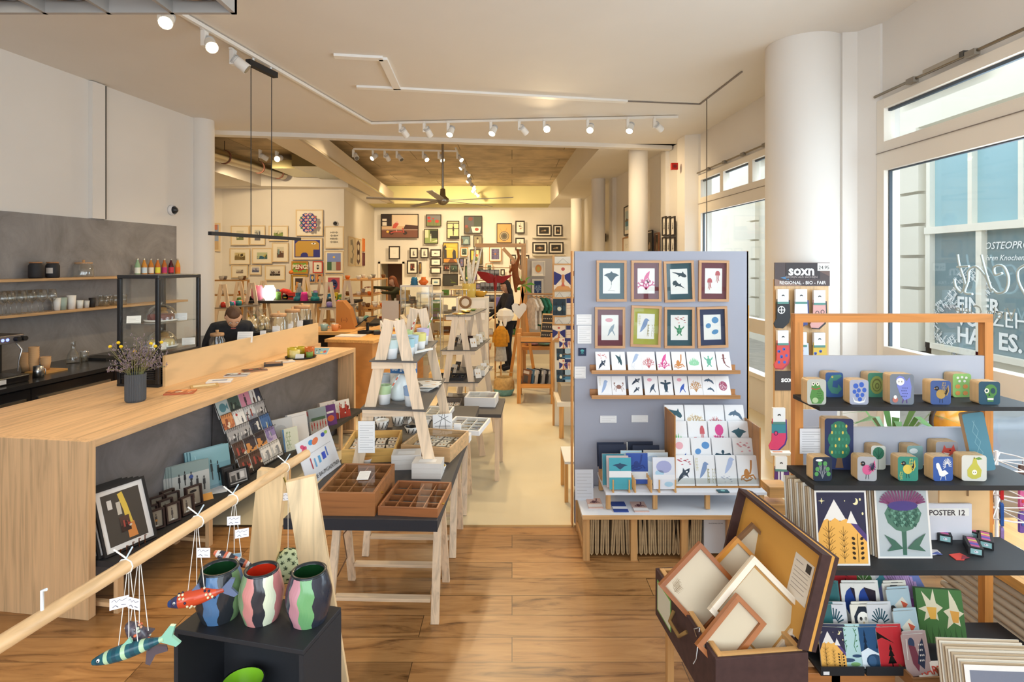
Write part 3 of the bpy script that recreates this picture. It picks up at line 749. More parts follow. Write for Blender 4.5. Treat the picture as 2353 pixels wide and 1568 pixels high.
def note(label, w, h, loc, rot=(0, 0, 0), group=None, col='f2f2f0', lines=5, ink='a9a9ac', name='info_sheet', cat='paper sign'):
 s = ''
 for i in range(lines):
  y = .86 - .76 * i / max(lines - 1, 1)
  s += 'l+ %s .02 .1 %.3f %.2f %.3f;' % (ink, y, .9 - .25 * ((i * 5) % 3 == 1), y)
 return card(name, label, cat, w, h, loc, s, rot, .0015, col, group)
# ================================================================ the room
def struct(b, name, **kw):
 return b.build(name, kind='structure', **kw)

WHITE = 'wall#e9e4dd'
CREAM = 'd#eee6da'
b = B().slab([(-7.2, -2.7), (3.6, -2.7), (3.6, 4.32), (-7.2, 4.32)], -.05, 0, 'planks#b98a56')
struct(b, 'floor')
b = B().slab([(-9.2, 4.32), (3.6, 4.32), (3.6, 23), (-9.2, 23)], -.05, -.001, 'lino#e6d9b8')
struct(b, 'floor')
b = B().box(-7.2, 4.305, 0, 3.5, 4.335, .004, 'm#b09a78')
struct(b, 'trim_1')

# front ceiling (4.2 m) up to the edge beam, ring of soffits round the open concrete slab
b = B().slab([(-7.2, -2.7), (3.7, -2.7), (3.7, 10.8), (2.96, 10.68), (-4.99, 9.46), (-9.2, 8.9), (-9.2, 8.0), (-7.2, 8.0)], 4.2, 4.3, WHITE)
struct(b, 'ceiling')
b = B().slab([(-9.2, 8.76), (-4.99, 9.4), (2.99, 10.62), (2.99, 10.8), (-4.99, 9.58), (-9.2, 8.94)], 4.13, 4.85, WHITE)
struct(b, 'beam')
b = B()
b.slab([(1.69, 10.5), (3.7, 10.5), (3.7, 23), (1.42, 23), (1.42, 21)], 4.2, 4.85, WHITE)
b.slab([(-9.2, 21), (1.42, 21), (1.42, 23), (-9.2, 23)], 4.2, 4.85, 'wall#d8d09a')
b.slab([(-9.2, 16.5), (-7.2, 16.2), (-4.75, 16.5), (-4.6, 21), (-9.2, 21)], 4.2, 4.85, WHITE)
b.slab([(-9.2, 8.9), (-7.15, 9.2), (-7.15, 16.25), (-9.2, 16.5)], 4.2, 4.55, WHITE)
struct(b, 'ceiling')
b = B().slab([(-9.2, 8.8), (3.7, 8.8), (3.7, 23), (-9.2, 23)], 4.85, 5.0, 'slab#d6c2a2')
struct(b, 'ceiling')

def wseg(b, p, q, z0, z1, spec=WHITE, th=.16, out=1):
 """wall piece standing on plan line p-q; its thickness goes to the right of p->q (out=1) or left"""
 d = Vector((q[0] - p[0], q[1] - p[1])).normalized()
 n = Vector((d.y, -d.x)) * th * out
 b.slab([p, q, (q[0] + n.x, q[1] + n.y), (p[0] + n.x, p[1] + n.y)], z0, z1, spec)
 return b

WO = Vector((-5.09, 6.81, 0))
WU = Vector((.1483, .9889, 0))
WN = Vector((.9889, -.1483, 0))
WRZ = -math.atan2(.1483, .9889)

def WL(a, d, z):                                        # left wall frame: a along it, d out of it
 return WO + WU * a + WN * d + Vector((0, 0, z))

p, q = WL(-9.4, 0, 0), WL(2.2, 0, 0)
b = wseg(B(), (p.x, p.y), (q.x, q.y), 0, 4.2, WHITE, out=-1)
pe = WL(2.0, .02, 0)
b.lathe([(.17, 0), (.17, 4.2)], WHITE, 28, (pe.x, pe.y - .02, 0))
struct(b, 'wall_left')
b = wseg(B(), (-9.2, 8.9), (-4.8, 9.05), 0, 4.2, WHITE)
b2 = wseg(b, (-9.0, 16.3), (-9.0, 9.0), 0, 4.85, WHITE)
wseg(b, (-9.02, 16.3), (-8.56, 16.8), 0, 4.85, WHITE, out=-1)
struct(b, 'wall_west')
b = wseg(B(), (-8.56, 16.8), (-4.96, 16.8), 0, 4.4, WHITE, out=-1)
struct(b, 'wall_north')
b = wseg(B(), (-4.96, 16.8), (-5.44, 22.5), 0, 4.4, WHITE, out=-1)
struct(b, 'wall_west')
b = B()
wseg(b, (-5.6, 22.5), (-5.2, 22.5), 0, 4.4, WHITE, out=-1)
wseg(b, (-5.2, 22.5), (-4.33, 22.5), 1.98, 4.4, WHITE, out=-1)
wseg(b, (-4.33, 22.5), (3.0, 22.5), 0, 4.4, WHITE, out=-1)
struct(b, 'wall_back')
b = B()                                                 # passage behind the doorway
b.box(-5.3, 23.9, 0, -4.2, 24.0, 2.1, 'd#6a4224').box(-5.3, 22.66, 0, -5.21, 24, 2.1, 'd#b9a783').box(-4.32, 22.66, 0, -4.25, 24, 2.1, 'd#8f7448').box(-5.3, 22.66, 2.0, -4.2, 24, 2.1, 'd#b9a783')
struct(b, 'wall_passage')
b = B().box(-5.28, 22.44, 0, -5.2, 22.52, 2.06, CREAM).box(-4.33, 22.44, 0, -4.25, 22.52, 2.06, CREAM).box(-5.28, 22.44, 1.98, -4.25, 22.52, 2.06, CREAM)
struct(b, 'door_1')

# right wall
b = B()
wseg(b, (3.4, 1.4), (3.4, -2.7), 0, 4.2, WHITE, out=-1)
wseg(b, (3.4, 5.25), (3.4, 1.4), 3.5, 4.2, WHITE, out=-1)
wseg(b, (3.4, 5.25), (3.4, 1.4), 0, .46, WHITE, out=-1)
b.slab([(3.56, 5.22), (3.38, 5.22), (3.28, 5.4), (3.15, 5.42), (3.15, 5.95), (3.2, 6.3), (3.56, 6.3)], 0, 4.2, WHITE)
wseg(b, (3.33, 7.1), (3.36, 6.2), 0, 4.2, WHITE, out=-1)
wseg(b, (3.21, 9.7), (3.33, 7.1), 3.5, 4.2, WHITE, out=-1)
wseg(b, (3.21, 9.7), (3.33, 7.1), 0, .5, WHITE, out=-1)
b.slab([(3.4, 9.68), (3.17, 9.68), (2.97, 9.78), (2.95, 10.15), (3.1, 10.2), (3.4, 10.2)], 0, 4.2, WHITE)
wseg(b, (2.99, 10.85), (3.1, 10.15), 0, 4.2, WHITE, out=-1)
b.slab([(3.2, 10.8), (2.93, 10.85), (2.93, 11.2), (3.2, 11.2)], 0, 4.2, WHITE)
wseg(b, (2.62, 15.3), (2.99, 11.0), 0, 4.2, WHITE, out=-1)
b.slab([(2.9, 14.6), (2.58, 14.6), (2.56, 15.0), (2.9, 15.0)], 0, 4.2, WHITE)
wseg(b, (2.4, 22.6), (2.62, 15.3), 0, 4.2, WHITE, out=-1)
struct(b, 'wall_right')
for n, (x, y, r) in enumerate([(2.95, 5.75, .36), (2.45, 11.05, .185), (2.26, 14.9, .18), (2.2, 19.5, .185)]):
 b = B().lathe([(r, 0), (r, 4.2)], WHITE, 40)
 o = struct(b, 'column', loc=(x, y, 0))
# wall behind the camera with its shop windows
b = B()
for x0, x1 in ((-7.0, -3.6), (-.15, .15), (3.2, 3.6)):
 b.box(x0, -2.7, 0, x1, -2.55, 4.2, WHITE)
b.box(-3.6, -2.7, 3.7, 3.2, -2.55, 4.2, WHITE).box(-3.6, -2.7, 0, 3.2, -2.55, .5, WHITE)
struct(b, 'wall_front')

# window frames: transom sashes over tall panes
WC = 'd#efe7da'

def window(name, y0, y1, x0, x1, sashes):
 """frame along the line (x0,y0)-(x1,y1), y0 the far end"""
 L = math.hypot(x1 - x0, y1 - y0)
 rz = math.atan2(y1 - y0, x1 - x0)
 o = thing(name, None, None, (x0, y0, 0), rz)
 tag(o, kind='structure')
 f = B()

 def rail(a0, a1, z0, z1, d0=-.04, d1=.06):
  f.box(a0, d0, z0, a1, d1, z1, WC)
 rail(0, .1, .46, 3.49)
 rail(L - .1, L, .46, 3.49)
 for z0, z1 in ((3.40, 3.49), (2.84, 3.10), (1.06, 1.25), (.46, .52)):
  rail(.1, L - .1, z0, z1)
 n = len(sashes)
 for k, a in enumerate(sashes):
  rail(a - .06, a + .06, 3.1, 3.4)
 f.box(0, -.052, 3.0, L, -.04, 3.006, 'd#8a8078')     # joint under the tilting sashes
 f.box(.1, .0, 3.375, L - .1, .03, 3.4, 'd#4a5560')
 f.box(.1, .0, 2.83, L - .1, .03, 2.842, 'd#4a5560')
 f.box(.1, .0, 1.25, .115, .03, 2.84, 'd#4a5560')
 f.build('window_frame', o, bevel=.004)
 g = B()
 g.add([(.1, .02, .52), (L - .1, .02, .52), (L - .1, .02, 3.4), (.1, .02, 3.4)], [(0, 1, 2, 3)], 'pane')
 g.build('glass_pane', o)
 h = B()
 h.tube([(0, -.06, 3.53), (L, -.06, 3.53)], .012, 'm#8a8070', 6)
 k = .45
 while k < L:
  h.box(k, -.085, 3.5, k + .09, -.04, 3.545, 'd#8a8276')
  k += .62
 h.build('window_opener', o)
 return o

w1 = window('window_1', 5.24, 1.4, 3.4, 3.4, [])
window('window_2', 9.68, 7.1, 3.21, 3.33, [.95, 1.9])
# scissor opener seen on the near window, handles
b = B().box(-.05, -.4, 0, -.0, 0, .03, 'd#a39a8c').box(-.055, -.42, -.005, 0, -.38, .035, 'd#4a4640')
tag(b.build('window_opener', None, (3.37, 4.6, 3.53)), kind='structure')
b = B()
b.box(-.02, 0, 0, .02, .03, .35, 'm#b8b8b4').tube([(0, -.02, 0), (0, -.05, -.02), (0, -.05, -.12)], .012, 'm#c8c8c4')
# shop front glazing behind the camera
for nm, x0, x1 in (('window_3', -3.6, -.15), ('window_4', .15, 3.2)):
 o = tag(thing(nm, None, None, (x0, -2.62, 0)), kind='structure')
 L = x1 - x0
 f = B()
 for a in ((0, .5, .08, 3.7), (L - .08, .5, L, 3.7), (0, .5, L, .58), (0, 3.62, L, 3.7), (0, 2.8, L, 2.9)):
  f.box(a[0], -.04, a[1], a[2], .04, a[3], WC)
 f.build('window_frame', o)
 B().add([(.08, 0, .58), (L - .08, 0, .58), (L - .08, 0, 3.62), (.08, 0, 3.62)], [(0, 3, 2, 1)], 'pane').build('glass_pane', o)

# deep plywood window seat on the right, radiator under it
b = B().box(2.39, 1.2, .45, 3.39, 3.35, .5, 'wy#d9a45c')
struct(b, 'windowsill')
t = thing('radiator', 'cream tubular radiator under the wooden window seat behind the black shelves', 'radiator', (2.5, 2.5, .04))
b = B()
for k in range(9):
 b.tube([(0, -1.1, .02 + k * .043), (0, .8, .02 + k * .043)], .017, 'd#cfc3ae', 8)
b.build('tube_bank', t)
for yy in (-1.1, -.1, .74):
 B().box(.018, yy, -.04, .05, yy + .04, .39, 'd#cfc3ae').build('bracket', t)

# ---------------------------------------------------------------- street outside
b = B().slab([(3.6, -8), (12, -8), (12, 22), (3.6, 22)], -.6, -.5, 'c#9a958c')
struct(b, 'street')
b = B()                                                 # facade across the street (its face at x = 8)
FX = 8.0

def fbox(y0, z0, y1, z1, d, spec):
 b.box(FX - d, y0, z0, FX + .1, y1, z1, spec)

STN = 'wall#e6e0d0'
openings = [(2.0, 10.85), (12.4, 15.4)]
fbox(-8, 0, 2.0, 4.6, 0, STN)
fbox(10.85, 0, 12.4, 4.6, 0, STN)
fbox(15.4, 0, 24, 4.6, 0, STN)
fbox(-8, -.5, 24, 0, .05, STN)
fbox(2, 0, 15.4, .4, 0, STN)
fbox(2, 4.3, 15.4, 4.6, 0, STN)
fbox(-8, 4.6, 24, 5.0, .22, STN)
fbox(-8, 5.0, 24, 9, 0, STN)
for y0 in (11.0, 15.5, 18.4):                           # rusticated pilasters
 for k in range(6):
  fbox(y0, .3 + k * .62, y0 + .7, .86 + k * .62, .14, STN)
 fbox(y0 - .1, 4.1, y0 + .8, 4.6, .26, STN)
struct(b, 'facade')
b = B()
for y0, y1 in openings:
 for yy in [y0, y1 - .12] + ([9.55, 6.9, 4.3] if y1 < 11 else [13.9]):
  b.box(FX - .12, yy, .4, FX - .02, yy + .12, 2.62, 'd#efe9da')
 b.box(FX - .14, y0, 2.55, FX - .02, y1, 2.68, 'd#efe9da').box(FX - .12, y0, .4, FX - .02, y1, .5, 'd#efe9da').box(FX - .12, y0, 4.2, FX - .02, y1, 4.3, 'd#efe9da')
 k = y1 - .12
 while k >= y0:
  b.box(FX - .12, k, 2.68, FX - .02, k + .09, 4.25, 'd#efe9da')
  k -= .98
tag(b.build('facade_window_frame'), kind='structure')
b = B()
for y0, y1 in openings:
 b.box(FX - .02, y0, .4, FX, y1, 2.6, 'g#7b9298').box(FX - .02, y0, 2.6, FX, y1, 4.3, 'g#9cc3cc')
tag(b.build('facade_window_glass'), kind='structure')
b = B()                                                 # upper storey windows
for k in range(7):
 y0 = -4 + k * 3.4
 b.box(FX - .1, y0, 5.5, FX + .02, y0 + 1.9, 7.8, 'd#efe9da').box(FX - .11, y0 + .1, 5.6, FX, y0 + .9, 7.7, 'g#8fa6b4').box(FX - .11, y0 + 1.0, 5.6, FX, y0 + 1.8, 7.7, 'g#8fa6b4').box(FX - .3, y0 - .1, 5.3, FX, y0 + 2.0, 5.5, 'd#8a8c90')
struct(b, 'facade')

def ftext(t, y, z, size, nm, label, bold=.0, shear=0.0, spec='d#f4f6f6', mirror=False):
 """lettering on the window across the street, read from inside the shop (runs toward -y)"""
 bb = B().text(t, 0, 0, size, 0, spec, 'LEFT', mirror, shear, bold)
 return bb.build(nm, None, (FX - .035, y, z), (0, 0, -math.pi / 2), label, 'window lettering')

def SX(px, X):                                          # depth at which column px meets a plane x = X
 return X * F / (px - CX)

def SZ(py, Y):
 return CH - (py - HZ) * Y / F

y = SX(2266, FX)
ftext('OSTEOPRO', y, SZ(573, y), .165, 'window_lettering', 'white OSTEOPRO lettering on the window across the street', .012, .25)
ftext('Ihren Knochen zuliebe.', y, SZ(585, y) - .1, .125, 'window_lettering', 'white slanted line reading Ihren Knochen zuliebe across the street', .01, .3)
y = SX(2203, FX)
ftext('EINER', y, SZ(712, y), .34, 'window_lettering', 'bold white word EINER on the window across the street', .03)
ftext('VON', y, SZ(745, y), .34, 'window_lettering', 'bold white word VON above the last line across the street', .03)
ftext('HAT ES.', y, SZ(790, y) + .04, .38, 'window_lettering', 'bold white words HAT ES. lowest on the window across the street', .03)
y = SX(2284, FX)
ftext('ZEHN', y, SZ(748, y), .36, 'window_lettering', 'thin white word ZEHN right of the word VON', -.0)
bb = B()
y = SX(2250, FX)
for pts in ([(0, 0), (0, .2), (.03, .26), (.0, .33), (.05, .38), (.1, .34)], [(.08, 0), (.08, .2), (.13, .26)]):
 bb.tube([(a, 0, c) for a, c in pts], .01, 'd#f4f6f6', 5)
bb.tube([(.13 + .07 * math.cos(a * .5), 0, .34 + .07 * math.sin(a * .5)) for a in range(13)], .01, 'd#f4f6f6', 5)
bb.build('window_emblem', None, (FX - .04, y, SZ(578, y)), (0, 0, -math.pi / 2), 'white outline bone emblem beside the OSTEOPRO lettering', 'window emblem')
# woven white arcs of short strokes on that window
bb = B()
for (cx, cz, r, a0, a1) in ((2235, 690, 72, 20, 200), (2180, 740, 55, 60, 300), (2215, 800, 40, 200, 330)):
 for i in range(150):
  a = math.radians(R.uniform(a0, a1))
  rr = r * R.uniform(.62, 1.0)
  pxx, pyy = cx + rr * math.cos(a) * .75, cz - rr * math.sin(a)
  y = SX(pxx, FX)
  z = SZ(pyy, y)
  s_ = 1 if (int(pxx / 9) + int(pyy / 9)) % 2 else -1
  bb.bar((FX - .04, y, z), (FX - .04, y - .05, z + .05 * s_), .006, .014, 'd#f4f6f6', up=(1, 0, 0))
bb.build('woven_figure', None, (0, 0, 0), (0, 0, 0), 'white woven pattern figure stuck on the window across the street', 'window lettering')
# mirrored handwriting stuck on our own near pane (read from the street)
bb = B()

def stroke(pts, r=.012):
 n = len(pts)
 sm = []
 for i in range(n - 1):                              # smooth the polyline
  p0, p1, p2, p3 = pts[max(i - 1, 0)], pts[i], pts[i + 1], pts[min(i + 2, n - 1)]
  for k in range(5):
   t = k / 5
   sm.append(tuple(.5 * ((2 * p1[j]) + (-p0[j] + p2[j]) * t + (2 * p0[j] - 5 * p1[j] + 4 * p2[j] - p3[j]) * t * t + (-p0[j] + 3 * p1[j] - 3 * p2[j] + p3[j]) * t ** 3) for j in (0, 1)))
 sm.append(pts[-1])
 out = []
 for px, py in sm:
  y = SX(px, 3.37)
  out.append((0, y, SZ(py, y)))
 bb.tube(out, .0085, 'd#b4c2c2', 6)

stroke([(2196, 585), (2200, 610), (2212, 650), (2205, 672), (2192, 660), (2188, 642)])
stroke([(2195, 614), (2222, 612)])
stroke([(2250, 586), (2258, 618), (2275, 672), (2262, 640), (2240, 614), (2222, 622), (2220, 645), (2212, 672), (2230, 676)])
stroke([(2298, 628), (2282, 632), (2280, 614), (2300, 612), (2312, 640), (2306, 668), (2288, 674), (2276, 664)])
stroke([(2353, 608), (2334, 622), (2336, 650), (2352, 680)])
bb.build('window_script', None, (3.385, 0, 0), (0, 0, 0), 'pale mirrored handwriting stuck on the near shop window', 'window lettering')
bb = B()
y = SX(2190, 3.37)
bb.text('Viele Ciele', 0, 0, .12, 0, 'd#a8b4b4', 'RIGHT', True)
bb.build('window_script', None, (3.385, y, SZ(722, y)), (0, 0, -math.pi / 2), 'small thin mirrored lettering under the big handwriting on the near window', 'window lettering')

# parked silver car outside
t = thing('car', 'silver parked car outside the near window', 'car', (5.35, 4.3, -.5), math.pi)
body = [(-2.1, .32), (-2.15, .62), (-2.0, .86), (-1.2, .98), (-.5, 1.36), (.9, 1.42), (1.7, 1.05), (2.1, .95), (2.15, .4), (1.8, .3), (-1.8, .3)]
b = B()
vs, fs = [], []
secs = [(-.84, .0), (-.8, .5), (-.62, 1.0), (0, 1.03), (.62, 1.0), (.8, .5), (.84, 0)]
n = len(body)
for xx, k in secs:
 for y_, z_ in body:
  top = max(0, z_ - .62)
  vs.append((xx * (1 - .25 * top), y_, .62 + top * (k if z_ > .62 else 1) if z_ > .62 else z_))
for i in range(len(secs) - 1):
 for j in range(n):
  fs.append((i * n + j, i * n + (j + 1) % n, (i + 1) * n + (j + 1) % n, (i + 1) * n + j))
b.add(vs, fs, 'g#a9b4c2', True)
b.add(vs[:n], [tuple(range(n))], 'g#a9b4c2')
b.add(vs[-n:], [tuple(reversed(range(n)))], 'g#a9b4c2')
b.build('car_body', t)
for sx in (-1, 1):
 for yy in (-1.35, 1.35):
  w = B()
  w.tube([(sx * .72, yy, .3), (sx * .88, yy, .3)], .32, 'd#1c1d20', 24)
  w.tube([(sx * .86, yy, .3), (sx * .895, yy, .3)], .2, 'm#9aa0a8', 16)
  w.build('wheel', t)
b = B().box(-.86, -.6, .72, -.83, -.38, .76, 'm#c8ccd0')
b.build('door_handle', t)
b = B().box(-.86, -1.95, .62, -.6, -1.8, .76, 'g#e8eef2')
b.build('headlamp', t)

# ---------------------------------------------------------------- left wall dressing
b = B()
p0, q0 = WL(-9.2, 0, 0), WL(1.43, 0, 0)
wseg(b, (p0.x, p0.y), (q0.x, q0.y), .5, 2.535, 'c#8b8785', th=.03)
tag(b.build('wall_panel'), kind='structure')
b = B()
p0, q0 = WL(.02, 0, 0), WL(.2, 0, 0)
b.slab([(p0.x, p0.y), (q0.x, q0.y), (q0.x + .05, q0.y), (p0.x + .05, p0.y)], 2.54, 4.19, WHITE)
p0, q0 = WL(.2, 0, 0), WL(.235, 0, 0)
b.slab([(p0.x, p0.y), (q0.x, q0.y), (q0.x + .035, q0.y), (p0.x + .035, p0.y)], 2.54, 4.19, 'd#2c2622')
struct(b, 'trim_2')
for nm, loc, rz, lb in (('dome_camera', WL(1.36, .0, 2.76), WRZ, 'white dome security camera on the left wall above the grey panel'),
      ('dome_camera', (-5.2, 16.78, 2 + (605 - 514) * 16.8 / F), -math.pi / 2, 'small dome camera on the far wall beside the round pattern print')):
 t = thing(nm, lb, 'security camera', loc, rz)
 b = B()
 b.T = Matrix.Rotation(math.pi / 2, 4, 'Y')
 b.lathe([(.001, 0), (.075, 0), (.075, .03), (.06, .055)], 'g#e8e8ea', 24)
 b.build('housing', t)
 b = B()
 b.T = Matrix.Rotation(math.pi / 2, 4, 'Y')
 b.ball((0, 0, .05), .05, .05, .055, 'g#2a2c30', 20, 10)
 b.build('dome', t)

# white cable ducts on the ceiling
b = B()

def cz(px, py, z=4.19):
 Y = (z - CH) * F / (HZ - py)
 return Vector(((px - CX) * Y / F, Y, z))

def ribbon(pts, w, h, spec):
 for a, c in zip(pts[:-1], pts[1:]):
  b.bar(cz(*a), cz(*c), w, h, spec)

ribbon([(768, 128), (880, 134), (913, 204), (1440, 233)], .09, .035, 'd#f4f2ee')
ribbon([(820, 200), (913, 204)], .09, .035, 'd#f4f2ee')
tag(b.build('cable_duct', None, (0, 0, 0), (0, 0, 0), 'white cable duct with an angled bend across the ceiling', 'cable duct'))
b = B()
ribbon([(1440, 233), (1608, 240), (1705, 165)], .02, .012, 'd#8a8078')
b.build('trim_3', kind='structure')
# fire alarm, hanging cable
t = thing('fire_alarm', 'small red fire alarm box high on the right wall', 'fire alarm', P(1549, 383, 9.95) + Vector((0, 0, -.06)))
B().box(-.06, -.04, 0, .06, .02, .12, 'g#c0281e').build('housing', t, bevel=.008)
B().tube([(0, -.045, .06), (0, -.05, .06)], .03, 'd#7a1712', 16).build('button', t)
t0 = P(1624, 283, 7.6)
b = B().tube([(0, 0, 4.2 - 1.9), (0, 0, .0)], .006, 'd#6a5f50', 6)
b.build('hanging_wire', None, (t0.x, t0.y, 1.9), (0, 0, 0), 'thin wire hanging from the ceiling before the far window', 'wire')

# ---------------------------------------------------------------- concrete-slab services
t = thing('air_duct', 'grey spiral air duct slung under the concrete ceiling', 'air duct', (0, 0, 0))
p0, p1 = Vector((-6.9, 11.0, 4.45)), Vector((-6.45, 16.0, 4.5))
b = B().tube([p0, p1], .15, 'm#b5ad9c', 20)
b.build('duct', t)
for k in (.2, .45, .75, .95):
 c = p0.lerp(p1, k)
 d = (p1 - p0).normalized()
 b = B().tube([c - d * .02, c + d * .02], .165, 'd#8a5a4c', 20).tube([c + Vector((0, 0, .1)), c + Vector((0, 0, .42))], .008, 'd#5a5048', 5)
 b.build('strap', t)
b = B()
b.slab([(-4.35, 9.9), (-3.75, 9.9), (-4.35, 20.9), (-4.75, 20.9)], 4.22, 4.6, 'wall#e8dcc8')
b.slab([(-3.78, 9.9), (-3.72, 9.9), (-4.32, 20.9), (-4.38, 20.9)], 4.2, 4.24, 'm#b8b0a0')
b.build('duct_casing', None, (0, 0, 0), (0, 0, 0), 'long white boxed duct running deep under the concrete ceiling', 'duct')
b = B().box(0, 0, 0, .75, 2.2, .3, 'm#a8a48a').box(-.7, .5, .03, 0, 2.0, .25, 'm#b8b088')
b.build('vent_box', None, (-5.5, 14.2, 4.42), (0, 0, 0), 'square metal vent box beside the boxed duct', 'duct')

t = thing('ceiling_fan', 'large ceiling fan with five thin blades on a long rod', 'ceiling fan', (-1.4, 11.5, 0))
B().tube([(0, 0, 4.85), (0, 0, 3.45)], .024, 'm#a8a29a', 12).build('rod', t)
B().lathe([(.001, 3.17), (.06, 3.18), (.12, 3.24), (.125, 3.3), (.06, 3.36), (.05, 3.5), (.001, 3.52)], 'm#a09a90', 24).build('motor', t)
for k in range(5):
 a = math.radians([188, 172 - 64, 4, -24, -106][k]) if False else math.radians(-20 + 72 * k)
 b = B()
 b.T = Matrix.Rotation(a, 4, 'Z') @ Matrix.Rotation(math.radians(10), 4, 'X')
 b.slab([(.1, -.03), (.3, -.07), (1.5, -.055), (1.5, .055), (.3, .07), (.1, .03)], -.006, .006, 'd#b0a796')
 b.T = Matrix.Rotation(a, 4, 'Z')
 o = b.build('blade', t, (0, 0, 3.27))

# ---------------------------------------------------------------- track lighting
WL_E = 'e#fff0d0:14'

def track(label, p, q, z=4.17, spec='d#f2efe9'):
 p, q = Vector(p), Vector(q)
 b = B().bar((p.x, p.y, z), (q.x, q.y, z), .036, .034, spec)
 d = (q - p).normalized()
 nn = Vector((d.y, -d.x, 0)) * .019
 b.bar((p.x - nn.x, p.y - nn.y, z - .01), (q.x - nn.x, q.y - nn.y, z - .01), .003, .01, 'd#3a3632')
 return b.build('lighting_track', None, (0, 0, 0), (0, 0, 0), label, 'lighting track')

cA, cB = cz(380, 5), cz(852, 281)
track('white lighting track running from the big lamp toward the beam', (cA.x, cA.y, 0), (cB.x, cB.y, 0))
cC, cD = cz(852, 281), cz(1558, 266)
track('white lighting track across the ceiling just before the beam', (cC.x, cC.y, 0), (cD.x, cD.y, 0))
track('lighting track under the concrete ceiling running crosswise', (-3.4, 12.2, 0), (-1.2, 12.45, 0), 4.45)
track('lighting track under the concrete ceiling running into the depth', (-1.25, 12.6, 0), (-1.3, 20.5, 0), 4.55)

def spotlight(label, px, z, Y=None, py=None, head=(0, -.6, -.8), on=False, s=1.0, power=0, aim=None, group='white track spotlights', loc=None):
 loc = loc or Vector(((px - CX) * Y / F, Y, z))
 t = thing('track_spotlight', label, 'spotlight', loc, group=group)
 b = B().box(-.02 * s, -.03 * s, -.13 * s, .02 * s, .03 * s, 0, 'd#f3f1ec').box(-.015 * s, -.05 * s, 0, .015 * s, .05 * s, .02, 'd#f3f1ec')
 b.build('driver_box', t, bevel=.003)
 d = Vector(head).normalized()
 c0 = Vector((.045 * s, 0, -.1 * s)) - d * .05 * s
 c1 = c0 + d * .15 * s
 b = B()
 b.tube([c0, c0 + d * .03 * s, c1], [.03 * s, .045 * s, .05 * s], 'd#f3f1ec', 16)
 for k in range(3):
  b.tube([c0 + d * (.005 + .014 * k) * s, c0 + d * (.01 + .014 * k) * s], .048 * s, 'd#c8c8c8', 16)
 b.build('lamp_head', t)
 b = B()
 b.tube([c1 - d * .004, c1 + d * .004], .043 * s, WL_E if on else 'g#6a6660', 16)
 b.build('bulb', t)
 if power:
  w = loc + c1 + d * .03
  light('spot_beam', 'SPOT', w, power, WARM, .05, aim or (w + d), spot=105, blend=.9)
 return t

dirA = (cB - cA).normalized()
LW = ['first', 'second', 'third', 'fourth', 'fifth', 'sixth', 'seventh', 'eighth', 'ninth', 'tenth', 'eleventh', 'twelfth', 'thirteenth', 'fourteenth', 'fifteenth', 'sixteenth']
for i, (px, py, hd, on) in enumerate([(372, 2, (.25, -.7, -.6), 1), (470, 62, (.5, -.6, -.6), 1), (535, 108, (.75, .3, -.6), 0)]):
 c = cz(px, py)
 spotlight('white spotlight, %s along the track beside the big lamp' % LW[i], 0, 0, loc=Vector((c.x, c.y, 4.15)), head=hd, on=on, power=60 if on else 0, s=1.1, group='spotlights on the long front track')
for i, (px, hd, on, pw) in enumerate([(920, (.3, .6, -.5), 0, 0), (975, (.3, .6, -.6), 0, 0), (1030, (-.2, -.5, -.8), 1, 45), (1128, (-.3, -.5, -.8), 1, 45), (1193, (.5, .5, -.5), 0, 0),
          (1250, (-.1, -.9, -.4), 1, 45), (1350, (-.2, -.7, -.6), 1, 45), (1442, (-.3, -.5, -.8), 1, 45), (1503, (.5, .4, -.3), 0, 0)]):
 f = (px - 852) / (1558 - 852)
 Y = cC.y + f * (cD.y - cC.y)
 spotlight('%s white spotlight from the left on the track before the beam%s' % (LW[i], ', lit' if on else ', unlit'), px, 4.15, Y - .01, head=hd, on=on, power=pw, s=1.05, group='spotlights on the track before the beam')
for i, (px, Y, hd, on, pw) in enumerate([(812, 12.25, (.4, -.6, -.6), 0, 0), (857, 12.3, (-.5, -.6, -.6), 1, 120), (884, 12.33, (.2, .6, -.5), 0, 0), (912, 12.36, (.5, -.3, -.6), 0, 0), (972, 12.4, (.4, -.5, -.6), 1, 0),
           (1008, 12.45, (.4, -.5, -.7), 1, 120)]):
 spotlight('%s spotlight from the left on the crosswise track under the concrete' % LW[i], px, 4.42, Y, head=hd, on=on, power=pw, s=1.05, group='spotlights on the crosswise rear track')
for i in range(7):
 Y = 13.0 + i * 1.15
 spotlight('%s spotlight counting inward on the deep track under the concrete' % LW[i], 0, 0, loc=Vector((-1.25 - i * .006, Y, 4.52)), head=((.5, -.5, -.6), (-.6, -.3, -.6))[i % 2], on=True, power=(140 if i % 2 == 0 else 0), s=1.05, group='spotlights on the deep rear track', aim=(-1.5 if i % 4 else -4, Y + 3, .8))
spotlight('unlit spotlight far left under the concrete ceiling', 598, 4.45, 12.4, head=(.6, .3, -.4), s=1.2, group='spotlights by the air duct')
spotlight('dazzling spotlight next to the hanging lamp cable, under the concrete', 636, 4.4, 12.3, head=(.0, -.95, -.3), on=True, power=110, s=1.3, group='spotlights by the air duct', aim=(-4.5, 8, 0))
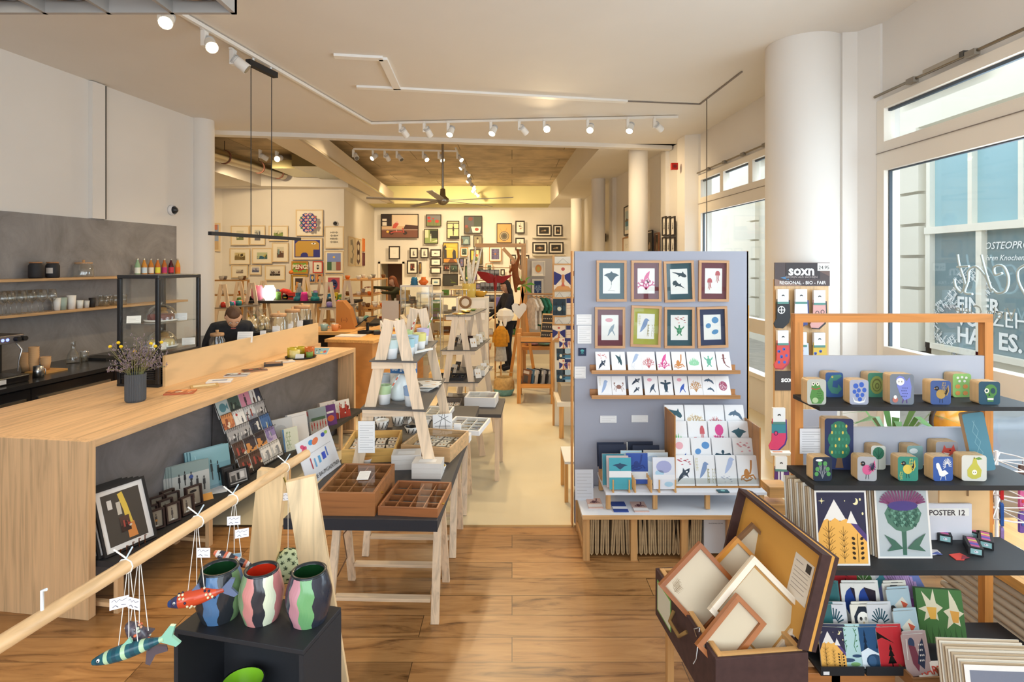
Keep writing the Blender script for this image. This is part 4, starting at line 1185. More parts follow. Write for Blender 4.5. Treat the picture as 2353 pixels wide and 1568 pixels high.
# added warm spots without fixtures, brightening walls and tables
for xyz, aim, pw in (((-6.4, 13.2, 4.3), (-6.8, 16.8, 2.0), 260), ((-1.6, 18.0, 4.4), (-2.0, 22.5, 2.3), 420), ((-3.6, 17.5, 4.3), (-4.2, 22.5, 2.3), 200), ((.9, 17.5, 4.1), (.8, 22.5, 2.3), 260), ((1.2, 9.6, 4.1), (2.9, 10.5, 2.2), 120), ((.4, 6.2, 4.1), (1.1, 4.3, .9), 90), ((-3.0, 7.0, 4.1), (-3.3, 7.5, .8), 120), ((-.4, 7.6, 4.1), (-.4, 6.6, .5), 140), ((-1.0, 10.2, 4.1), (-1.0, 9.2, .6), 160), ((-4.3, 11.0, 4.1), (-4.3, 11.5, .8), 160), ((1.0, 12.2, 4.1), (1.2, 13.5, .8), 160), ((-2.5, 14.5, 4.3), (-2.5, 15, .8), 160)):
 light('fill_wash', 'SPOT', xyz, pw * 1.15, WARM, .08, aim, spot=110, blend=1.0)

# big aluminium lamp box with swivel lamps above the camera
t = thing('recessed_lamp_unit', 'long aluminium ceiling lamp box with round swivel lamps, top left', 'ceiling lamp', (0, 0, 0))
x0, x1, y0, y1, z0 = -3.4, -1.77, 3.19, 3.66, 3.6
b = B()
for a in ((x0, y0, x0 + .03, y1), (x1 - .03, y0, x1, y1), (x0, y0, x1, y0 + .03), (x0, y1 - .03, x1, y1)):
 b.box(a[0], a[1], z0, a[2], a[3], z0 + .14, 'd#b5b2ae')
for k in range(1, 4):
 xx = x0 + (x1 - x0) * k / 4
 b.box(xx - .012, y0, z0, xx + .012, y1, z0 + .1, 'd#a5a29e')
b.box(x0, y0, z0 + .14, x1, y1, z0 + .16, 'd#b8b4b0')
b.build('housing', t)
for k in range(4):
 if k == 2:
  continue
 xx = x0 + (x1 - x0) * (k + .5) / 4
 b = B().lathe([(.16, .0), (.165, .02), (.13, .06), (.09, .1), (.001, .12)], 'm#b8bcc2', 28, (0, 0, 0))
 b.lathe([(.17, .01), (.17, -.01), (.155, -.01), (.155, .01)], 'm#9a9ea4', 28)
 b.tube([(0, 0, .03), (0, 0, .08)], .03, 'e#fff0d8:%d' % (6 if k == 0 else 1), 12)
 o = b.build('swivel_lamp', t, (xx, (y0 + y1) / 2, z0 + .03), (math.radians(12), 0, 0))
light('lamp_unit_beam', 'SPOT', (-2.9, 3.42, 3.55), 70, WARM, .1, (-3.0, 4.2, .9), spot=100, blend=1.0)
B().tube([(-3.2, 3.4, 3.75), (-3.2, 3.4, 4.2)], .006, 'm#888', 6).build('suspension_wire', t)
B().tube([(-1.95, 3.4, 3.75), (-1.95, 3.4, 4.2)], .006, 'm#888', 6).build('suspension_wire', t)

# black linear pendant over the counter
t = thing('linear_pendant', 'thin black bar pendant lamp on two cables over the counter', 'pendant lamp', (0, 0, 0))
c0, c1 = Vector((-2.74, 5.9, 4.09)), Vector((-2.63, 6.33, 4.09))
B().bar(c0, c1, .06, .06, 'd#1c1c1e').build('canopy', t)
B().bar((-2.88, 5.42, 2.285), (-2.52, 6.75, 2.285), .04, .035, 'd#1d1e22').build('light_bar', t)
for a, c in (((-2.735, 5.96), 4.08), ((-2.65, 6.27), 4.08)):
 B().tube([(a[0], a[1], 2.3), (a[0], a[1], c)], .0045, 'd#2a2a2c', 6).build('cable', t)
for a in ((-2.72, 5.98), (-2.65, 6.25)):
 B().tube([(a[0], a[1], 4.1), (a[0], a[1], 4.19)], .012, 'd#f0f0ee', 8).build('hanger', t)
# ================================================================ bar on the left
CO = Vector((-2.37, 3.18, 0))
CA = -math.atan2(.146, .989)
CU = Vector((.146, .989, 0)).normalized()
CN = Vector((.989, -.146, 0)).normalized()

def CL(x, y, z):                                        # counter frame: x across (0 = outer edge), y along
 return CO + CN * x + CU * y + Vector((0, 0, z))

t = thing('counter', 'long pale wood bar counter with grey front and waterfall ends', 'counter', CO, CA)
B().slab([(-1.25, .05), (0, .05), (0, 3.53), (-1.0, 3.53), (-1.0, 1.95), (-1.25, 1.95)], .955, 1.0, 'wy#dcb588').build('countertop', t, bevel=.002)
B().box(-1.25, 0, 0, 0, .05, 1.0, 'wz#dcb588').build('end_panel', t, bevel=.002)
B().box(-.6, 3.53, 0, 0, 3.58, 1.0, 'wz#dcb588').build('end_panel', t, bevel=.002)
B().box(-.24, .05, 0, -.2, 3.53, .955, 'c#77767a').build('front_panel', t)
B().box(-1.0, 3.53, .955, -.6, 3.9, 1.0, 'wy#dcb588').build('countertop', t)
B().box(-.66, 1.34, 1.0, -.635, 3.9, 1.25, 'ply#e8c898').build('splash_board', t)
B().box(-1.0, 3.86, 0, -.62, 3.9, .955, 'd#1c1a1a').build('rear_panel', t)

t = thing('low_shelf', 'low black display shelf on thin wood legs along the bar front', 'shelf', CO, CA)
B().box(-.195, .06, .27, .125, 3.5, .305, 'd#2a2a2c').build('shelf_board', t)
for yy in (.08, .85, 1.9, 2.95, 3.45):
 for xx in (-.17, .085):
  B().box(xx, yy, 0, xx + .028, yy + .04, .27, 'wz#dcb588').build('leg', t)
 B().box(-.142, yy + .004, .03, .085, yy + .036, .055, 'wx#dcb588').build('rail', t)

# back worktop and fridge along the left wall
WQ = WL(-4.2, 0, 0)
t = thing('worktop', 'black worktop with dark cabinet doors along the grey wall', 'worktop', WQ, WRZ)
B().box(.035, 0, .86, .92, 6.4, .9, 'g#2a2a2c').build('worktop_slab', t)
B().box(.035, .01, 0, .86, 6.39, .86, 'd#1a1a1c').build('cabinet_body', t)
for k in range(7):
 y0 = .02 + k * .91
 d = B().box(.862, y0, .1, .885, y0 + .9, .84, 'g#1f1f22')
 d = d.build('cabinet_door', t)
 if k in (2, 3):
  B().box(.886, y0 + .05, .72, .9, y0 + .85, .76, 'm#b8bcc0').build('handle', d)
  B().tube([(.886, y0 + .45, .6), (.9, y0 + .45, .6)], .022, 'm#c8ccd0', 16).build('lock', d)

for z, nm in ((1.81, 'upper'), (1.45, 'lower')):
 o = B().box(.03, 0, 0, .24, 5.6, .028, 'wy#c8a070').build('wall_shelf', None, WQ + WU * 0 + Vector((0, 0, z)), (0, 0, WRZ), nm + ' long wooden shelf on the grey wall', 'wall shelf', 'long shelves on the grey wall', bevel=.002)

def on_wall(px, z, d=.13):
 """point on the left-wall shelves seen at column px, d out from the wall"""
 k = (px - CX) / F
 o = WO + WN * d
 a = (k * o.y - o.x) / (WU.x - k * WU.y)
 p = o + WU * a
 return Vector((p.x, p.y, z))

# canisters and the big jar, upper shelf
for i, (px, lbl) in enumerate([(82, False), (121, True)]):
 t = thing('canister', 'black canister with wood lid on the upper shelf, ' + ('with pale label' if lbl else 'plain, left one'), 'canister', on_wall(px, 1.8385), group='black canisters')
 B().lathe([(.001, 0), (.056, 0), (.064, .012), (.064, .135), (.052, .155), (.052, .16), (.001, .16)], 'd#232225', 28).build('body', t)
 B().lathe([(.001, .161), (.056, .161), (.056, .175), (.001, .175)], 'wx#a8744a', 28).build('lid', t)
 if lbl:
  k = B()
  for j in range(6):
   a0, a1 = math.radians(-110 + j * 10 - 0), math.radians(-100 + j * 10)
   k.add([(.0655 * math.cos(a0), .0655 * math.sin(a0), .05), (.0655 * math.cos(a1), .0655 * math.sin(a1), .05), (.0655 * math.cos(a1), .0655 * math.sin(a1), .11), (.0655 * math.cos(a0), .0655 * math.sin(a0), .11)], [(0, 1, 2, 3)], 'd#cfc6bb')
  k.build('paper_label', t)

def jar(label, loc, r, h, lid='wx#c09468', fill=None, nm='storage_jar', sign=None, group=None):
 t = thing(nm, label, 'jar', loc, group=group)
 B().lathe([(.001, 0), (r * .96, 0), (r, .02), (r, h * .78), (r * .8, h * .88), (r * .8, h * .92)], 'glass', 28).build('glass_body', t)
 B().lathe([(.001, h * .92), (r * .86, h * .92), (r * .88, h * .95), (r * .86, h), (.001, h)], lid, 28).lathe([(.001, h + .03), (.015, h + .03), (.012, h), (.02, h)], lid, 12).build('lid', t)
 if fill:
  f = B()
  rr = random.Random(int(abs(loc[0] * 1000)))
  for k in range(26):
   a, d = rr.uniform(0, 6.28), r * .8 * math.sqrt(rr.random())
   f.ball((d * math.cos(a), d * math.sin(a), .02 + rr.random() * h * .35), r * .28, r * .28, r * .1, fill, 8, 5)
  tag(f.build('biscuits', t), kind='stuff')
 return t

jar('wide glass jar with flat wood lid on the upper wall shelf', on_wall(192, 1.8385, .12), .1, .17)

def wineglass():
 return [(.001, 0), (.036, 0), (.036, .003), (.006, .006), (.004, .1), (.02, .115), (.043, .145), (.044, .17), (.033, .24), (.031, .24)]

g0 = None
for i, px in enumerate([6, 24, 50, 73, 98, 120, 14, 38, 64, 88]):
 loc = on_wall(px, 1.4785, .19 if i < 6 else .08)
 lab = '%s stemmed wine glass from the left, %s row on the lower wall shelf' % (LW[i % 6], 'front' if i < 6 else 'back')
 if g0 is None:
  g0 = B().lathe(wineglass(), 'glass', 20).build('wine_glass', None, loc, (0, 0, 0), lab, 'wine glass', 'wine glasses on the lower wall shelf')
 else:
  dup(g0, lab, loc)

def vessel(nm, label, cat, loc, r0, r1, h, spec, inner=None, group=None, handle=False, rz=0, band=None):
 if handle or band:
  t = thing(nm, label, cat, loc, rz, group)
  B().cup(r0, r1, h, .004, spec, inner).build('body', t)
  if handle:
   B().tube([(r1 * .9, 0, h * .82), (r1 * 1.5, 0, h * .75), (r1 * 1.55, 0, h * .4), (r0 * .95, 0, h * .25)], .005, spec, 8).build('handle', t)
  if band:
   B().lathe([(r0 + (r1 - r0) * .55 + .001, h * .55), (r1 + .0012, h)], band, 20).build('glaze_band', t)
  return t
 return B().cup(r0, r1, h, .004, spec, inner).build(nm, None, loc, (0, 0, rz), label, cat, group)

for i, (px, r, h, c, w) in enumerate([(131, .036, .15, 'd#e6e4de', 'tall white'), (144, .042, .15, 'd#9fb0a4', 'tall sage green'), (164, .045, .17, 'd#ece9e2', 'taller cream white'), (183, .036, .1, 'd#dfe2dc', 'small pale'),
          (199, .03, .09, 'd#c9c8c2', 'small grey'), (212, .036, .12, 'd#1e1c1c', 'small black')]):
 vessel('ceramic_cup', w + ' ceramic tumbler beside the wine glasses on the wall shelf', 'cup', on_wall(px, 1.4785, .14), r * .78, r, h * .92, c, group='ceramic tumblers on the wall shelf')
for i, px in enumerate([232, 245, 254, 266, 275, 285]):
 vessel('drinking_glass', '%s small clear water glass left of the display case on the wall shelf' % LW[i], 'glass', on_wall(px, 1.4785, .1 + .08 * (i % 2)), .028, .033, .13, 'glass', group='water glasses on the wall shelf')

cols = [('8fb08a', 'e9efe4', 'pale green lemonade'), ('c88a3a', 'cfe3f0', 'amber bottle with pale blue label'), ('c07a2c', 'e8dfd0', 'amber bottle with cream label'), ('c8742c', 'e6e24a', 'orange bottle with yellow label'),
  ('b86a2c', 'c03a78', 'orange bottle with magenta label'), ('4a1420', 'c8384c', 'dark red bottle with red label'), ('e09a34', 'e87a2c', 'light orange bottle with orange label')]
for i, (c, l, w) in enumerate(cols):
 t = thing('soda_bottle', w + ' on the upper shelf behind the display case', 'bottle', on_wall(316 + 15.4 * i, 1.8385, .12), group='soda bottles in a row')
 B().lathe([(.001, 0), (.031, 0), (.033, .01), (.033, .12), (.026, .15), (.014, .18), (.012, .215)], 'g#' + c, 18).build('glass_body', t)
 B().lathe([(.0335, .03), (.0335, .105)], 'd#' + l, 18).build('label', t)
 B().lathe([(.0145, .205), (.0145, .222), (.001, .224)], 'm#c8c8c4', 14).build('cap', t)

# glass display case on the counter
DC = CL(-1.04, 1.30, 1.0)
t = thing('display_case', 'tall black framed glass cake display case on the counter', 'display case', DC, CA)
W, D, H = .375, .5, .905
b = B()
for x in (0, W - .03):
 for y in (0, D - .03):
  b.box(x, y, .02, x + .03, y + .03, H - .03, 'g#1e1f22')
b.box(0, 0, H - .03, W, D, H, 'g#2a2b2e').box(.03, .0, .24, W - .03, .02, .265, 'g#1e1f22').box(W - .02, .03, .24, W, D - .03, .265, 'g#1e1f22')
b.build('frame', t, bevel=.004)
b = B().box(.0, 0, 0, W, D, .02, 'd#1a1a1c').box(.01, .01, .02, W - .01, D - .01, .235, 'g#141416')
for k in range(8):
 b.box(.04, -.003, .06 + k * .015, W - .04, .01, .065 + k * .015, 'd#2c2c2e').box(W - .01, .04, .06 + k * .015, W + .003, D - .04, .065 + k * .015, 'd#2c2c2e')
b.build('cooling_base', t)
b = B().text('BAKE', .19, .032, .03, -.004, 'd#d8a032', 'CENTER').box(.155, -.004, .065, .225, -.001, .072, 'd#d8a032')
for (x0, y0, x1, y1) in ((.03, .012, W - .03, .012), (W - .01, .03, W - .01, D - .03), (.012, .03, .012, D - .03), (.03, D - .012, W - .03, D - .012)):
 g = B().add([(x0, y0, .265), (x1, y1, .265), (x1, y1, H - .03), (x0, y0, H - .03)], [(0, 1, 2, 3)], 'pane')
 g.build('glass_pane', t)
b = B()
for k in range(6):
 b.box(.1 + k * .03, -.006, .06, .12 + k * .03, -.0032, .085, 'd#d8a032')
b.build('emblem', t)
for z in (.28, .50):
 B().box(.031, .03, z, W - .031, D - .03, z + .008, 'glass').build('glass_shelf', t)
for z, c in ((.289, 'd#e6cf92'), (.509, 'd#7a3a34')):
 p = DC + CN * .19 + CU * .25 + Vector((0, 0, z))
 B().lathe([(.001, 0), (.12, .002), (.13, .014), (.001, .013)], 'g#e6e6e4', 28).build('cake_plate', None, p, (0, 0, 0), 'white cake plate inside the display case, ' + ('lower shelf' if z < .4 else 'upper shelf'), 'plate', 'cake plates in the display case')
 B().lathe([(.001, .0), (.1, 0), (.1, .035), (.09, .045), (.001, .045)], c, 24).build('cake', None, p + Vector((0, 0, .0145)), (0, 0, 0), ('yellow cake' if z < .4 else 'dark berry cake') + ' under a glass dome in the display case', 'cake')
 B().lathe([(.001, .125), (.05, .118), (.09, .09), (.115, .05), (.12, .0)], 'glass', 28).lathe([(.001, .15), (.012, .145), (.008, .125)], 'glass', 12).build('glass_dome', None, p + Vector((0, 0, .0145)), (0, 0, 0), 'clear glass dome over the ' + ('yellow' if z < .4 else 'dark') + ' cake in the display case', 'glass dome')
for k, (x, y, z) in enumerate([(.30, .1, .289), (.1, .06, .509), (.3, .34, .509), (.33, .4, .289)]):
 p = DC + CN * x + CU * y + Vector((0, 0, z))
 note('small white price card in the display case, ' + ['lower front', 'upper left', 'upper right', 'lower right'][k], .1, .06, p, (math.radians(-14), 0, CA + math.radians(35)), 'price cards in the display case', name='price_card', cat='price card')
for k, (x, z, c) in enumerate([(.08, .509, 'c89a5c'), (.1, .289, 'b98848')]):
 p = DC + CN * x + CU * .4 + Vector((0, 0, z))
 b = B()
 for j in range(3):
  b.ball((0, .0, .025 + .03 * j), .05 - .008 * j, .05 - .008 * j, .02, 'd#' + c, 12, 6)
 b.build('pastry_stack', None, p, (0, 0, 0), 'stack of brown pastries at the back of the ' + ('upper' if k == 0 else 'lower') + ' case shelf', 'pastry')

# vase with dried flowers
vp = CL(-.49, .877, 1.0)
t = thing('vase', 'dark grey ribbed vase standing on the bar counter', 'vase', vp)
b = B()
prof = [(.001, 0), (.058, 0), (.067, .012), (.068, .2), (.062, .2), (.062, .02), (.001, .02)]
vs, fs = [], []
n = 72
for r, z in prof:
 for j in range(n):
  rr = r * (1.0 if j % 2 else .955) if .06 < r < .0685 and z < .21 else r
  vs.append((rr * math.cos(2 * math.pi * j / n), rr * math.sin(2 * math.pi * j / n), z))
for i in range(len(prof) - 1):
 for j in range(n):
  fs.append((i * n + j, i * n + (j + 1) % n, (i + 1) * n + (j + 1) % n, (i + 1) * n + j))
b.add(vs, fs, 'd#4c5157')
b.build('ribbed_body', t)
t = thing('dried_flowers', 'dried purple statice and yellow craspedia balls in the grey vase', 'dried flowers', vp + Vector((0, 0, .02)))
rr = random.Random(5)
b = B()
tips = []
for k in range(46):
 a = rr.uniform(0, 2 * math.pi)
 sp = rr.uniform(.03, .2)
 hh = rr.uniform(.28, .47) - sp * .35
 p0 = Vector((.03 * math.cos(a), .03 * math.sin(a), .0))
 p1 = Vector((.05 * math.cos(a), .05 * math.sin(a), .19))
 p2 = Vector((sp * math.cos(a), sp * math.sin(a), hh))
 b.tube([p0, p1, p1.lerp(p2, .5) + Vector((0, 0, .015)), p2], .0012, 'd#8a8a5a', 4, False)
 tips.append((p1, p2))
b.build('stems', t)
b = B()
for p1, p2 in tips:
 for j in range(7):
  c = p1.lerp(p2, rr.uniform(.35, 1.05))
  d = Vector((rr.uniform(-1, 1), rr.uniform(-1, 1), rr.uniform(0, 1.2))).normalized() * rr.uniform(.02, .05)
  b.tube([c, c + d], .0009, 'd#7c6f68', 3, False)
  for q in range(3):
   e = c + d * rr.uniform(.6, 1.1) + Vector((rr.uniform(-.006, .006), rr.uniform(-.006, .006), rr.uniform(-.006, .008)))
   b.ball(e, .0032, .0032, .005, ('d#8f7f8e', 'd#a08c94', 'd#77707c')[q], 5, 3)
tag(b.build('sprays', t), kind='stuff')
for k, (px, py) in enumerate([(253, 797), (272, 788), (278, 797), (347, 790), (357, 796), (371, 787), (310, 807)]):
 Y = vp.y + R.uniform(-.05, .05)
 c = P(px, py, Y) - (vp + Vector((0, 0, .02)))
 o = B().ball((0, 0, 0), .0125, .0125, .011, 'd#e8c61e', 12, 8).build('yellow_ball', t, c)
 B().tube([(0, 0, 0), (-c.x * .7, -c.y * .7, -c.z + .2)], .001, 'd#9a9a5a', 4, False).build('stem', o)

# leaflets on the counter ledge
for i, (px, py, w, h, c, art, n) in enumerate([(415, 903, .2, .14, 'c8602c', 'u photo6 0 0 1 1', 'stack of red and brown photo leaflets nearest the vase'), (470, 889, .2, .13, 'c9a05a', 'r e8d8b0 .1 .2 .9 .8', 'tan folded leaflet beside the red leaflets'),
            (505, 877, .19, .13, 'e9e9ec', 'r 9aa8c8 .2 .3 .8 .7', 'white leaflet with blue picture by the splash board'), (545, 863, .19, .13, 'd5d0cc', 'u photo7 0 0 1 1', 'grey photo leaflet in the middle of the ledge'),
            (585, 852, .2, .13, 'a97a5a', 'u photo10 0 0 1 1', 'brown leaflet partly under the dark booklet'), (628, 840, .17, .12, '3a3230', 'r 8a5a3a .1 .1 .9 .9', 'thick dark booklet before the tray'), (655, 832, .17, .12, 'e8e2da', 'r c8a890 .3 .3 .7 .7', 'pale leaflet touching the tray')]):
 p = P(px, py, GY(py, 1.0))
 t = .003 + .007 * ((i * 3) % 3 == 0) + (.014 if i == 5 else 0)
 b = B().box(-w / 2, -h / 2, 0, w / 2, h / 2, t, 'P#' + c)
 b.T = Matrix.Rotation(-math.pi / 2, 4, 'X')
 b.art(art, -w / 2, -h / 2, w, h, -t - .0002)
 b.build('leaflet', None, (p.x, p.y, 1.0005), (0, 0, R.uniform(.2, .7)), n, 'leaflet', 'leaflets along the counter ledge')

# tray of sample jars at the end of the ledge
tp = P(691, 822, 6.02)
tp.z = 1.0
B().lathe([(.001, 0), (.15, 0), (.16, .015), (.155, .015), (.147, .005), (.001, .005)], 'd#1d1b1b', 32).build('round_tray', None, tp, (0, 0, 0), 'round black tray with candle jars at the far counter end', 'tray')
for k, (dx, dy, r, h, c, w) in enumerate([(-.09, .0, .05, .1, 'c9b43a', 'olive yellow'), (-.04, -.06, .052, .085, 'e0d28a', 'cream filled'), (-.03, .07, .05, .1, 'b9a72c', 'yellow green'), (.08, .04, .05, .1, 'c86a2c', 'amber'), (.1, -.02, .035, .06, '7a9a4a', 'small green')]):
 t = thing('candle_jar', w + ' candle glass on the round black tray', 'candle', tp + Vector((dx, dy, .0055)), group='candle glasses on the round tray')
 B().lathe([(.001, 0), (r, 0), (r, h), (r - .004, h), (r - .004, h * .75), (.001, h * .75)], 'g#' + c, 20).build('glass', t)
 B().tube([(0, 0, h * .75), (0, 0, h * .9)], .0015, 'd#333', 4).build('wick', t)
note('small white sign leaning on the tray jars', .09, .05, tp + Vector((.03, -.115, .006)), (math.radians(-15), 0, 0), name='price_card', cat='price card')
card('booklet', 'booklet with little fruit pictures propped behind the candle tray', 'booklet', .17, .1, tp + Vector((.12, .22, .001)), 'r 7fb3c8 0 0 1 1;e d2402c .8 .4 .1 .2;e+ 6a4a2c .2 .6 .05 .08;e+ 333 .4 .7 .04 .08;e+ e0c84a .6 .3 .1 .14;e+ f2efe8 .3 .3 .06 .1', (math.radians(-55), 0, -.1), .006)

def on_counter(px, x, z=1.0):
 k = (px - CX) / F
 o = CO + CN * x
 a = (k * o.y - o.x) / (CU.x - k * CU.y)
 p = o + CU * a
 return Vector((p.x, p.y, z))

# jars, biscuits, card reader behind the splash board
for i, (px, Y, r, h, w) in enumerate([(640, -.80, .1, .42, 'left'), (672, -.84, .1, .44, 'middle'), (694, -.83, .115, .47, 'largest right'), (499, -.78, .07, .33, 'smaller front')]):
 jar('%s big glass biscuit jar with wood lid behind the splash board' % w, on_counter(px, Y), r, h, fill='d#c9a06a', group='biscuit jars behind the splash board')
for i, (px, Y) in enumerate([(577, -.86), (603, -.84)]):
 t = thing('biscuit_bag', 'clear bag of wafers tied at the top, %s one' % ('left', 'right')[i], 'bag', on_counter(px, Y, 1.265), group='bags of wafers on the cake stand')
 b = B()
 for k in range(22):
  a = R.uniform(0, 6.28)
  b.T = Matrix.Translation((.045 * math.cos(a) * R.random(), .045 * math.sin(a), .03 + R.random() * .1)) @ Matrix.Rotation(R.uniform(0, 3), 4, 'X') @ Matrix.Rotation(R.uniform(0, 3), 4, 'Y')
  b.lathe([(.001, -.006), (.035, -.005), (.035, .005), (.001, .006)], ('d#e3c99a', 'd#d2b27c')[k % 2], 10)
 tag(b.build('wafers', t), kind='stuff')
 b = B()
 for k in range(12):
  a = k * math.pi / 6
  b.add([(0, 0, .16), (.055 * math.cos(a), .055 * math.sin(a), .22 + .02 * (k % 2)), (.055 * math.cos(a + .5), .055 * math.sin(a + .5), .23)], [(0, 1, 2)], 'glass')
 b.lathe([(.001, 0), (.07, .01), (.08, .06), (.06, .13), (.012, .16)], 'glass', 14)
 b.build('cellophane', t)
t = thing('cake_stand', 'black cake stand carrying the wafer bags', 'cake stand', on_counter(590, -.85))
B().lathe([(.001, .25), (.155, .25), (.155, .264), (.001, .264)], 'd#1c1c1e', 28).build('plate', t)
B().lathe([(.001, 0), (.08, 0), (.07, .015), (.045, .03), (.05, .25)], 'd#1c1c1e', 20).build('foot', t)
for i, (px, Y, w, h, n) in enumerate([(562, -.69, .15, .11, 'larger white'), (604, -.685, .06, .05, 'small'), (634, -.685, .08, .07, 'medium'), (667, -.685, .05, .065, 'narrow'), (689, -.685, .065, .08, 'last right')]):
 note(n + ' sign card standing before the biscuit jars', w, h, on_counter(px, Y, 1.0 + (.2 if i == 0 else .235)), (math.radians(-12), 0, .1), 'sign cards before the biscuit jars', name='price_card', cat='price card')
t = thing('card_terminal', 'grey card reader box beside the shop assistant', 'card reader', on_counter(533, -.74), .3)
B().box(-.06, -.1, 0, .06, .1, .14, 'd#26282c').build('body', t, bevel=.01)
B().box(-.045, -.1, .1402, .045, .06, .144, 'g#b8bab4').build('screen', t)
t = thing('pen_holder', 'black pen cup at the end of the jars', 'pen holder', on_counter(706, -.72))
B().box(-.05, -.05, 0, .05, .05, .3, 'd#26282c').build('cup', t)
for k in range(4):
 B().tube([(-.03 + .02 * k, 0, .28), (-.05 + .03 * k, .01, .42)], .004, ('wz#c8a070', 'd#222', 'wz#c8a070', 'd#444')[k], 6).build('pen', t)

# espresso machine
ep = WL(-1.75, .5, .9)
t = thing('espresso_machine', 'dark chrome espresso machine with blue lit display on the black worktop', 'coffee machine', ep, WRZ)
b = B().box(-.3, -.5, .05, .0, .36, .42, 'd#1d1c1e').box(-.3, -.5, .36, .22, .38, .44, 'm#5a5656').box(-.3, -.5, .0, .3, .36, .07, 'g#1c1b1d')
b.build('body', t, bevel=.012)
B().box(.221, -.5, .365, .235, .36, .43, 'g#6f6a68').build('front_bar', t)
b = B()
for k in range(5):
 b.tube([(.2355, .06 + k * .042 - .02, .4), (.238, .06 + k * .042 - .02, .4)], .014, 'e#6a78ff:3', 14)
b.build('display', t)
for yy in (.28, .34):
 B().tube([(.236, yy, .4), (.28, yy, .4)], .022, 'd#19191b', 14).build('steam_knob', t)
B().tube([(.22, .3, .36), (.27, .31, .3), (.25, .3, .2), (.24, .3, .1)], .007, 'm#c8c8c8', 8).build('steam_wand', t)
t2 = B().tube([(.12, .0, .33), (.12, .0, .27)], .04, 'm#a8a8a8', 18).build('group_head', t)
B().tube([(.12, .0, .26), (.3, .0, .25)], .014, 'd#1a1a1a', 10).build('portafilter_handle', t2)
B().box(.0, -.45, .0702, .28, .3, .075, 'm#8a8a8c').build('drip_grate', t)
B().box(.301, -.05, .015, .305, .14, .055, 'g#dedede').text('DALLA', 0, 0, .01, 0, 'd#333').build('name_plate', t)
for i, (y, n, r) in enumerate([(-.3, 3, .04), (-.14, 2, .038), (.03, 4, .036), (.15, 3, .036)]):
 for k in range(n):
  o = B().cup(.025, r, .07, .003, ('d#cfe0dc', 'd#e8e6e2', 'd#e9e2dc', 'd#d6cdc8')[i]).build('coffee_cup', None, ep + WU * y + WN * (-.05) + Vector((0, 0, .4405 + .03 * k)), (0, 0, 0), '%s cup from the bottom in the %s cup stack on the coffee machine' % (LW[k], LW[i]), 'cup', 'cups stacked on the coffee machine')
for i, (px, d, n, h) in enumerate([(58, .3, 5, .1), (78, .42, 8, .1), (105, .5, 3, .09)]):
 for k in range(n):
  B().cup(.03, .045, h, .002, 'd#c8a074').build('paper_cup', None, on_wall(px, .9 + (.0155 if i == 2 else .001) + .022 * k, d), (0, 0, 0), '%s brown paper cup from the bottom in the %s stack by the coffee machine' % (LW[k], ('back', 'tall', 'low')[i]), 'paper cup', 'brown paper cups by the coffee machine')
B().box(-.12, -.12, 0, .12, .12, .0145, 'wy#d2a05c').build('wood_board', None, on_wall(107, .9, .52), (0, 0, WRZ), 'small wooden board under the low paper cup stack', 'board')
t = thing('milk_jug', 'small steel milk jug beside the paper cups', 'jug', on_wall(88, .9, .72))
B().cup(.045, .04, .11, .003, 'm#b8b8b8').build('body', t)
B().tube([(.04, 0, .09), (.07, 0, .08), (.07, 0, .03), (.045, 0, .02)], .004, 'm#b8b8b8', 6).build('handle', t)
t = thing('water_carafe', 'clear glass carafe on the black worktop', 'carafe', on_wall(168, .9, .35))
B().lathe([(.001, 0), (.06, 0), (.066, .03), (.05, .1), (.022, .15), (.022, .22), (.027, .24)], 'glass', 24).build('glass_body', t)
vessel('drinking_glass', 'single clear tumbler beside the carafe on the black worktop', 'glass', on_wall(194, .9, .38), .035, .045, .12, 'glass')
B().box(-.16, -.1, 0, .16, .1, .025, 'd#1c1c1e').build('flat_tray', None, on_wall(232, .9, .4), (0, 0, WRZ), 'flat black tray at the back of the worktop', 'tray')

# ---------------------------------------------------------------- people
def person_body(name, parent, J, rad, spec):
 """skin-modifier body: J joint dict name->(pos, parent), rad radii"""
 me = bpy.data.meshes.new(name)
 names = list(J)
 me.from_pydata([J[k][0] for k in names], [(names.index(J[k][1]), names.index(k)) for k in names if J[k][1]], [])
 o = bpy.data.objects.new(name, me)
 COL.objects.link(o)
 o.parent = parent
 md = o.modifiers.new('s', 'SKIN')
 md.use_smooth_shade = True
 for i, k in enumerate(names):
  r = rad[k]
  r = r if isinstance(r, tuple) else (r, r)
  me.skin_vertices[0].data[i].radius = r
  me.skin_vertices[0].data[i].use_root = (i == 0)
 s2 = o.modifiers.new('u', 'SUBSURF')
 s2.levels = s2.render_levels = 2
 me.materials.append(mat(spec))
 return o

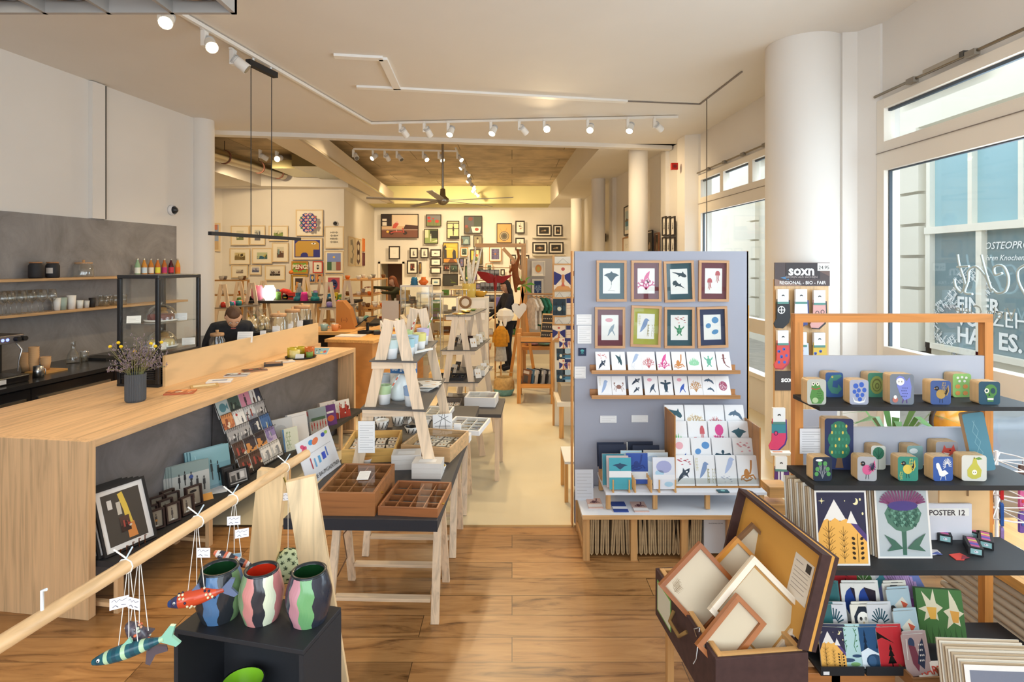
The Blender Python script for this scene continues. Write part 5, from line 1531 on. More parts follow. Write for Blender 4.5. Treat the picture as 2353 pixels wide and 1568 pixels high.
def head(parent, loc, rot, skin='d#e0b08e', hair='d#5a3d28', hairpts='short', s=1.0):
 """face toward local -y; origin at the neck joint"""
 h = thing('head', None, None, loc, rot=rot)
 h.parent = parent
 b = B()
 vs, fs = [], []
 n, m = 24, 16
 for i in range(m + 1):
  th = math.pi * i / m
  for j in range(n):
   a = 2 * math.pi * j / n
   x, y, z = math.sin(th) * math.cos(a), math.sin(th) * math.sin(a), math.cos(th)
   rx, ry, rz = .073, .092, .118
   if z < 0:
    rx *= 1 + .28 * z
    ry *= 1 + .16 * z
   X, Y, Z = x * rx, y * ry, z * rz
   if Y < -.03 and abs(X) < .016 and -.045 < Z < .012:      # nose
    Y -= .02 * (1 - abs(X) / .016) * (1 - abs(Z + .03) / .045)
   if Y < -.05 and .012 < abs(X) < .045 and 0 < Z < .03:     # eye sockets
    Y += .007
   if Y < -.04 and abs(Z + .068) < .012 and abs(X) < .03:   # lips
    Y -= .004
   vs.append((X, Y, Z + .13))
 for i in range(m):
  for j in range(n):
   k = (j + 1) % n
   fs.append((i * n + j, (i + 1) * n + j, (i + 1) * n + k, i * n + k))
 b.add(vs, fs, skin, True)
 for sx in (-1, 1):
  b.ball((sx * .074, .008, .125), .01, .018, .03, skin, 10, 8)
 b.tube([(0, .01, -.02), (0, .005, .06)], .05, skin, 14)
 b.build('face', h)
 f = B()
 for sx in (-1, 1):
  f.ball((sx * .028, -.08, .143), .012, .008, .007, 'g#f4efe8', 10, 6).ball((sx * .028, -.0865, .142), .005, .003, .005, 'g#2a2018', 8, 6)
  f.tube([(sx * .014, -.091, .163), (sx * .028, -.094, .168), (sx * .045, -.083, .162)], .003, hair, 5)
 f.build('eyes', h)
 B().tube([(-.022, -.09, .06), (-.008, -.096, .063), (.008, -.096, .063), (.022, -.09, .06)], .0045, 'd#b5645a', 6).build('mouth', h)
 b = B()
 vs, fs = [], []
 for i in range(m + 1):
  th = math.pi * i / m
  for j in range(n):
   a = 2 * math.pi * j / n
   x, y, z = math.sin(th) * math.cos(a), math.sin(th) * math.sin(a), math.cos(th)
   k = 1.12 + .03 * math.sin(9 * a + 3 * th)
   low = -.3 if y > -.1 else .42
   if hairpts == 'long':
    low = -1.0 if y > -.15 else .42
   if z < low:
    k = .82
   vs.append((x * .073 * k, y * .092 * k + .006, z * .118 * k + .134))
 for i in range(m):
  for j in range(n):
   kk = (j + 1) % n
   fs.append((i * n + j, (i + 1) * n + j, (i + 1) * n + kk, i * n + kk))
 b.add(vs, fs, hair, True)
 if hairpts == 'long':
  for j in range(9):
   a = math.radians(10 + 20 * j)
   b.tube([(.07 * math.cos(a), .07 * math.sin(a), .15), (.085 * math.cos(a), .085 * math.sin(a), .02), (.075 * math.cos(a), .08 * math.sin(a), -.12)], [.02, .024, .01], hair, 8)
 b.build('hair', h)
 return h

def hand(parent, loc, rot, skin='d#e0b08e', s=1.0, curl=.5):
 h = B()
 h.T = Matrix.Scale(s, 4)
 h.ball((0, 0, -.045), .038, .014, .05, skin, 12, 8)
 for k in range(4):
  x = -.027 + .018 * k
  L = (.062, .074, .07, .054)[k]
  h.tube([(x, 0, -.08), (x, -.006 * curl * 2, -.08 - L * .45), (x, -.03 * curl, -.08 - L * .8), (x, -.05 * curl, -.08 - L)], [.0095, .009, .008, .0065], skin, 8)
 h.tube([(.03, 0, -.025), (.052, -.012, -.055), (.056, -.024, -.085)], [.011, .0095, .008], skin, 8)
 return h.build('hand', parent, loc, rot)

# shop assistant bent over behind the jars
pp = Vector((-3.06, 6.12, 0))
t = thing('person', 'person with short brown hair in dark clothes bending down behind the bar', 'person', pp, math.radians(37))
J = {'pelvis': ((0, 0, .93), None), 'belly': ((0, -.05, 1.06), 'pelvis'), 'chest': ((0, -.17, 1.24), 'belly'), 'neck': ((0, -.27, 1.38), 'chest'),
  'shl': ((.17, -.2, 1.33), 'chest'), 'ell': ((.24, -.14, 1.12), 'shl'), 'wrl': ((.15, -.33, 1.06), 'ell'),
  'shr': ((-.17, -.2, 1.33), 'chest'), 'elr': ((-.24, -.14, 1.12), 'shr'), 'wrr': ((-.15, -.33, 1.06), 'elr'),
  'hl': ((.1, 0, .88), 'pelvis'), 'kl': ((.11, -.02, .48), 'hl'), 'al': ((.11, .03, .08), 'kl'), 'fl': ((.11, -.12, .04), 'al'),
  'hr': ((-.1, 0, .88), 'pelvis'), 'kr': ((-.11, -.02, .48), 'hr'), 'ar': ((-.11, .03, .08), 'kr'), 'fr': ((-.11, -.12, .04), 'ar')}
rd = {'pelvis': (.15, .12), 'belly': (.14, .11), 'chest': (.16, .12), 'neck': .055, 'shl': .065, 'ell': .045, 'wrl': .032, 'shr': .065, 'elr': .045, 'wrr': .032, 'hl': .09, 'kl': .06, 'al': .045, 'fl': .04, 'hr': .09, 'kr': .06, 'ar': .045, 'fr': .04}
person_body('clothed_body', t, J, rd, 'fab#24262c')
head(t, (0, -.27, 1.36), (math.radians(48), 0, math.radians(-8)))
for sx in (-1, 1):
 hand(t, (sx * .148, -.335, 1.06), (math.radians(-35), 0, 0))

# ---------------------------------------------------------------- goods on the low shelf (counter front)
SZH = .3055

def CLS(px, py, x):
 """point on the low shelf: column px, offset x across the counter frame"""
 k = (px - CX) / F
 o = CO + CN * x
 a = (k * o.y - o.x) / (CU.x - k * CU.y)
 p = o + CU * a
 return Vector((p.x, p.y, SZH))

YAW = CA + math.radians(38)                             # goods face the room: their front is turned from the bar toward the camera
# leaning big black frames, nearest the end panel
for k in range(5):
 p = CL(.07 - .028 * k, .22 - .012 * k, SZH)
 framed(('large black frame with a yellow bottle picture, front of its stack' if k == 0 else '%s large black frame behind the yellow picture frame' % LW[k]), .30, .38, p, 'r 4a4238 0 0 1 1;p e8c41e .42 .95 .55 .98 .62 .7 .72 .1 .52 .1 .5 .6;r cfc6b4 .34 .55 .45 .8;p e08a2c .5 .3 .7 .35 .74 .05 .5 .05;r e2ded6 .12 .7 .24 .88;u photo10 .35 .2 .6 .5' if k == 0 else 'r 2a2624 0 0 1 1',
   'd#1b1919', .014, 'efede8', .028, rot=(math.radians(-22), 0, CA + math.radians(72)), group='black frames leaning at the bar end', depth=.016, name='leaning_picture')
b = B()
for k in range(5):
 b.tube([(.0, .045 * k, .0), (.0, .045 * k, .05), (.01, .045 * k, .05)], .003, 'm#c98a6a', 6)
b.build('copper_stand', None, CL(.11, .1, SZH + .001), (0, 0, CA), 'thin copper wire stand holding the black frames', 'stand')
# small box frames with old portraits
spots = [(348, 1228, .09), (366, 1208, .0), (392, 1196, .09), (330, 1200, -.02), (375, 1170, -.06), (318, 1180, -.1), (352, 1175, -.14), (420, 1180, .06), (398, 1158, -.14), (425, 1160, -.06)]
for i, (px, py, x) in enumerate(spots):
 x = (.03, .06, .07, -.05, -.03, -.13, -.12, .03, -.13, -.07)[i]
 y = (.46, .56, .68, .50, .61, .52, .64, .80, .75, .72)[i]
 big = i == 7
 framed('%s brown box frame with an old portrait%s on the low shelf' % (LW[i], ' wearing a hat' if big else ''), .09 if not big else .11, .12 if not big else .14, CL(x, y, SZH), 'r b5a890 0 0 1 1;u person:5a5048 .2 .02 .8 .85;' + ('e 1c1a18 .5 .78 .3 .08;' if big else '') + ('e e8a02c .5 .4 .1 .08;' if i == 0 else '') + 'r eeeae0 .35 .02 .65 .1',
   'd#3a2620', .009, '8a8070', .004, rot=(math.radians(-10), 0, CA + math.radians(62 + 6 * (i % 3))), group='small box frames with portraits', depth=.035, name='box_portrait')
card('note_card', 'bright orange card lying in front of the portrait frames', 'card', .09, .055, CL(.06, .9, SZH), 'r e8a02c 0 0 1 1', (math.radians(-50), 0, CA + .9), .002, 'f0a830')
note('clear folded flyer beside the orange card on the low shelf', .14, .1, CL(.05, 1.02, SZH + .001), (math.radians(-80), 0, CA + .7), col='d8dce0')
# teal canvases and crowd prints
for k in range(4):
 card('print_sleeve', 'crowd photo print, %s from the front of its pack left of the teal picture' % LW[k], 'print', .25, .25, CL(-.07 - .014 * k, .92 - .01 * k, SZH), 'u crowd .0 .0 1 1', (math.radians(-9), 0, CA + math.radians(58)), .012, 'c9d0ce', group='pack of crowd photo prints', edge='8fa6aa')
for k in range(3):
 card('canvas_print', 'teal picture of walking people, %s from the front of its pack' % LW[k], 'print', .28, .31, CL(-.01 - .018 * k, 1.08 - .008 * k, SZH), 'u tealphoto 0 0 1 1', (math.radians(-14), 0, CA + math.radians(62)), .016, '6fa3ae', group='pack of teal pictures', edge='4c8494', k='Q')
framed('black frame with small dark portrait before the teal pictures', .11, .15, CL(.05, 1.17, SZH), 'r 4a4440 0 0 1 1;e b8a898 .5 .6 .2 .2;p 8a7a6c .3 .4 .7 .4 .8 0 .2 0', 'd#191818', .014, '6a645e', .008, rot=(math.radians(-18), 0, CA + math.radians(66)), depth=.03, name='box_portrait')
framed('wide black frame with a black and white street photo on the low shelf', .17, .12, CL(.1, 1.2, SZH), 'u bw 0 0 1 1', 'd#191818', .013, 'd8d4cc', .008, rot=(math.radians(-16), 0, CA + math.radians(64)), depth=.03, name='box_portrait')

# wire rack of postcards
rk = CL(.1, 1.56, SZH)
t = thing('postcard_rack', 'black wire card rack full of art postcards before the grey bar front', 'card rack', rk, CA + math.radians(88))
rw, tiers = .56, 5
b = B()
for sx in (-rw / 2, rw / 2):
 b.tube([(sx, 0, .005), (sx, .27, .62)], .003, 'd#1c1c1e', 6)
 b.tube([(sx, .27, .62), (sx, .285, .005)], .003, 'd#1c1c1e', 6)
b.tube([(-rw / 2, .27, .62), (rw / 2, .27, .62)], .003, 'd#1c1c1e', 6)
for k in range(tiers):
 y, z = .0 + .05 * k, .02 + .11 * k
 b.tube([(-rw / 2, y, z), (rw / 2, y, z)], .0022, 'd#1c1c1e', 5).tube([(-rw / 2, y - .01, z + .035), (rw / 2, y - .01, z + .035)], .0022, 'd#1c1c1e', 5)
 for j in range(23):
  x = -rw / 2 + rw * j / 22
  b.tube([(x, y, z), (x, y - .01, z + .035)], .0012, 'd#1c1c1e', 4, False)
b.build('wire_frame', t)
RM = Matrix.Translation(rk) @ Matrix.Rotation(CA + math.radians(88), 4, 'Z')
rows = [['brown still life', 'photo10'], None]
pics = [[('photo10', 'brown interior'), ('photo10', 'dark red interior'), ('photo13', 'white object'), ('photo13', 'pale pattern')],
  [('photo10', 'book shelf'), ('photo11', 'red lamp'), ('photo11', 'lit tree'), ('photo12', 'violet field')],
  [('photo8', 'grey bicycle'), ('photo8', 'tangled wire'), ('photo5', 'blue landscape'), ('photo9', 'blue and yellow')],
  [('photo6', 'orange beach'), ('photo4', 'red balloon'), ('photo7', 'rusty cans'), ('photo8', 'grey street')],
  [('photo1', 'round teal fish'), ('photo2', 'green crowd'), ('photo3', 'pink figure'), ('photo5', 'long bird')]]
for k in range(tiers):
 y, z = .004 + .05 * k, .022 + .11 * k
 for j in range(4):
  a, n = pics[k][j]
  for q in (1, 0):
   lp = RM @ Vector((-rw / 2 + .07 + j * .14, y + .004 + .008 * q, z))
   if a == 'photo1' and q == 0:
    art = 'r b9cdd0 0 0 1 1;e 4f8a96 .5 .55 .3 .25;p 4f8a96 .75 .55 .95 .75 .95 .35;r 8fa4a0 0 0 1 .2'
   elif a == 'photo4' and q == 0:
    art = 'r efefec 0 0 1 1;e c8382c .3 .75 .1 .08;l 555 .01 .3 .67 .4 .3;u person:5a5a66 .5 .05 .9 .6'
   elif n == 'pink figure' and q == 0:
    art = 'r d98aa8 0 0 1 1;u person:4a3a40 .2 .05 .8 .9'
   elif n == 'long bird' and q == 0:
    art = 'r e4e6e6 0 0 .5 1;r 27304a .5 0 1 1;l 4a2a24 .06 .25 .2 .28 .6 .3 .9;e 4a2a24 .25 .35 .1 .2;e e8e6e0 .75 .3 .12 .2'
   else:
    art = 'u %s 0 0 1 1' % a
   card('postcard', 'postcard showing a %s, %s column of rack tier %d%s' % (n, LW[j], k + 1, '' if q == 0 else ', back copy'), 'postcard', .13, .145, lp, art, (math.radians(-20), 0, CA + math.radians(88)), .003 if q else .007, 'eeeeea', group='postcards in the wire rack')

# books behind the rack toward the far end
bk = [(.09, 2.0, .15, .2, 'e6e0c8', 'r dfe6cf 0 0 1 1;u weed:7a9a5a .1 .1 .9 .9;r 3a7ab8 0 0 .1 1', 'small book with green drawing and blue spine', .03),
  (-.02, 2.02, .26, .27, 'c9cdd2', 'r cfd3d6 0 0 1 1;e b8bcc0 .5 .5 .3 .3', 'large pale grey photo book', .05),
  (.06, 2.2, .2, .28, 'dfe0e2', 'r e2e2e2 0 0 1 1;l c8c8c8 .02 .1 .9 .9 .9', 'plain white thick book', .04),
  (-.04, 2.4, .23, .22, 'c8c4c4', 'r a8b4c0 0 .3 1 1;r c83428 0 .8 1 1;u weeds:333 .1 .1 .9 .5', 'book with red top edge', .03),
  (.07, 2.56, .2, .24, 'd0d4d2', 'u red-beach 0 0 1 1', 'book with crowd in red coats on its cover', .02),
  (.08, 2.80, .14, .21, '7a4a8a', 'r 6a3c86 0 0 1 1;e d2602c .5 .35 .3 .15;r e8e4ea .2 .6 .8 .7', 'purple book with orange figure', .04),
  (-.03, 2.98, .2, .2, 'd9c0a8', 'r e9e4de 0 0 1 1;p 6a3a2c .3 0 .5 .9 .7 0', 'cream book with brown figure', .04),
  (.07, 3.1, .2, .19, 'e6e2dc', 'u photo14 0 0 1 1;u person:c0382c .2 .1 .5 .9;u person:c0382c .55 .1 .9 .9', 'book with two figures in red dresses', .015)]
ARTS['red-beach'] = ARTS['red beach']
for i, (x, y, w, h, pc, art, n, th) in enumerate(bk):
 card('book', n + ' standing on the low shelf', 'book', w, h, CL(x, y, SZH), art, (math.radians(-12), 0, CA + math.radians(62)), th, pc, group='books on the low shelf', k='Q', eps=.0003)
# ================================================================ trestle table in the middle
TZ = .76
TO = Vector((-.36, 2.74, 0))
TA = -.034
TN, TU = Vector((math.cos(TA), math.sin(TA), 0)), Vector((-math.sin(TA), math.cos(TA), 0))

def TL(x, y, z=TZ):
 return TO + TN * x + TU * y + Vector((0, 0, z))

t = thing('trestle_table', 'long black tabletop covered with jewellery trays, on raw wood trestles', 'table', TO, TA)
B().box(-.75, 0, TZ - .055, 0, 2.2, TZ, 'd#3f3d3e').build('tabletop', t, bevel=.003)
B().box(-.751, -.003, TZ - .054, .001, 0, TZ - .001, 'd#23252d').build('edge_band', t)
for i, yc in enumerate((.62, 1.33, 1.98)):
 r = thing('trestle', 'raw pine folding trestle under the long black table, %s from the front' % LW[i], 'trestle', TL(-.38, yc, 0), TA, 'pine trestles under the table')
 B().bar((-.33, 0, .68), (.33, 0, .68), .05, .045, 'wx#e2c6a2').build('beam', r)
 for sx in (-.29, .29):
  for sy in (-1, 1):
   B().bar((sx, sy * .02, .695), (sx * 1.03, sy * .21, .0), .045, .022, 'wz#e6cbaa', up=(0, 1, 0)).build('leg', r)
 for sy in (-1, 1):
  B().bar((-.27, sy * .178, .12), (.27, sy * .178, .12), .045, .018, 'wx#e6cbaa').build('rail', r)
b = B().tube([(0, 0, 0), (.05, .02, .1), (.02, .05, .22), (.09, .08, .3)], .004, 'd#6a4a2c', 6)
b.build('dangling_cord', None, TL(-.66, .5, .2), (0, 0, 0), 'brown cord dangling between the front trestle legs', 'cord')

def ladder(label, apex, feet, wid, h, shelves, lean, group='pine ladder racks'):
 """A-frame display: apex/feet = front and rear (x, y) pairs, shelves = (z, x0, x1)"""
 (ax, ay), (bx, by) = apex
 z0 = feet
 t = thing('ladder_rack', label, 'display rack', (ax, ay, z0), group=group)
 o = Vector((ax, ay, z0))
 for i, (x, y) in enumerate(apex):
  for sx in (-1, 1):
   top = Vector((x + sx * .028, y, h)) - o
   bot = Vector((x + sx * wid, y + sx * lean, z0)) - o
   B().bar(bot, top, .02, .065, 'wz#ecd2b2', up=(1, 0, 0)).build('leg', t)
 for z, k in shelves:
  f = (h - z) / (h - z0)
  hw = .028 + (wid - .028) * f + k
  b = B().slab([(-hw, -.035 - lean * f), (hw, -.035 + lean * f), (bx - ax + hw, by - ay + .035), (bx - ax - hw, by - ay + .035)], z - z0 - .008, z - z0, 'd#5d5a58')
  b.build('shelf_board', t)
  for x, y in apex:
   B().bar((x - ax - hw + .01, y - ay, z - z0 - .03), (x - ax + hw - .01, y - ay, z - z0 - .03), .04, .018, 'wx#ecd2b2', up=(0, 1, 0)).build('crossbar', t)
 return t

ladder('pine ladder rack with porcelain cups, standing on the long black table', [(-.705, 3.4), (-.70, 4.25)], TZ, .235, 1.66, [(1.42, .06), (1.135, .05)], -.05)
ladder('pine ladder rack with jewellery cards standing on the floor beyond the long table', [(-.555, 5.9), (-.44, 6.75)], 0, .25, 1.46, [(1.46, .11), (1.1, .1), (.77, .08), (.45, .12)], -.0)

# porcelain tumblers
for i, (px, Y, c, w, z) in enumerate([(899, 3.46, 'cfe4e4', 'pale mint', 1.42), (911, 3.68, 'd6e2ea', 'pale grey blue', 1.42), (937, 3.5, 'a9d4e0', 'sky blue', 1.42), (946, 3.66, 'bcd9ea', 'light blue', 1.42), (934, 3.95, 'c6dc9a', 'lime green', 1.42), (964, 3.78, 'e6e08a', 'yellow green', 1.42),
          (972, 4.05, 'd0c4e4', 'lilac', 1.42), (883, 3.5, 'bcd8a8', 'leaf green', 1.135), (944, 3.46, '9cb8dc', 'cornflower blue', 1.135), (885, 3.85, 'c9d4dc', 'grey', 1.135)]):
 X = (px - CX) * Y / F
 vessel('porcelain_tumbler', 'white porcelain tumbler with %s upper band on the ladder rack' % w, 'tumbler', (X, Y, z + .0005), .034, .045, .115, 'g#f1f3f3', 'g#' + c, 'porcelain tumblers on the ladder rack', band='g#' + c)
for i, (px, Y, z, d, c) in enumerate([(883, 3.5, 1.141, (.6, .1, 1), 'e06a4a'), (934, 3.95, 1.426, (.4, 0, 1), 'c83a3a'), (972, 4.05, 1.426, (.4, .1, 1), '6fae5a')]):
 X = (px - CX) * Y / F
 b = B()
 dd = Vector(d).normalized() * .2
 for k in range(10):
  b.tube([dd * k / 10, dd * (k + 1) / 10], .004, ('d#' + c, 'd#f2f0ea')[k % 2], 6)
 b.build('paper_straw', None, (X - .012, Y, z), (0, 0, 0), '%s striped paper straw in a porcelain tumbler' % ('orange', 'red', 'green')[i], 'straw')
B().lathe([(.001, 0), (.05, 0), (.06, .02), (.06, .07), (.05, .12), (.028, .15), (.001, .158)], 'g#e9efee', 28).build('porcelain_dome', None, ((917 - CX) * 3.62 / F, 3.62, 1.1355), (0, 0, 0), 'white egg shaped porcelain money box on the lower ladder shelf', 'money box')
b = B().box(-.085, 0, 0, .085, .05, .25, 'd#e8e0d2').box(-.0851, -.001, .13, .0851, .0505, .2, 'd#3f76b0').text('der geldhai', -.078, .15, .036, -.0015, 'd#f4f4f2', 'LEFT', shear=.2, bold=.02)
b.build('cardboard_box', None, ((925 - CX) * 3.78 / F, 3.78, 1.1355), (0, 0, -.15), 'pale box with blue band and white lettering behind the white dome', 'box')
b = B()
for k in range(8):
 b.T = Matrix.Translation((R.uniform(-.03, .03), R.uniform(-.05, .05), k * .004)) @ Matrix.Rotation(R.uniform(-.5, .5), 4, 'Z')
 b.box(-.05, -.07, 0, .05, .07, .003, 'P#f0eee8')
 b.ball((.01, .02, .0035), .02, .012, .0008, 'P#e0b070', 8, 4)
b.build('paper_pile', None, ((985 - CX) * 3.95 / F, 3.95, 1.1355), (0, 0, 0), 'loose pile of white printed cards on the lower ladder shelf', 'cards')
b = B().box(-.1, 0, 0, .1, .02, .012, 'd#f0ede6')
b.build('price_rail', None, ((968 - CX) * 3.6 / F, 3.72, 1.4205), (0, 0, 1.1), 'white price strip along the upper ladder shelf edge', 'price strip')

# drawers and trays on the table

def tray(name, label, loc, w, d, h, wood, rz, inside='d#3c3836', glass=True, div=None, wall=.012, group=None, cards=None, lip=None, rx=0, knob=False):
 t = thing(name, label, 'tray', loc, rz, group, rot=(rx, 0, rz))
 b = B()
 b.box(-w / 2, 0, 0, w / 2, wall, h, wood).box(-w / 2, d - wall, 0, w / 2, d, h, wood)
 b.box(-w / 2, wall, 0, -w / 2 + wall, d - wall, h, wood).box(w / 2 - wall, wall, 0, w / 2, d - wall, h, wood)
 b.build('box_body', t, bevel=.002)
 z0 = max(.006, h - .05)
 B().box(-w / 2 + wall, wall, .002, w / 2 - wall, d - wall, z0, inside).build('lining', t)
 if div:
  b = B()
  for k in range(1, div[0]):
   x = -w / 2 + wall + (w - 2 * wall) * k / div[0]
   b.box(x - .003, wall, z0 + .0002, x + .003, d - wall, h - .012, wood)
  for k in range(1, div[1]):
   y = wall + (d - 2 * wall) * k / div[1]
   b.box(-w / 2 + wall, y - .003, z0 + .0002, w / 2 - wall, y + .003, h - .0125, wood)
  b.build('divider', t)
  b = B()
  for i in range(div[0]):
   for j in range(div[1]):
    x = -w / 2 + wall + (w - 2 * wall) * (i + .5) / div[0]
    y = wall + (d - 2 * wall) * (j + .5) / div[1]
    b.tube([(x + .012 * math.cos(a * .6), y + .012 * math.sin(a * .6), z0 + .004) for a in range(11)], .0016, ('m#c8c0b0', 'm#d8b86a', 'm#c8c0b0', 'd#2c3aa0')[(i * 3 + j) % 4], 5)
    b.ball((x + .014, y, z0 + .005), .005, .005, .005, ('m#d8d0c0', 'd#7ab89a', 'm#d8b86a')[(i + j) % 3], 8, 5)
  b.build('jewellery', t)
 if cards:
  nx, ny, nr = cards
  for i in range(nx):
   for j in range(ny):
    if R.random() < .12:
     continue
    x = -w / 2 + wall + (w - 2 * wall) * (i + .5) / nx + R.uniform(-.004, .004)
    y = wall + (d - 2 * wall) * (j + .5) / ny + R.uniform(-.004, .004)
    cw, cd = (w - 2 * wall) / nx * .82, (d - 2 * wall) / ny * .8
    b = B()
    b.T = Matrix.Rotation(R.uniform(-.2, .2), 4, 'Z')
    b.box(-cw / 2, -cd / 2, 0, cw / 2, cd / 2, .003, 'P#eae6dc')
    for q in (-1, 1):
     b.ball((q * cw * .2, 0, .005), .006, .006, .003, ('d#' + ('3a2a22', 'c8903a', '6a4a5a', '8a8a88', 'b0622c')[R.randrange(5)]), 8, 5)
    b.build('jewellery_card', t, (x, y, z0 + .0005))
 if glass:
  B().add([(-w / 2 + wall * .5, wall * .5, h - .004), (w / 2 - wall * .5, wall * .5, h - .004), (w / 2 - wall * .5, d - wall * .5, h - .004), (-w / 2 + wall * .5, d - wall * .5, h - .004)], [(0, 1, 2, 3)], 'pane').build('glass_lid', t)
 if knob:
  B().tube([(w / 2, d * .3, h * .6), (w / 2 + .012, d * .3, h * .6)], .005, 'm#c8a050', 8).build('knob', t)
 return t

tray('jewel_box', 'deep reddish wood jewel box with glass lid and compartments, nearest on the table', TL(-.455, .03), .285, .41, .115, 'wx#a0683a', TA, 'd#5b4a3c', div=(4, 4), wall=.014, knob=True)
tray('jewel_tray', 'shallow reddish wood tray with glass lid beside the deep jewel box', TL(-.152, .035), .30, .34, .045, 'wx#a0643a', TA - .06, 'd#6a625c', div=(4, 4), wall=.01, knob=True)
note('small white text sheet lying on the jewel box glass', .06, .11, TL(-.425, .2, TZ + .1155), (math.radians(-88), 0, .1), lines=7)
tray('wooden_box', 'yellow wooden drawer full of jewellery cards, left one', Vector((-.89, 3.53, TZ)), .33, .40, .085, 'wx#d9ab5e', TA + .12, 'd#2a2826', glass=False, cards=(4, 5, 0))
tray('wooden_box', 'pale dovetailed wooden drawer full of jewellery cards, right one', Vector((-.545, 3.57, TZ)), .33, .38, .09, 'wx#cfa676', TA - .2, 'd#4a4440', cards=(4, 5, 0))
for i, (x, y, n) in enumerate([(-.15, .52, 3), (-.30, .66, 3)]):
 for k in range(n):
  b = B().box(-.085, 0, 0, .085, .12, .029, 'd#d9d4cd').box(-.05, .03, .029, .05, .075, .0293, 'd#eceae6')
  b.build('gift_box', None, TL(x, y, TZ + .0295 * k), (0, 0, (.0, .12)[i] + TA), '%s pale grey gift box from the bottom in the %s stack' % (LW[k], ('front', 'back')[i]), 'gift box', 'stacked grey gift boxes', bevel=.002)
for i, (px, py, c, w, r) in enumerate([(1010, 1080, 'e8c832', 'yellow', .04), (843, 1064, 'd8382c', 'red', .03), (985, 1070, '9a7ac8', 'purple', .028)]):
 p = P(px, py, GY(py, TZ))
 B().cup(r * .8, r, .026, .003, 'g#f2f2f0', 'g#' + c, 24).build('porcelain_bowl', None, (p.x, p.y, TZ), (0, 0, 0), 'small white bowl glazed %s inside on the long table' % w, 'bowl', 'small glazed bowls')
note('tall white text sheet hung on the left leg of the near ladder rack', .1, .19, Vector(((842 - CX) * 3.4 / F, 3.40, .865)), (0, 0, 0), lines=11)
b = B()
b.box(-.185, 0, 0, .185, .005, .25, 'P#dcdde0')
b.art('r e3e4e8 .0 .0 1 1;e e03a6a .16 .78 .09 .06 20;e+ e03a6a .14 .86 .06 .05 -20;e 3a9ad8 .38 .86 .07 .06;e e8702c .5 .84 .1 .07 10;e 2c4ac8 .76 .88 .06 .05;e 9ac83a .86 .9 .05 .04;r c03a4a .22 .3 .25 .55;r 6ab0e0 .32 .3 .36 .5;r 4aa0d8 .44 .34 .5 .5;r 2c4ac8 .56 .36 .66 .52;r 3a6ac8 .7 .38 .73 .6;r 8a8a90 .1 .64 .9 .645', -.185, .0, .37, .25, -.0002)
b.text('SOPHIE BAUMGAERTNER', 0, .018, .031, -.0035, 'P#2a2a30')
b.build('sign_board', None, (-1.085, 3.32, TZ), (math.radians(-20), 0, math.radians(80)), 'pale sign board with colourful jewellery and a maker name, leaning at the table edge', 'sign')
for i, (px, py, w, d, n, inside) in enumerate([(1058, 1000, .28, .36, 'right front', '7a6a58'), (985, 965, .30, .3, 'middle', '5a5c3c'), (900, 975, .26, .5, 'left', '8a8a88'), (1075, 945, .2, .2, 'far right', '9a9284')]):
 p = P(px, py, GY(py, TZ))
 if i == 3:
  continue
 tray('white_frame_tray', 'white framed glass tray of silver jewellery, %s one on the table' % n, Vector((p.x, p.y, TZ)), w, d, .035, 'd#efedea', TA - .05 - (.1 if i == 0 else 0), 'd#' + inside, div=(3, 4), wall=.014, group='white framed jewellery trays')
for i, (px, Y, r, h, dk) in enumerate([(878, 4.12, .05, .07, 0), (866, 4.3, .045, .06, 1), (895, 4.35, .045, .06, 0), (915, 4.22, .05, .08, 0), (946, 4.02, .05, .05, 1), (975, 4.1, .05, .085, 0), (958, 4.3, .05, .08, 1), (933, 4.38, .045, .07, 0)]):
 t = thing('brushed_cup', 'black and white brush patterned bowl, %s of the table rear' % ('leftmost', 'second from left', 'third from left', 'fourth, taller,', 'low black rimmed one', 'right tall one', 'dark one', 'middle far one')[i], 'bowl', ((px - CX) * Y / F, Y, TZ + .036), group='black and white patterned bowls')
 B().cup(r * .6, r, h, .004, 'g#efece4', 'g#efece4' if not dk else 'g#2a2826', 22).build('body', t)
 b = B()
 for k in range(9):
  a = k * .7
  b.tube([(r * .72 * math.cos(a), r * .72 * math.sin(a), h * .2), (r * 1.0 * math.cos(a + .3), r * 1.0 * math.sin(a + .3), h * .85)], .0025, 'd#26241f', 5)
 b.build('brush_stroke', t)
b = B()
b.box(-.07, 0, 0, .07, .01, .16, 'P#ecebe8')
b.art('l 222 .02 .05 .1 .9 .3;l 222 .02 .1 .5 .9 .45;l 222 .02 .05 .6 .8 .9;l 222 .02 .3 .95 .9 .6;l 222 .02 .2 0 .5 1;l 222 .02 .7 0 .6 1', -.07, 0, .14, .16, -.0002)
b.build('patterned_card', None, ((1018 - CX) * 4.05 / F, 4.05, TZ + .0005), (math.radians(-8), 0, .3), 'standing white card with black scribble stripes by the white trays', 'card')
B().box(-.05, 0, 0, .05, .08, .05, 'd#eceae6').build('gift_box', None, ((1063 - CX) * 3.95 / F, 3.92, TZ + .001), (0, 0, -.1), 'white small box at the right edge of the table', 'gift box')
B().box(-.025, 0, 0, .025, .03, .1, 'd#e9ecec').build('price_card', None, ((1050 - CX) * 4.0 / F, 4.02, TZ + .001), (0, 0, 0), 'pale upright card beside the small white box', 'price card')

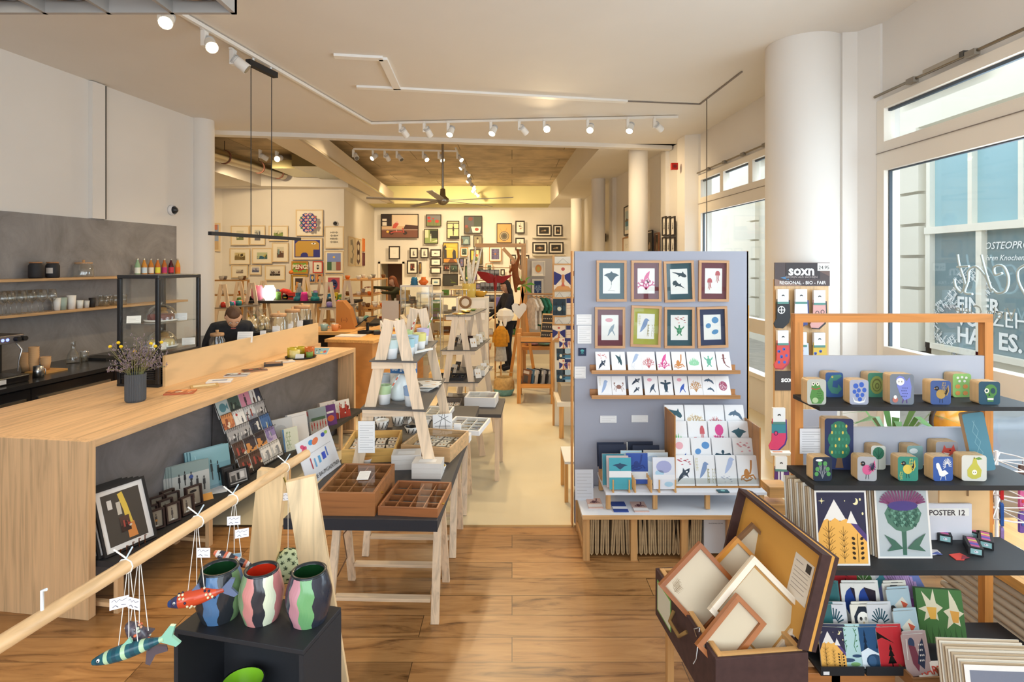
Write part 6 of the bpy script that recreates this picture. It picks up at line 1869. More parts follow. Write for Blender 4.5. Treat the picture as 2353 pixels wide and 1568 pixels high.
# second ladder's goods
for i in range(22):
 z, n = ((1.1005, 8), (.7705, 8), (.4505, 8))[i // 8]
 k = i % 8
 side = 1 if k % 2 else -1
 y = 6.0 + .09 * k
 x = -.55 + .13 * (y - 5.9) + side * (.12 + .05 * (i // 8))
 c = ('e8dcc8', 'efe9df', '3a342f', 'd8c8a8')[k % 4]
 card('jewellery_card', '%s %s earring card on the %s shelf of the rear ladder rack' % (LW[k], 'dark' if k % 4 == 2 else 'cream', ('top', 'middle', 'bottom')[i // 8]), 'jewellery card', .07, .1, (x, y, z), 'e c8923a .3 .5 .08 .1;e+ c8923a .7 .5 .08 .1', (math.radians(-25), 0, side * .5), .003, c, 'earring cards on the rear ladder rack')
for i, (x, y, z, w, d, h, c, n) in enumerate([(-.66, 5.96, .7705, .3, .25, .03, '2c2a2a', 'flat black jewellery tray on the rear ladder'), (-.36, 6.2, .7705, .13, .3, .06, 'ece8e0', 'white box of bead strings on the rear ladder'), (-.66, 6.0, .4505, .24, .3, .07, '8a7a68', 'brown open box of card packs on the lowest ladder shelf'),
            (-.5, 6.45, 1.1005, .2, .2, .05, '4a3028', 'dark brown jewellery casket on the rear ladder')]):
 tray('jewellery_tray', n, Vector((x, y, z)), w, d, h, 'd#' + c, -.1, 'd#' + ('3a3636', 'd8d4cc', '5a5048', '5a4038')[i], glass=False, div=(3, 3), wall=.006)
t = thing('jewellery_stand', 'brass T stand with hanging bracelets on top of the rear ladder rack', 'jewellery stand', (-.56, 6.0, 1.4605))
B().lathe([(.001, 0), (.07, 0), (.07, .01), (.001, .012)], 'm#d8b06a', 24).build('base', t)
B().tube([(0, 0, .01), (0, 0, .26)], .004, 'm#d8b06a', 8).tube([(-.09, 0, .26), (.09, 0, .26)], .004, 'm#d8b06a', 8).tube([(-.07, 0, .2), (.07, 0, .2)], .003, 'm#d8b06a', 8).build('pole', t)
for k in range(5):
 x = -.08 + .04 * k
 B().tube([(x, .03 * math.sin(a * .6), .225 + .035 * math.cos(a * .6)) for a in range(11)], .003, ('d#8a5a4a', 'm#d8b06a', 'd#4a4440', 'd#b0a090', 'm#c8c8c8')[k], 6).build('bracelet', t)
for i, (x, y, c, n) in enumerate([(-.5, 6.2, 'm#c9a24a', 'gold dish'), (-.46, 6.45, 'd#8a9a4a', 'green dish'), (-.52, 6.35, 'd#efe9df', 'white dish')]):
 B().cup(.035, .06, .02, .003, c).build('jewellery_dish', None, (x, y, 1.4605), (0, 0, 0), n + ' on top of the rear ladder rack', 'dish')
tray('white_frame_tray', 'white framed glass box right of the rear ladder rack', Vector((-.31, 5.45, .62)), .3, .26, .09, 'd#efedea', -.1, 'd#8a8478', wall=.02)
t = thing('side_table', 'dark low display table behind the long table, with white glass box', 'table', (-.42, 5.2, 0), -.05)
B().box(-.32, 0, .59, .32, .62, .62, 'd#4a4644').build('tabletop', t)
for sx in (-.28, .28):
 for yy in (.05, .55):
  B().box(sx - .02, yy - .02, 0, sx + .02, yy + .02, .59, 'wz#e6cbaa').build('leg', t)
tray('card_box', 'open dark box of cards behind the long table', Vector((-.6, 5.3, .6205)), .22, .3, .05, 'd#6a6058', 0, 'd#4a4440', glass=False, cards=(3, 5, 0), wall=.006)

# ================================================================ cash desk and its things
KO = Vector((-2.43, 7.5, 0))
KA = -math.radians(11)
KN, KU = Vector((math.cos(KA), math.sin(KA), 0)), Vector((-math.sin(KA), math.cos(KA), 0))

def KL(x, y, z):
 return KO + KN * x + KU * y + Vector((0, 0, z))

t = thing('cash_desk', 'honey coloured cash desk block at the end of the bar', 'counter', KO, KA)
B().box(-.03, -.03, .96, .66, 1.95, 1.0, 'wy#dfa862').build('countertop', t, bevel=.002)
B().box(0, 0, .02, .63, 1.92, .96, 'ply#c98e52').build('body', t)
B().box(.02, .02, 0, .61, 1.9, .02, 'd#1c1a18').build('plinth', t)
t = thing('counter', 'honey coloured rear counter with dark open front behind the cash desk', 'counter', (-3.35, 8.3, 0), -.06)
B().box(0, -.03, .96, 1.03, .7, 1.0, 'wx#dfa862').build('countertop', t)
B().box(.0, .3, 0, .99, .68, .96, 'd#1e1a18').build('dark_body', t)
B().box(.98, 0, 0, 1.02, .29, .96, 'ply#c98e52').build('end_panel', t)
t = thing('till_screen', 'black tilted tablet till on the cash desk', 'till', KL(.24, .62, 1.0), KA - .2)
B().box(-.09, -.07, 0, .09, .07, .045, 'd#17181a').build('base', t, bevel=.01)
B().box(.02, -.015, .045, .05, .015, .16, 'd#17181a').build('stand', t)
b = B()
b.T = Matrix.Translation((.02, 0, .17)) @ Matrix.Rotation(math.radians(-35), 4, 'Y')
b.box(-.13, -.11, 0, .13, .11, .012, 'g#2a2c30')
b.build('tablet', t)
t = thing('card_terminal', 'small black card terminal right of the till screen', 'card reader', KL(.42, .6, 1.0), .3)
B().box(-.05, -.08, 0, .05, .08, .05, 'd#1b1c1e').build('body', t, bevel=.012)
B().box(-.035, .0, .0501, .035, .06, .0525, 'g#6a8a70').build('screen', t)
block('newspaper', 'folded newspaper lying on the near corner of the cash desk', 'newspaper', *KL(.0, .2, 1.0)[:2], 1.0, *(KL(.0, .2, 1.0) + Vector((.36, .22, 0)))[:2], 1.012, 'P#d8d6d2', rz=-.1, bevel=0)
for i, (x, y, c, w) in enumerate([(-2.78, 8.42, '8fb0b0', 'grey blue'), (-2.62, 8.42, 'e0945a', 'orange')]):
 vessel('glazed_mug', w + ' glazed mug on the rear counter', 'mug', (x, y, 1.0), .045, .055, .1, 'g#' + c, 'g#e8e0d4', 'glazed mugs on the rear counter', handle=True)
b = B().prism([(0, 0), (.28, 0), (.2, .3), (.1, .42), (0, .42)], 0, .3, 'd#b5732c')
b.text('(--)', .12, .12, .08, -.002, 'd#6a3c14')
b.build('cardboard_display', None, (-2.66, 8.6, 1.0), (0, 0, .1), 'brown cardboard display box on the rear counter', 'box')
t = thing('grey_screen', 'grey back of a flat screen standing past the cash desk', 'screen', KL(.30, 1.35, 1.0), -.05)
B().box(-.13, 0, .05, .13, .02, .42, 'd#b5aca2').build('panel', t)
B().box(-.05, -.05, 0, .05, .07, .05, 'd#8a8480').build('foot', t)
for i, (x, y, w, d, h, c, n) in enumerate([(.28, 1.1, .05, .05, .14, 'dfe3e0', 'small bottles beside the grey screen'), (.5, .95, .14, .03, .1, 'f0b83a', 'yellow card stand on the cash desk'), (.52, 1.2, .12, .1, .16, 'e0d4c4', 'white card holder on the cash desk'), (.5, 1.45, .1, .14, .2, 'cfc0a4', 'slanted postcard stand on the cash desk'), (.4, 1.7, .12, .1, .14, 'd8c49a', 'small wooden stand at the far end of the cash desk')]):
 t = thing('counter_stand', n, 'display stand', KL(x, y, 1.0), KA)
 b = B().prism([(-w / 2, 0), (w / 2, 0), (w / 2, h * .4), (-w / 2, h)], -d / 2, d / 2, 'd#' + c)
 b.build('body', t)
 for k in range(3):
  B().box(-w / 2 + w * k / 3 + .004, -d / 2 - .006, .01, -w / 2 + w * (k + .8) / 3, -d / 2 - .001, h * .35, 'd#' + ('efe8da', '6a8a5a', 'b05a3a')[k]).build('goods', t)
# ================================================================ grey partition with sea animal prints
PY_ = 4.32
t = thing('display_partition', 'light blue grey free standing partition board carrying sea animal prints', 'partition', (1.13, PY_, 0))
B().box(-.655, .001, .02, .665, .035, 2.09, 'd#a5a8b5').build('panel', t)
for x in (-.664, .666):
 B().box(x - .012, .001, 0, x - .001, .085, 2.092, 'wz#d9954a').build('post', t)
B().box(-.655, .036, 1.9, .655, .08, 1.94, 'wx#d9954a').build('rail', t)

def QP(px, py, d=0.0):
 Y = PY_ - d
 return Vector(((px - CX) * Y / F, Y, CH - (py - HZ) * Y / F))

seaf = [(1404.5, 693, '24525f', 'u ray:1f4c5c .05 .3 .95 .9;l 1f4c5c .012 .5 .3 .45 .2 .3 .12 .7 .1', 'blue ray', 0), (1484, 693, '6a1e34', 'u coral3:e85a9a .02 .1 .98 .75;u whale:e85a9a .3 .4 .75 .9', 'pink seahorse among coral', 0),
  (1561, 694, '1f4f5c', 'u shark:2a4450 .1 .58 .95 .9;u sharkb:2a4450 .1 .2 .85 .55', 'two dark whale sharks', -.035), (1638, 693, '6a1f33', 'u jellies:c4525c .12 .15 .88 .92', 'two red jellyfish', .01),
  (1401, 800, '6a2034', 'u whale:8fa4b4 .35 .15 .8 .65;e e8a0ac .45 .8 .22 .08', 'grey whale and pink cloud', 0), (1482, 797, 'a9aa22', 'u seal:7f9cc8 .15 .25 .7 .82;u weeds:b0a040 .55 .1 1 .6;u weed:d8cf8a .02 .5 .35 .95', 'blue seal on a lime mount', .03),
  (1560, 800, '1f4f5c', 'u turtle:2f8f62 .2 .18 .8 .62;u school:e8a09a .25 .65 .95 .95', 'green turtle', .0), (1637, 799, '20305a', 'u blobs:4f93c8 .1 .2 .9 .92', 'blue sea blobs on a navy mount', -.03)]
for px, py, mc, art, n, tl in seaf:
 framed('oak framed print of %s on the grey partition' % n, .228, .312, QP(px, py), 'r f4f2ee 0 0 1 1;' + art, 'wz#c79a70', .019, mc, .03, .042, tilt=tl, group='oak frames on the grey partition', pane=True, depth=.022, eps=.0003)

for i, (px, w, h, y) in enumerate([(1342, .115, .08, 747), (1343, .105, .138, 790), (1338, .06, .06, 818), (1333, .085, .09, 870), (1398, .125, .054, 972), (1470, .125, .054, 971)]):
 if i == 2:
  card('postcard', 'small dark blue jellyfish card stuck on the partition edge', 'postcard', w, h, QP(px, y, .004), 'u jelly:3fa8a8 .25 .2 .75 .8', (0, 0, 0), .002, '16294a')
 else:
  note(['upper left text sheet', 'text sheet with a small portrait photo', '', 'lowest left text sheet', 'left price strip above the dark calendars', 'right price strip above the dark calendars'][i] + ' on the grey partition', w, h, QP(px, y, .004), lines=4 + 4 * (i == 1))

for r, (zt, row) in enumerate([(1.18, [('u orca:27394f .1 .05 .75 .6;u school:e06a6a .1 .65 .95 .95', 'dark orca under a red shoal'), ('u shark:2c5560 .25 .1 .8 .95', 'teal whale shark'), ('u seal:a9bede .3 .4 .95 .95;u weed:d0d4dc .1 .05 .9 .4', 'pale blue seal'), ('u coral2:d8606a .05 .05 .95 .85', 'red coral fan'),
          ('u coral3:e8479a .02 .05 .98 .6;u whale:e8479a .25 .3 .8 .95', 'pink seahorse'), ('u octopus:d8862c .08 .1 .95 .9', 'orange octopus'), ('u anem:8fd4a4 .05 .25 .95 .75', 'green sea plant'), ('u turtle:5fb89a .1 .2 .9 .85', 'mint turtle'), ('u lizard:8a4a4a .1 .15 .95 .95', 'brown long tailed animal')]),
        (.995, [('u seal:9db6de .2 .1 .8 .85;u weed:d8d8b8 .0 .5 .4 1', 'blue seal and grass'), ('u crab:9a6a5a .05 .15 .95 .75', 'brown crab'), ('u orca:27394f .2 .55 .95 .95;u orca:27394f .3 .1 .85 .45', 'two dark orcas'), ('u whale:36506a .3 .1 .85 .65;e f0a8b8 .4 .85 .2 .1', 'dark whale fluke and pink cloud'),
          ('u penguin:27455a .02 .15 .98 .85', 'dark penguin'), ('u whale:2a5ac0 .3 .1 .85 .65;e f0a8b8 .4 .85 .2 .1', 'bright blue whale fluke'), ('u coral:d8a05a .05 .1 .95 .95', 'orange coral branch'), ('u dolphin:44607a .1 .6 .95 .95;u dolphin:44607a .3 .15 .9 .45', 'two dolphins'), ('u ballcoral:b0466a .1 .2 .9 .8', 'round purple coral')])]):
 nm = ('upper', 'lower')[r]
 t = thing('picture_ledge', nm + ' narrow oak card ledge on the grey partition', 'shelf', (1.13, PY_, zt), group='oak ledges on the partition')
 B().box(-.54, -.1, 0, .56, -.0005, .012, 'wx#b98250').box(-.54, -.114, 0, .56, -.1, .026, 'wx#c08c58').build('ledge_board', t)
 B().box(-.54, -.012, .012, .56, -.0005, .05, 'wx#b98250').build('back_strip', t)
 xs = [(357, 507, 660, 793, 940, 1085, 1228, 1370, 1512), (375, 510, 668, 820, 960, 1105, 1245, 1372, 1505)][r]
 for j, (art, n) in enumerate(row):
  px = 1280 + (xs[j] + 12) / 4.126 + 17
  p = QP(px, 0, .075)
  card('greeting_card', 'white card with %s on the %s oak ledge' % (n, nm), 'greeting card', .104, .15, (p.x, p.y, zt + .0125), art, (math.radians(-24), 0, 0), .006, 'f6f6f6', 'sea cards on the oak ledges', m=.08)

# low bench of white board and pine before the partition
t = thing('low_bench', 'low white topped pine display bench before the grey partition', 'bench', (1.13, 3.8, 0))
B().box(-.66, .0, .29, .66, .5, .312, 'd#dfe1e6').build('bench_top', t)
B().box(-.66, -.012, .29, .66, 0, .316, 'wx#d8aa74').build('edge_strip', t)
for x in (-.63, -.31, .03, .34, .62):
 for y in (.02, .44):
  if y > .1 and x not in (-.63, .62):
   continue
  B().box(x - .022, y, 0, x + .022, y + .04, .29, 'wz#c99a62').build('leg', t)
 B().box(x - .02, .06, .04, x + .02, .44, .08, 'wy#c99a62').build('rail', t)
t = thing('raised_shelf', 'white upper tier on short pine posts standing on the low bench', 'shelf', (1.18, 3.88, .3165))
B().box(-.54, 0, .1, .56, .38, .118, 'd#e2e4ea').build('shelf_top', t)
for x in (-.52, -.2, .16, .53):
 B().box(x - .015, .01, 0, x + .015, .04, .1, 'wz#c99a62').build('post', t)
 B().box(x - .015, .33, 0, x + .015, .36, .1, 'wz#c99a62').build('post', t)
TT = .4350
# 4 x 4 rack of sea cards
ARX, ARY = 1.205, 3.955
t = thing('card_rack', 'stepped wooden rack holding four rows of large white sea cards', 'card rack', (ARX + .225, ARY, TT))
B().box(-.30, .0, 0, -.292, .26, .5, 'wz#b9803e').build('side_panel', t)
B().box(.292, 0, 0, .30, .26, .42, 'wz#b9803e').build('side_panel', t)
for k in range(4):
 B().box(-.29, .004 + .075 * k, .0 + .1 * k + .0, .29, .03 + .075 * k, .012 + .1 * k, 'wx#b9803e').build('step', t)
B().box(-.29, -.008, .03, .29, -.004, .07, 'glass').build('acrylic_strip', t)
grid = [[('u orca:1f3448 .15 .12 .8 .6;u school:c8465a .2 .68 .95 .92', 'dark orca and red fish'), ('u seal:7f9cc8 .2 .25 .7 .8;u weeds:a8a050 .55 .1 1 .6;u weed:d8d49a 0 .5 .35 .95', 'blue seal in reeds'), ('u seal:b0c4ea .4 .4 .95 .95;u school:c0c8d8 .2 .1 .8 .35', 'pale blue seal over fish'), ('u octopus:c8843a .15 .15 .9 .85', 'ochre octopus')],
  [('u whale:2a62b8 .5 .05 .8 .5;e f0b0bc .45 .75 .2 .13', 'blue fluke and pink cloud'), ('u blobs:5a9ad8 .15 .2 .95 .9', 'blue jellies'), ('u penguin:2c5266 .1 .0 .95 .6', 'dark flipper animal'), ('u turtle:3fa87a .25 .02 .8 .45;u school:e8a8b0 .2 .5 .95 .9', 'small green turtle with pink shoal')],
  [('u anem:58c870 .1 .0 .9 .6', 'bright green leafy ball'), ('u jelly:c8384c .2 .0 .5 .45;u jelly:d8606a .6 .1 .85 .85', 'red jellies'), ('u coral3:e8479a .1 .05 .95 .7;e e8479a .55 .7 .22 .2', 'pink coral'), ('u ray:3a6a7a .1 .25 .9 .8', 'blue grey ray')],
  [('u shark:33606e .1 .45 .9 .9;u sharkb:33606e .1 .1 .5 .35', 'two teal whale sharks'), ('u coral:e8cfa0 .05 .1 .95 .8', 'pale orange coral'), ('u coral2:e0969a .05 .0 .95 .7', 'pale red coral'), ('u dolphin:5a7890 .15 .45 .9 .85;u dolphin:9ab8c0 .6 .1 .95 .25', 'grey dolphin')]]
for k in range(4):
 for j, (art, n) in enumerate(grid[k]):
  for q in (1, 0):
   card('sea_card', 'large %scard with %s, %s row of the stepped rack' % ('' if q == 0 else 'rear ', n, ('bottom', 'second', 'third', 'top')[k]), 'greeting card', .14, .2, (ARX + .149 * j, ARY + .006 + .075 * k + .014 * q, TT + .0125 + .1 * k), art, (math.radians(-15), 0, 0), .011, 'f2f4f6', 'large sea cards in the stepped rack', k='Q' if q == 0 else 'P')
# calendars, notebooks
for i, (px, py, w, h, Y, c, art, n) in enumerate([(1408, 1043, .2, .17, 4.12, '14213e', 'u whale:3f9aa0 .35 .0 .75 .65', 'navy calendar with teal whale'), (1404, 1037, .2, .17, 4.17, '182644', 'r 182644 0 0 1 1', 'navy calendar behind the whale one'), (1486, 1040, .195, .17, 4.10, '16233e', 'u turtle:3f9aa0 .3 .25 .75 .8', 'navy calendar with teal turtle'),
             (1472, 1038, .195, .175, 4.17, '16233e', 'r efe9dc .0 .0 .03 1', 'navy calendar behind the turtle one')]):
 X = (px - CX) * Y / F
 card('wall_calendar', n + ' standing on the raised shelf', 'calendar', w, h, (X, Y, TT + .075), art, (math.radians(-8), 0, .03), .008, c, 'navy calendars')
 b = B()
B().box(-.22, 0, 0, .24, .12, .074, 'wx#c99a62').build('riser_block', None, (.86, 4.09, TT), (0, 0, 0), 'wooden riser under the navy calendars', 'riser')
for i, px in enumerate((1407, 1480)):
 block('paper_block', 'sea green note block before the %s calendar' % ('whale', 'turtle')[i], 'note block', (px - CX) * 4.06 / F - .04, 4.03, TT + .03, (px - CX) * 4.06 / F + .04, 4.06, TT + .11, 'd#9fc4b4')
nb = [(1410, 3.98, '3f9aa8', 'r 2f8898 0 0 1 1', 'dark turquoise notebook, back left of the stand'), (1420, 3.94, 'd9c0bc', 'r d9c0bc 0 0 1 1', 'pink ring notebook behind the turquoise ray one'), (1426, 3.90, '35a8b8', 'r 35a8b8 0 0 1 1;u ray:1f4a6a .15 .55 .85 .85;r eef0f0 0 .38 1 .58', 'turquoise notebook with dark ray'),
  (1452, 4.05, 'a8cfe0', 'r b8dcea 0 0 1 1', 'pale blue notebook left of the blue octopus one'), (1465, 4.00, '2c56b0', 'r 2c56b0 0 0 1 1;u octopus:1f3f8c .2 .45 .9 .95;r eef0f0 0 .15 1 .4', 'cobalt notebook with dark octopus'),
  (1505, 4.06, 'd8d4c8', 'r d8d4c8 0 0 1 1', 'cream notebook at the back of the right stand'), (1512, 4.01, 'cfe0e8', 'r d4e4ec 0 0 1 1;e b0c8e0 .3 .8 .3 .1', 'watercolour notebook, middle of the right stand'), (1527, 3.91, 'e2e6f0', 'r e4e8f2 0 0 1 1;e a8aedc .5 .7 .35 .2;e+ a8d4ec .3 .5 .2 .1;r eef0f4 0 .3 1 .45;e a8d4ec .7 .15 .2 .08', 'pale lilac watercolour notebook in front')]
for i, (px, Y, c, art, n) in enumerate(nb):
 card('notebook', n, 'notebook', .152, .21, ((px - CX) * Y / F, Y, TT + .012), art, (math.radians(-7), 0, 0), .012, c, 'notebooks on the raised shelf', edge='e8e6e0')
for i, px in enumerate((1425, 1475, 1530)):
 t = thing('book_stand', 'small slatted wooden notebook stand, %s of three' % ('left', 'middle', 'right')[i], 'book stand', ((px - CX) * 3.92 / F, 3.875, TT), group='slatted notebook stands')
 for sx in (-.055, .055):
  B().box(sx - .006, 0, 0, sx + .006, .2, .011, 'wy#d2a468').build('runner', t)
  for k in range(5):
   B().box(sx - .0045, .002 + .042 * k, .011, sx + .0045, .010 + .042 * k, .085, 'wz#d2a468').build('peg', t)
note('clear standing menu sheet at the left end of the bench', .13, .21, Vector((.515, 4.05, .3125)), (math.radians(-6), 0, 0), col='cfd2d8', lines=8)
for i, (px, py, c, art, z, n) in enumerate([(1346, 1112, '2c4a9a', 'r eef0f2 .0 .25 1 .5', .3125, 'blue flip pad left of the raised shelf'), (1366, 1158, 'e0b8a8', 'u octopus:6a3a44 .2 .45 .9 .95;r f2ece8 0 .05 1 .35', .3125, 'pink flip pad with dark octopus at the bench corner'),
           (1420, 1160, '2c4a9a', 'r eef0f2 .0 .25 1 .5', .3125, 'blue flip pad under the raised shelf'), (1466, 1160, 'e0b8a8', 'u octopus:6a3a44 .2 .45 .9 .95;r f2ece8 0 .05 1 .35', .3125, 'pink flip pad under the raised shelf'), (1661, 1130, '1f5a68', 'e 7fc0c0 .5 .5 .2 .3', TT, 'small teal card lying before the stepped rack')]):
 p = P(px, py, GY(py, z))
 w, h = (.1, .16) if i < 4 else (.075, .045)
 if 1 < i < 4:
  p.y = 3.93
 card('flip_pad', n, 'notepad', w, h, (p.x, p.y - h / 2, z + .006), art, (math.radians(-90), 0, .0), .006, c, 'flip pads on the low bench')
# brown paper folders hanging under the bench
k = 0
for s0, s1, n in ((.505, .79, 9), (.845, 1.13, 10), (1.19, 1.27, 4)):
 for j in range(n):
  x = s0 + (s1 - s0) * j / max(n - 1, 1)
  b = B().prism([(-.012, 0), (0, -.014), (.012, 0), (.014, .24), (.006, .25), (-.006, .25), (-.014, .24)], 0, .36, 'fab#b59a72')
  b.box(-.002, -.001, 0, .002, 0, .24, 'd#6a543a')
  b.build('paper_folder', None, (x, 3.86, .03), (0, R.uniform(-.07, .07), 0), '%s brown paper folder from the left in %s section under the low bench' % (LW[j], ('the first', 'the middle', 'the right')[k]), 'folder', 'brown paper folders under the bench')
 k += 1
B().box(0, 0, 0, .16, .3, .24, 'd#dcdde0').text('SKIZZENBLOECKE', .08, .2, .012, -.001, 'd#555').build('storage_box', None, (1.31, 3.88, .02), (0, 0, 0), 'white storage box under the right part of the low bench', 'box')
for i, x in enumerate((.12,)):
 t = thing('low_stool_table', 'small pine side table seen left of the partition', 'table', (.44, 4.75, 0))
 B().box(-.0, 0, .32, .5, .4, .34, 'd#e8e4dc').build('tabletop', t)
 for sx, sy in ((.0, 0), (.47, 0), (0, .37), (.47, .37)):
  B().box(sx, sy, 0, sx + .03, sy + .03, .32, 'wz#d9a05a').build('leg', t)

# ================================================================ right-hand shelf unit
UY = 2.75
ux0, ux1 = 1.378, 2.29
t = thing('shelf_unit', 'orange wood framed unit with black shelves full of painted blocks and prints', 'shelf', (ux0, UY, 0))
W = ux1 - ux0
for x in (0, W):
 B().box(x - .02, -.02, 0, x + .02, .02, 1.715, 'wz#d18a44').build('post', t)
B().box(-.02, -.02, 1.715, W + .02, .02, 1.755, 'wx#d18a44').build('top_rail', t)
for x in (0, W):
 B().box(x - .018, -.33, .2, x + .018, -.021, .245, 'wy#b97a40').build('foot_arm', t)
 B().box(x - .018, -.33, 0, x + .018, -.29, .2, 'wz#b97a40').build('foot', t)
B().box(-.03, -.26, 1.352, W + .03, -.021, 1.37, 'd#232427').build('black_shelf', t)
B().box(-.06, -.27, 1.008, W + .05, -.021, 1.03, 'd#232427').build('black_shelf', t)
B().box(-.06, -.315, .662, W + .05, -.021, .685, 'd#232427').build('black_shelf', t)
B().box(-.0, -.30, .255, W + .04, -.021, .275, 'd#232427').build('black_shelf', t)
B().box(.021, -.018, 1.371, W - .021, .0, 1.555, 'd#b4b7c2').build('grey_back_board', t)
B().box(.021, -.018, 1.031, W - .021, .0, 1.21, 'd#b4b7c2').build('grey_back_board', t)

def UX(px, Y):
 return (px - CX) * Y / F

def painted(x0, x1, y0, y1, back, z, bg, art, n, th=.055, lean=0, shelf='upper'):
 Y = 2.67 if back else 2.53
 w, h = (x1 - x0) * Y / F, (y1 - y0) * Y / F
 b = B().rrect(-w / 2, 0, w / 2, h, .012, 0, th, 'P#' + bg, 'wz#d9b684')
 b.art(art, -w / 2 + .004, .004, w - .008, h - .008, -.0003, eps=.0002)
 b.build('painted_block', None, ((UX(x0, Y) + UX(x1, Y)) / 2, Y - (.0 if back else .0), z + .0005), (0, lean, -.06 + .04 * ((x0 * 7) % 3)), 'wooden block painted with %s on the %s black shelf' % (n, shelf), 'painted block', 'painted blocks on the %s shelf' % shelf)

z1, z2, z3, z0 = 1.370, 1.030, .685, .275
for a in [(1855, 1898, 861, 919, 0, z1, 'b9bcae', 'u frog:4a8a34 .05 .0 .95 .98', 'a green frog'), (1897, 1937, 857, 914, 1, z1, '2f5a96', 'u fish2:3f8a7a .05 .05 .98 .95', 'a green long snouted fish'), (1953, 1995, 862, 919, 0, z1, 'a9adc0', 'u bluegems .02 .02 .98 .98', 'blue gem shapes'),
   (1994, 2035, 858, 914, 1, z1, '3f8a6a', 'u snail:8f9a3a .0 .02 1 .98', 'an olive ammonite'), (2046, 2099, 849, 919, 0, z1, '77808c', 'u owl:7a86d8 .05 .02 .98 .98', 'a lilac owl'), (2139, 2184, 862, 917, 0, z1, '3c5a98', 'u eightbird:b8923a .1 .05 .95 .9;u weed:c9a84a .5 .5 1 1', 'a black headed bird on blue'),
   (2189, 2232, 857, 911, 1, z1, '8fc45a', 'e f2eedc .25 .85 .08 .06;e+ f2eedc .5 .88 .08 .06;e+ f2eedc .75 .85 .08 .06;e+ f2eedc .35 .7 .08 .06;e+ f2eedc .65 .7 .08 .06;e e8922c .25 .45 .15 .1;e+ e8922c .7 .45 .15 .1;e+ e8922c .25 .15 .15 .1;e+ e8922c .7 .15 .15 .1', 'white buds and orange drops'), (2250, 2297, 861, 914, 0, z1, '1f5066', 'u skull:4a8a3a .1 .05 .95 .95', 'a green skull')]:
 painted(*a, shelf='upper')
for a in [(1868, 1912, 1046, 1101, 0, z2, '16263e', 'u tree:8a8f94 .2 0 .8 .9;e 4a9a4a .2 .5 .12 .1;e+ 4a9a4a .8 .5 .12 .1;e+ 4a9a4a .35 .75 .12 .1;e+ 4a9a4a .65 .75 .12 .1;e+ 4a9a4a .15 .28 .12 .1;e+ 4a9a4a .85 .28 .12 .1;e e8e8e8 .3 .9 .2 .06', 'a grey tree with round green leaves'), (1896, 1960, 966, 1083, 1, z2, '22305f', 'u peartree 0 0 1 1', 'a tall pear tree'),
   (1971, 2014, 1044, 1100, 0, z2, 'a9a9ac', 'u eightbird:d8508a .05 .05 .98 .95;u fan:2b2a55 .55 .3 1 .8', 'a round pink bird'), (2002, 2035, 1030, 1085, 1, z2, 'd9d6c8', 'e 2c7a5a .5 .7 .45 .28;l 1b4a3a .03 .5 .0 .5 .95;l+ 1b4a3a .03 .5 .5 .8 .8;l+ 1b4a3a .03 .5 .5 .2 .8', 'a round green tree'),
   (2064, 2109, 1042, 1098, 0, z2, '1f8a74', 'u eightbird:e0c22c .08 .1 .9 .95;u weed:d8d44a .5 .4 1 1;u weed:d8d44a 0 0 .4 .4', 'a yellow bird among leaves'), (2084, 2121, 1025, 1080, 1, z2, '7fa8a4', 'e dfe8e4 .4 .8 .3 .12;u weed:1f7a5a .3 .0 .9 .6', 'pale flowers on grey green'),
   (2144, 2190, 1037, 1093, 0, z2, '2f5aa8', 'p f2f0ea .1 .6 .3 .7 .45 .4 .6 .45 .8 .3 .5 .15 .3 .2 .2 .45;e f2f0ea .2 .68 .1 .09;u fan:f2f0ea .45 .4 1 1;l f2f0ea .03 .4 .2 .35 0;l f2f0ea .03 .6 .2 .65 0', 'a white hen on blue'), (2150, 2202, 1015, 1079, 1, z2, '9a9aa0', 'u fox:d8402c .1 .3 .98 .95', 'a red fox'),
   (2211, 2266, 1028, 1087, 0, z2, 'd9d8cc', 'u pear:c9c22c .12 .05 .9 .98', 'a halved yellow pear')]:
 painted(*a, shelf='middle')
b = B().rrect(-.045, 0, .045, .27, .01, 0, .03, 'P#4f8fa4', 'wz#c9a070')
b.art('l 8fc0cc .02 .3 .1 .6 .3 .3 .5 .6 .7 .4 .9;l 8fc0cc .02 .6 .1 .3 .3 .6 .5 .3 .7 .5 .9', -.04, .01, .08, .25, -.0003)
b.build('painted_board', None, (UX(2272, 2.6), 2.62, z2 + .012), (0, math.radians(-11), -.2), 'narrow blue painted board leaning on the right post of the shelf unit', 'painted board')
note('white text sheet hung at the left post, middle level', .105, .12, Vector((UX(1862, 2.72), 2.715, 1.09)), lines=9, col='e6e6e8')
card('wall_calendar', 'pale hanging calendar edge behind the left post', 'calendar', .2, .1, (UX(1884, 3.3), 3.3, 1.05), 'r c4c6d2 0 0 1 1', (0, 0, 0), .004, 'd4d6e0')

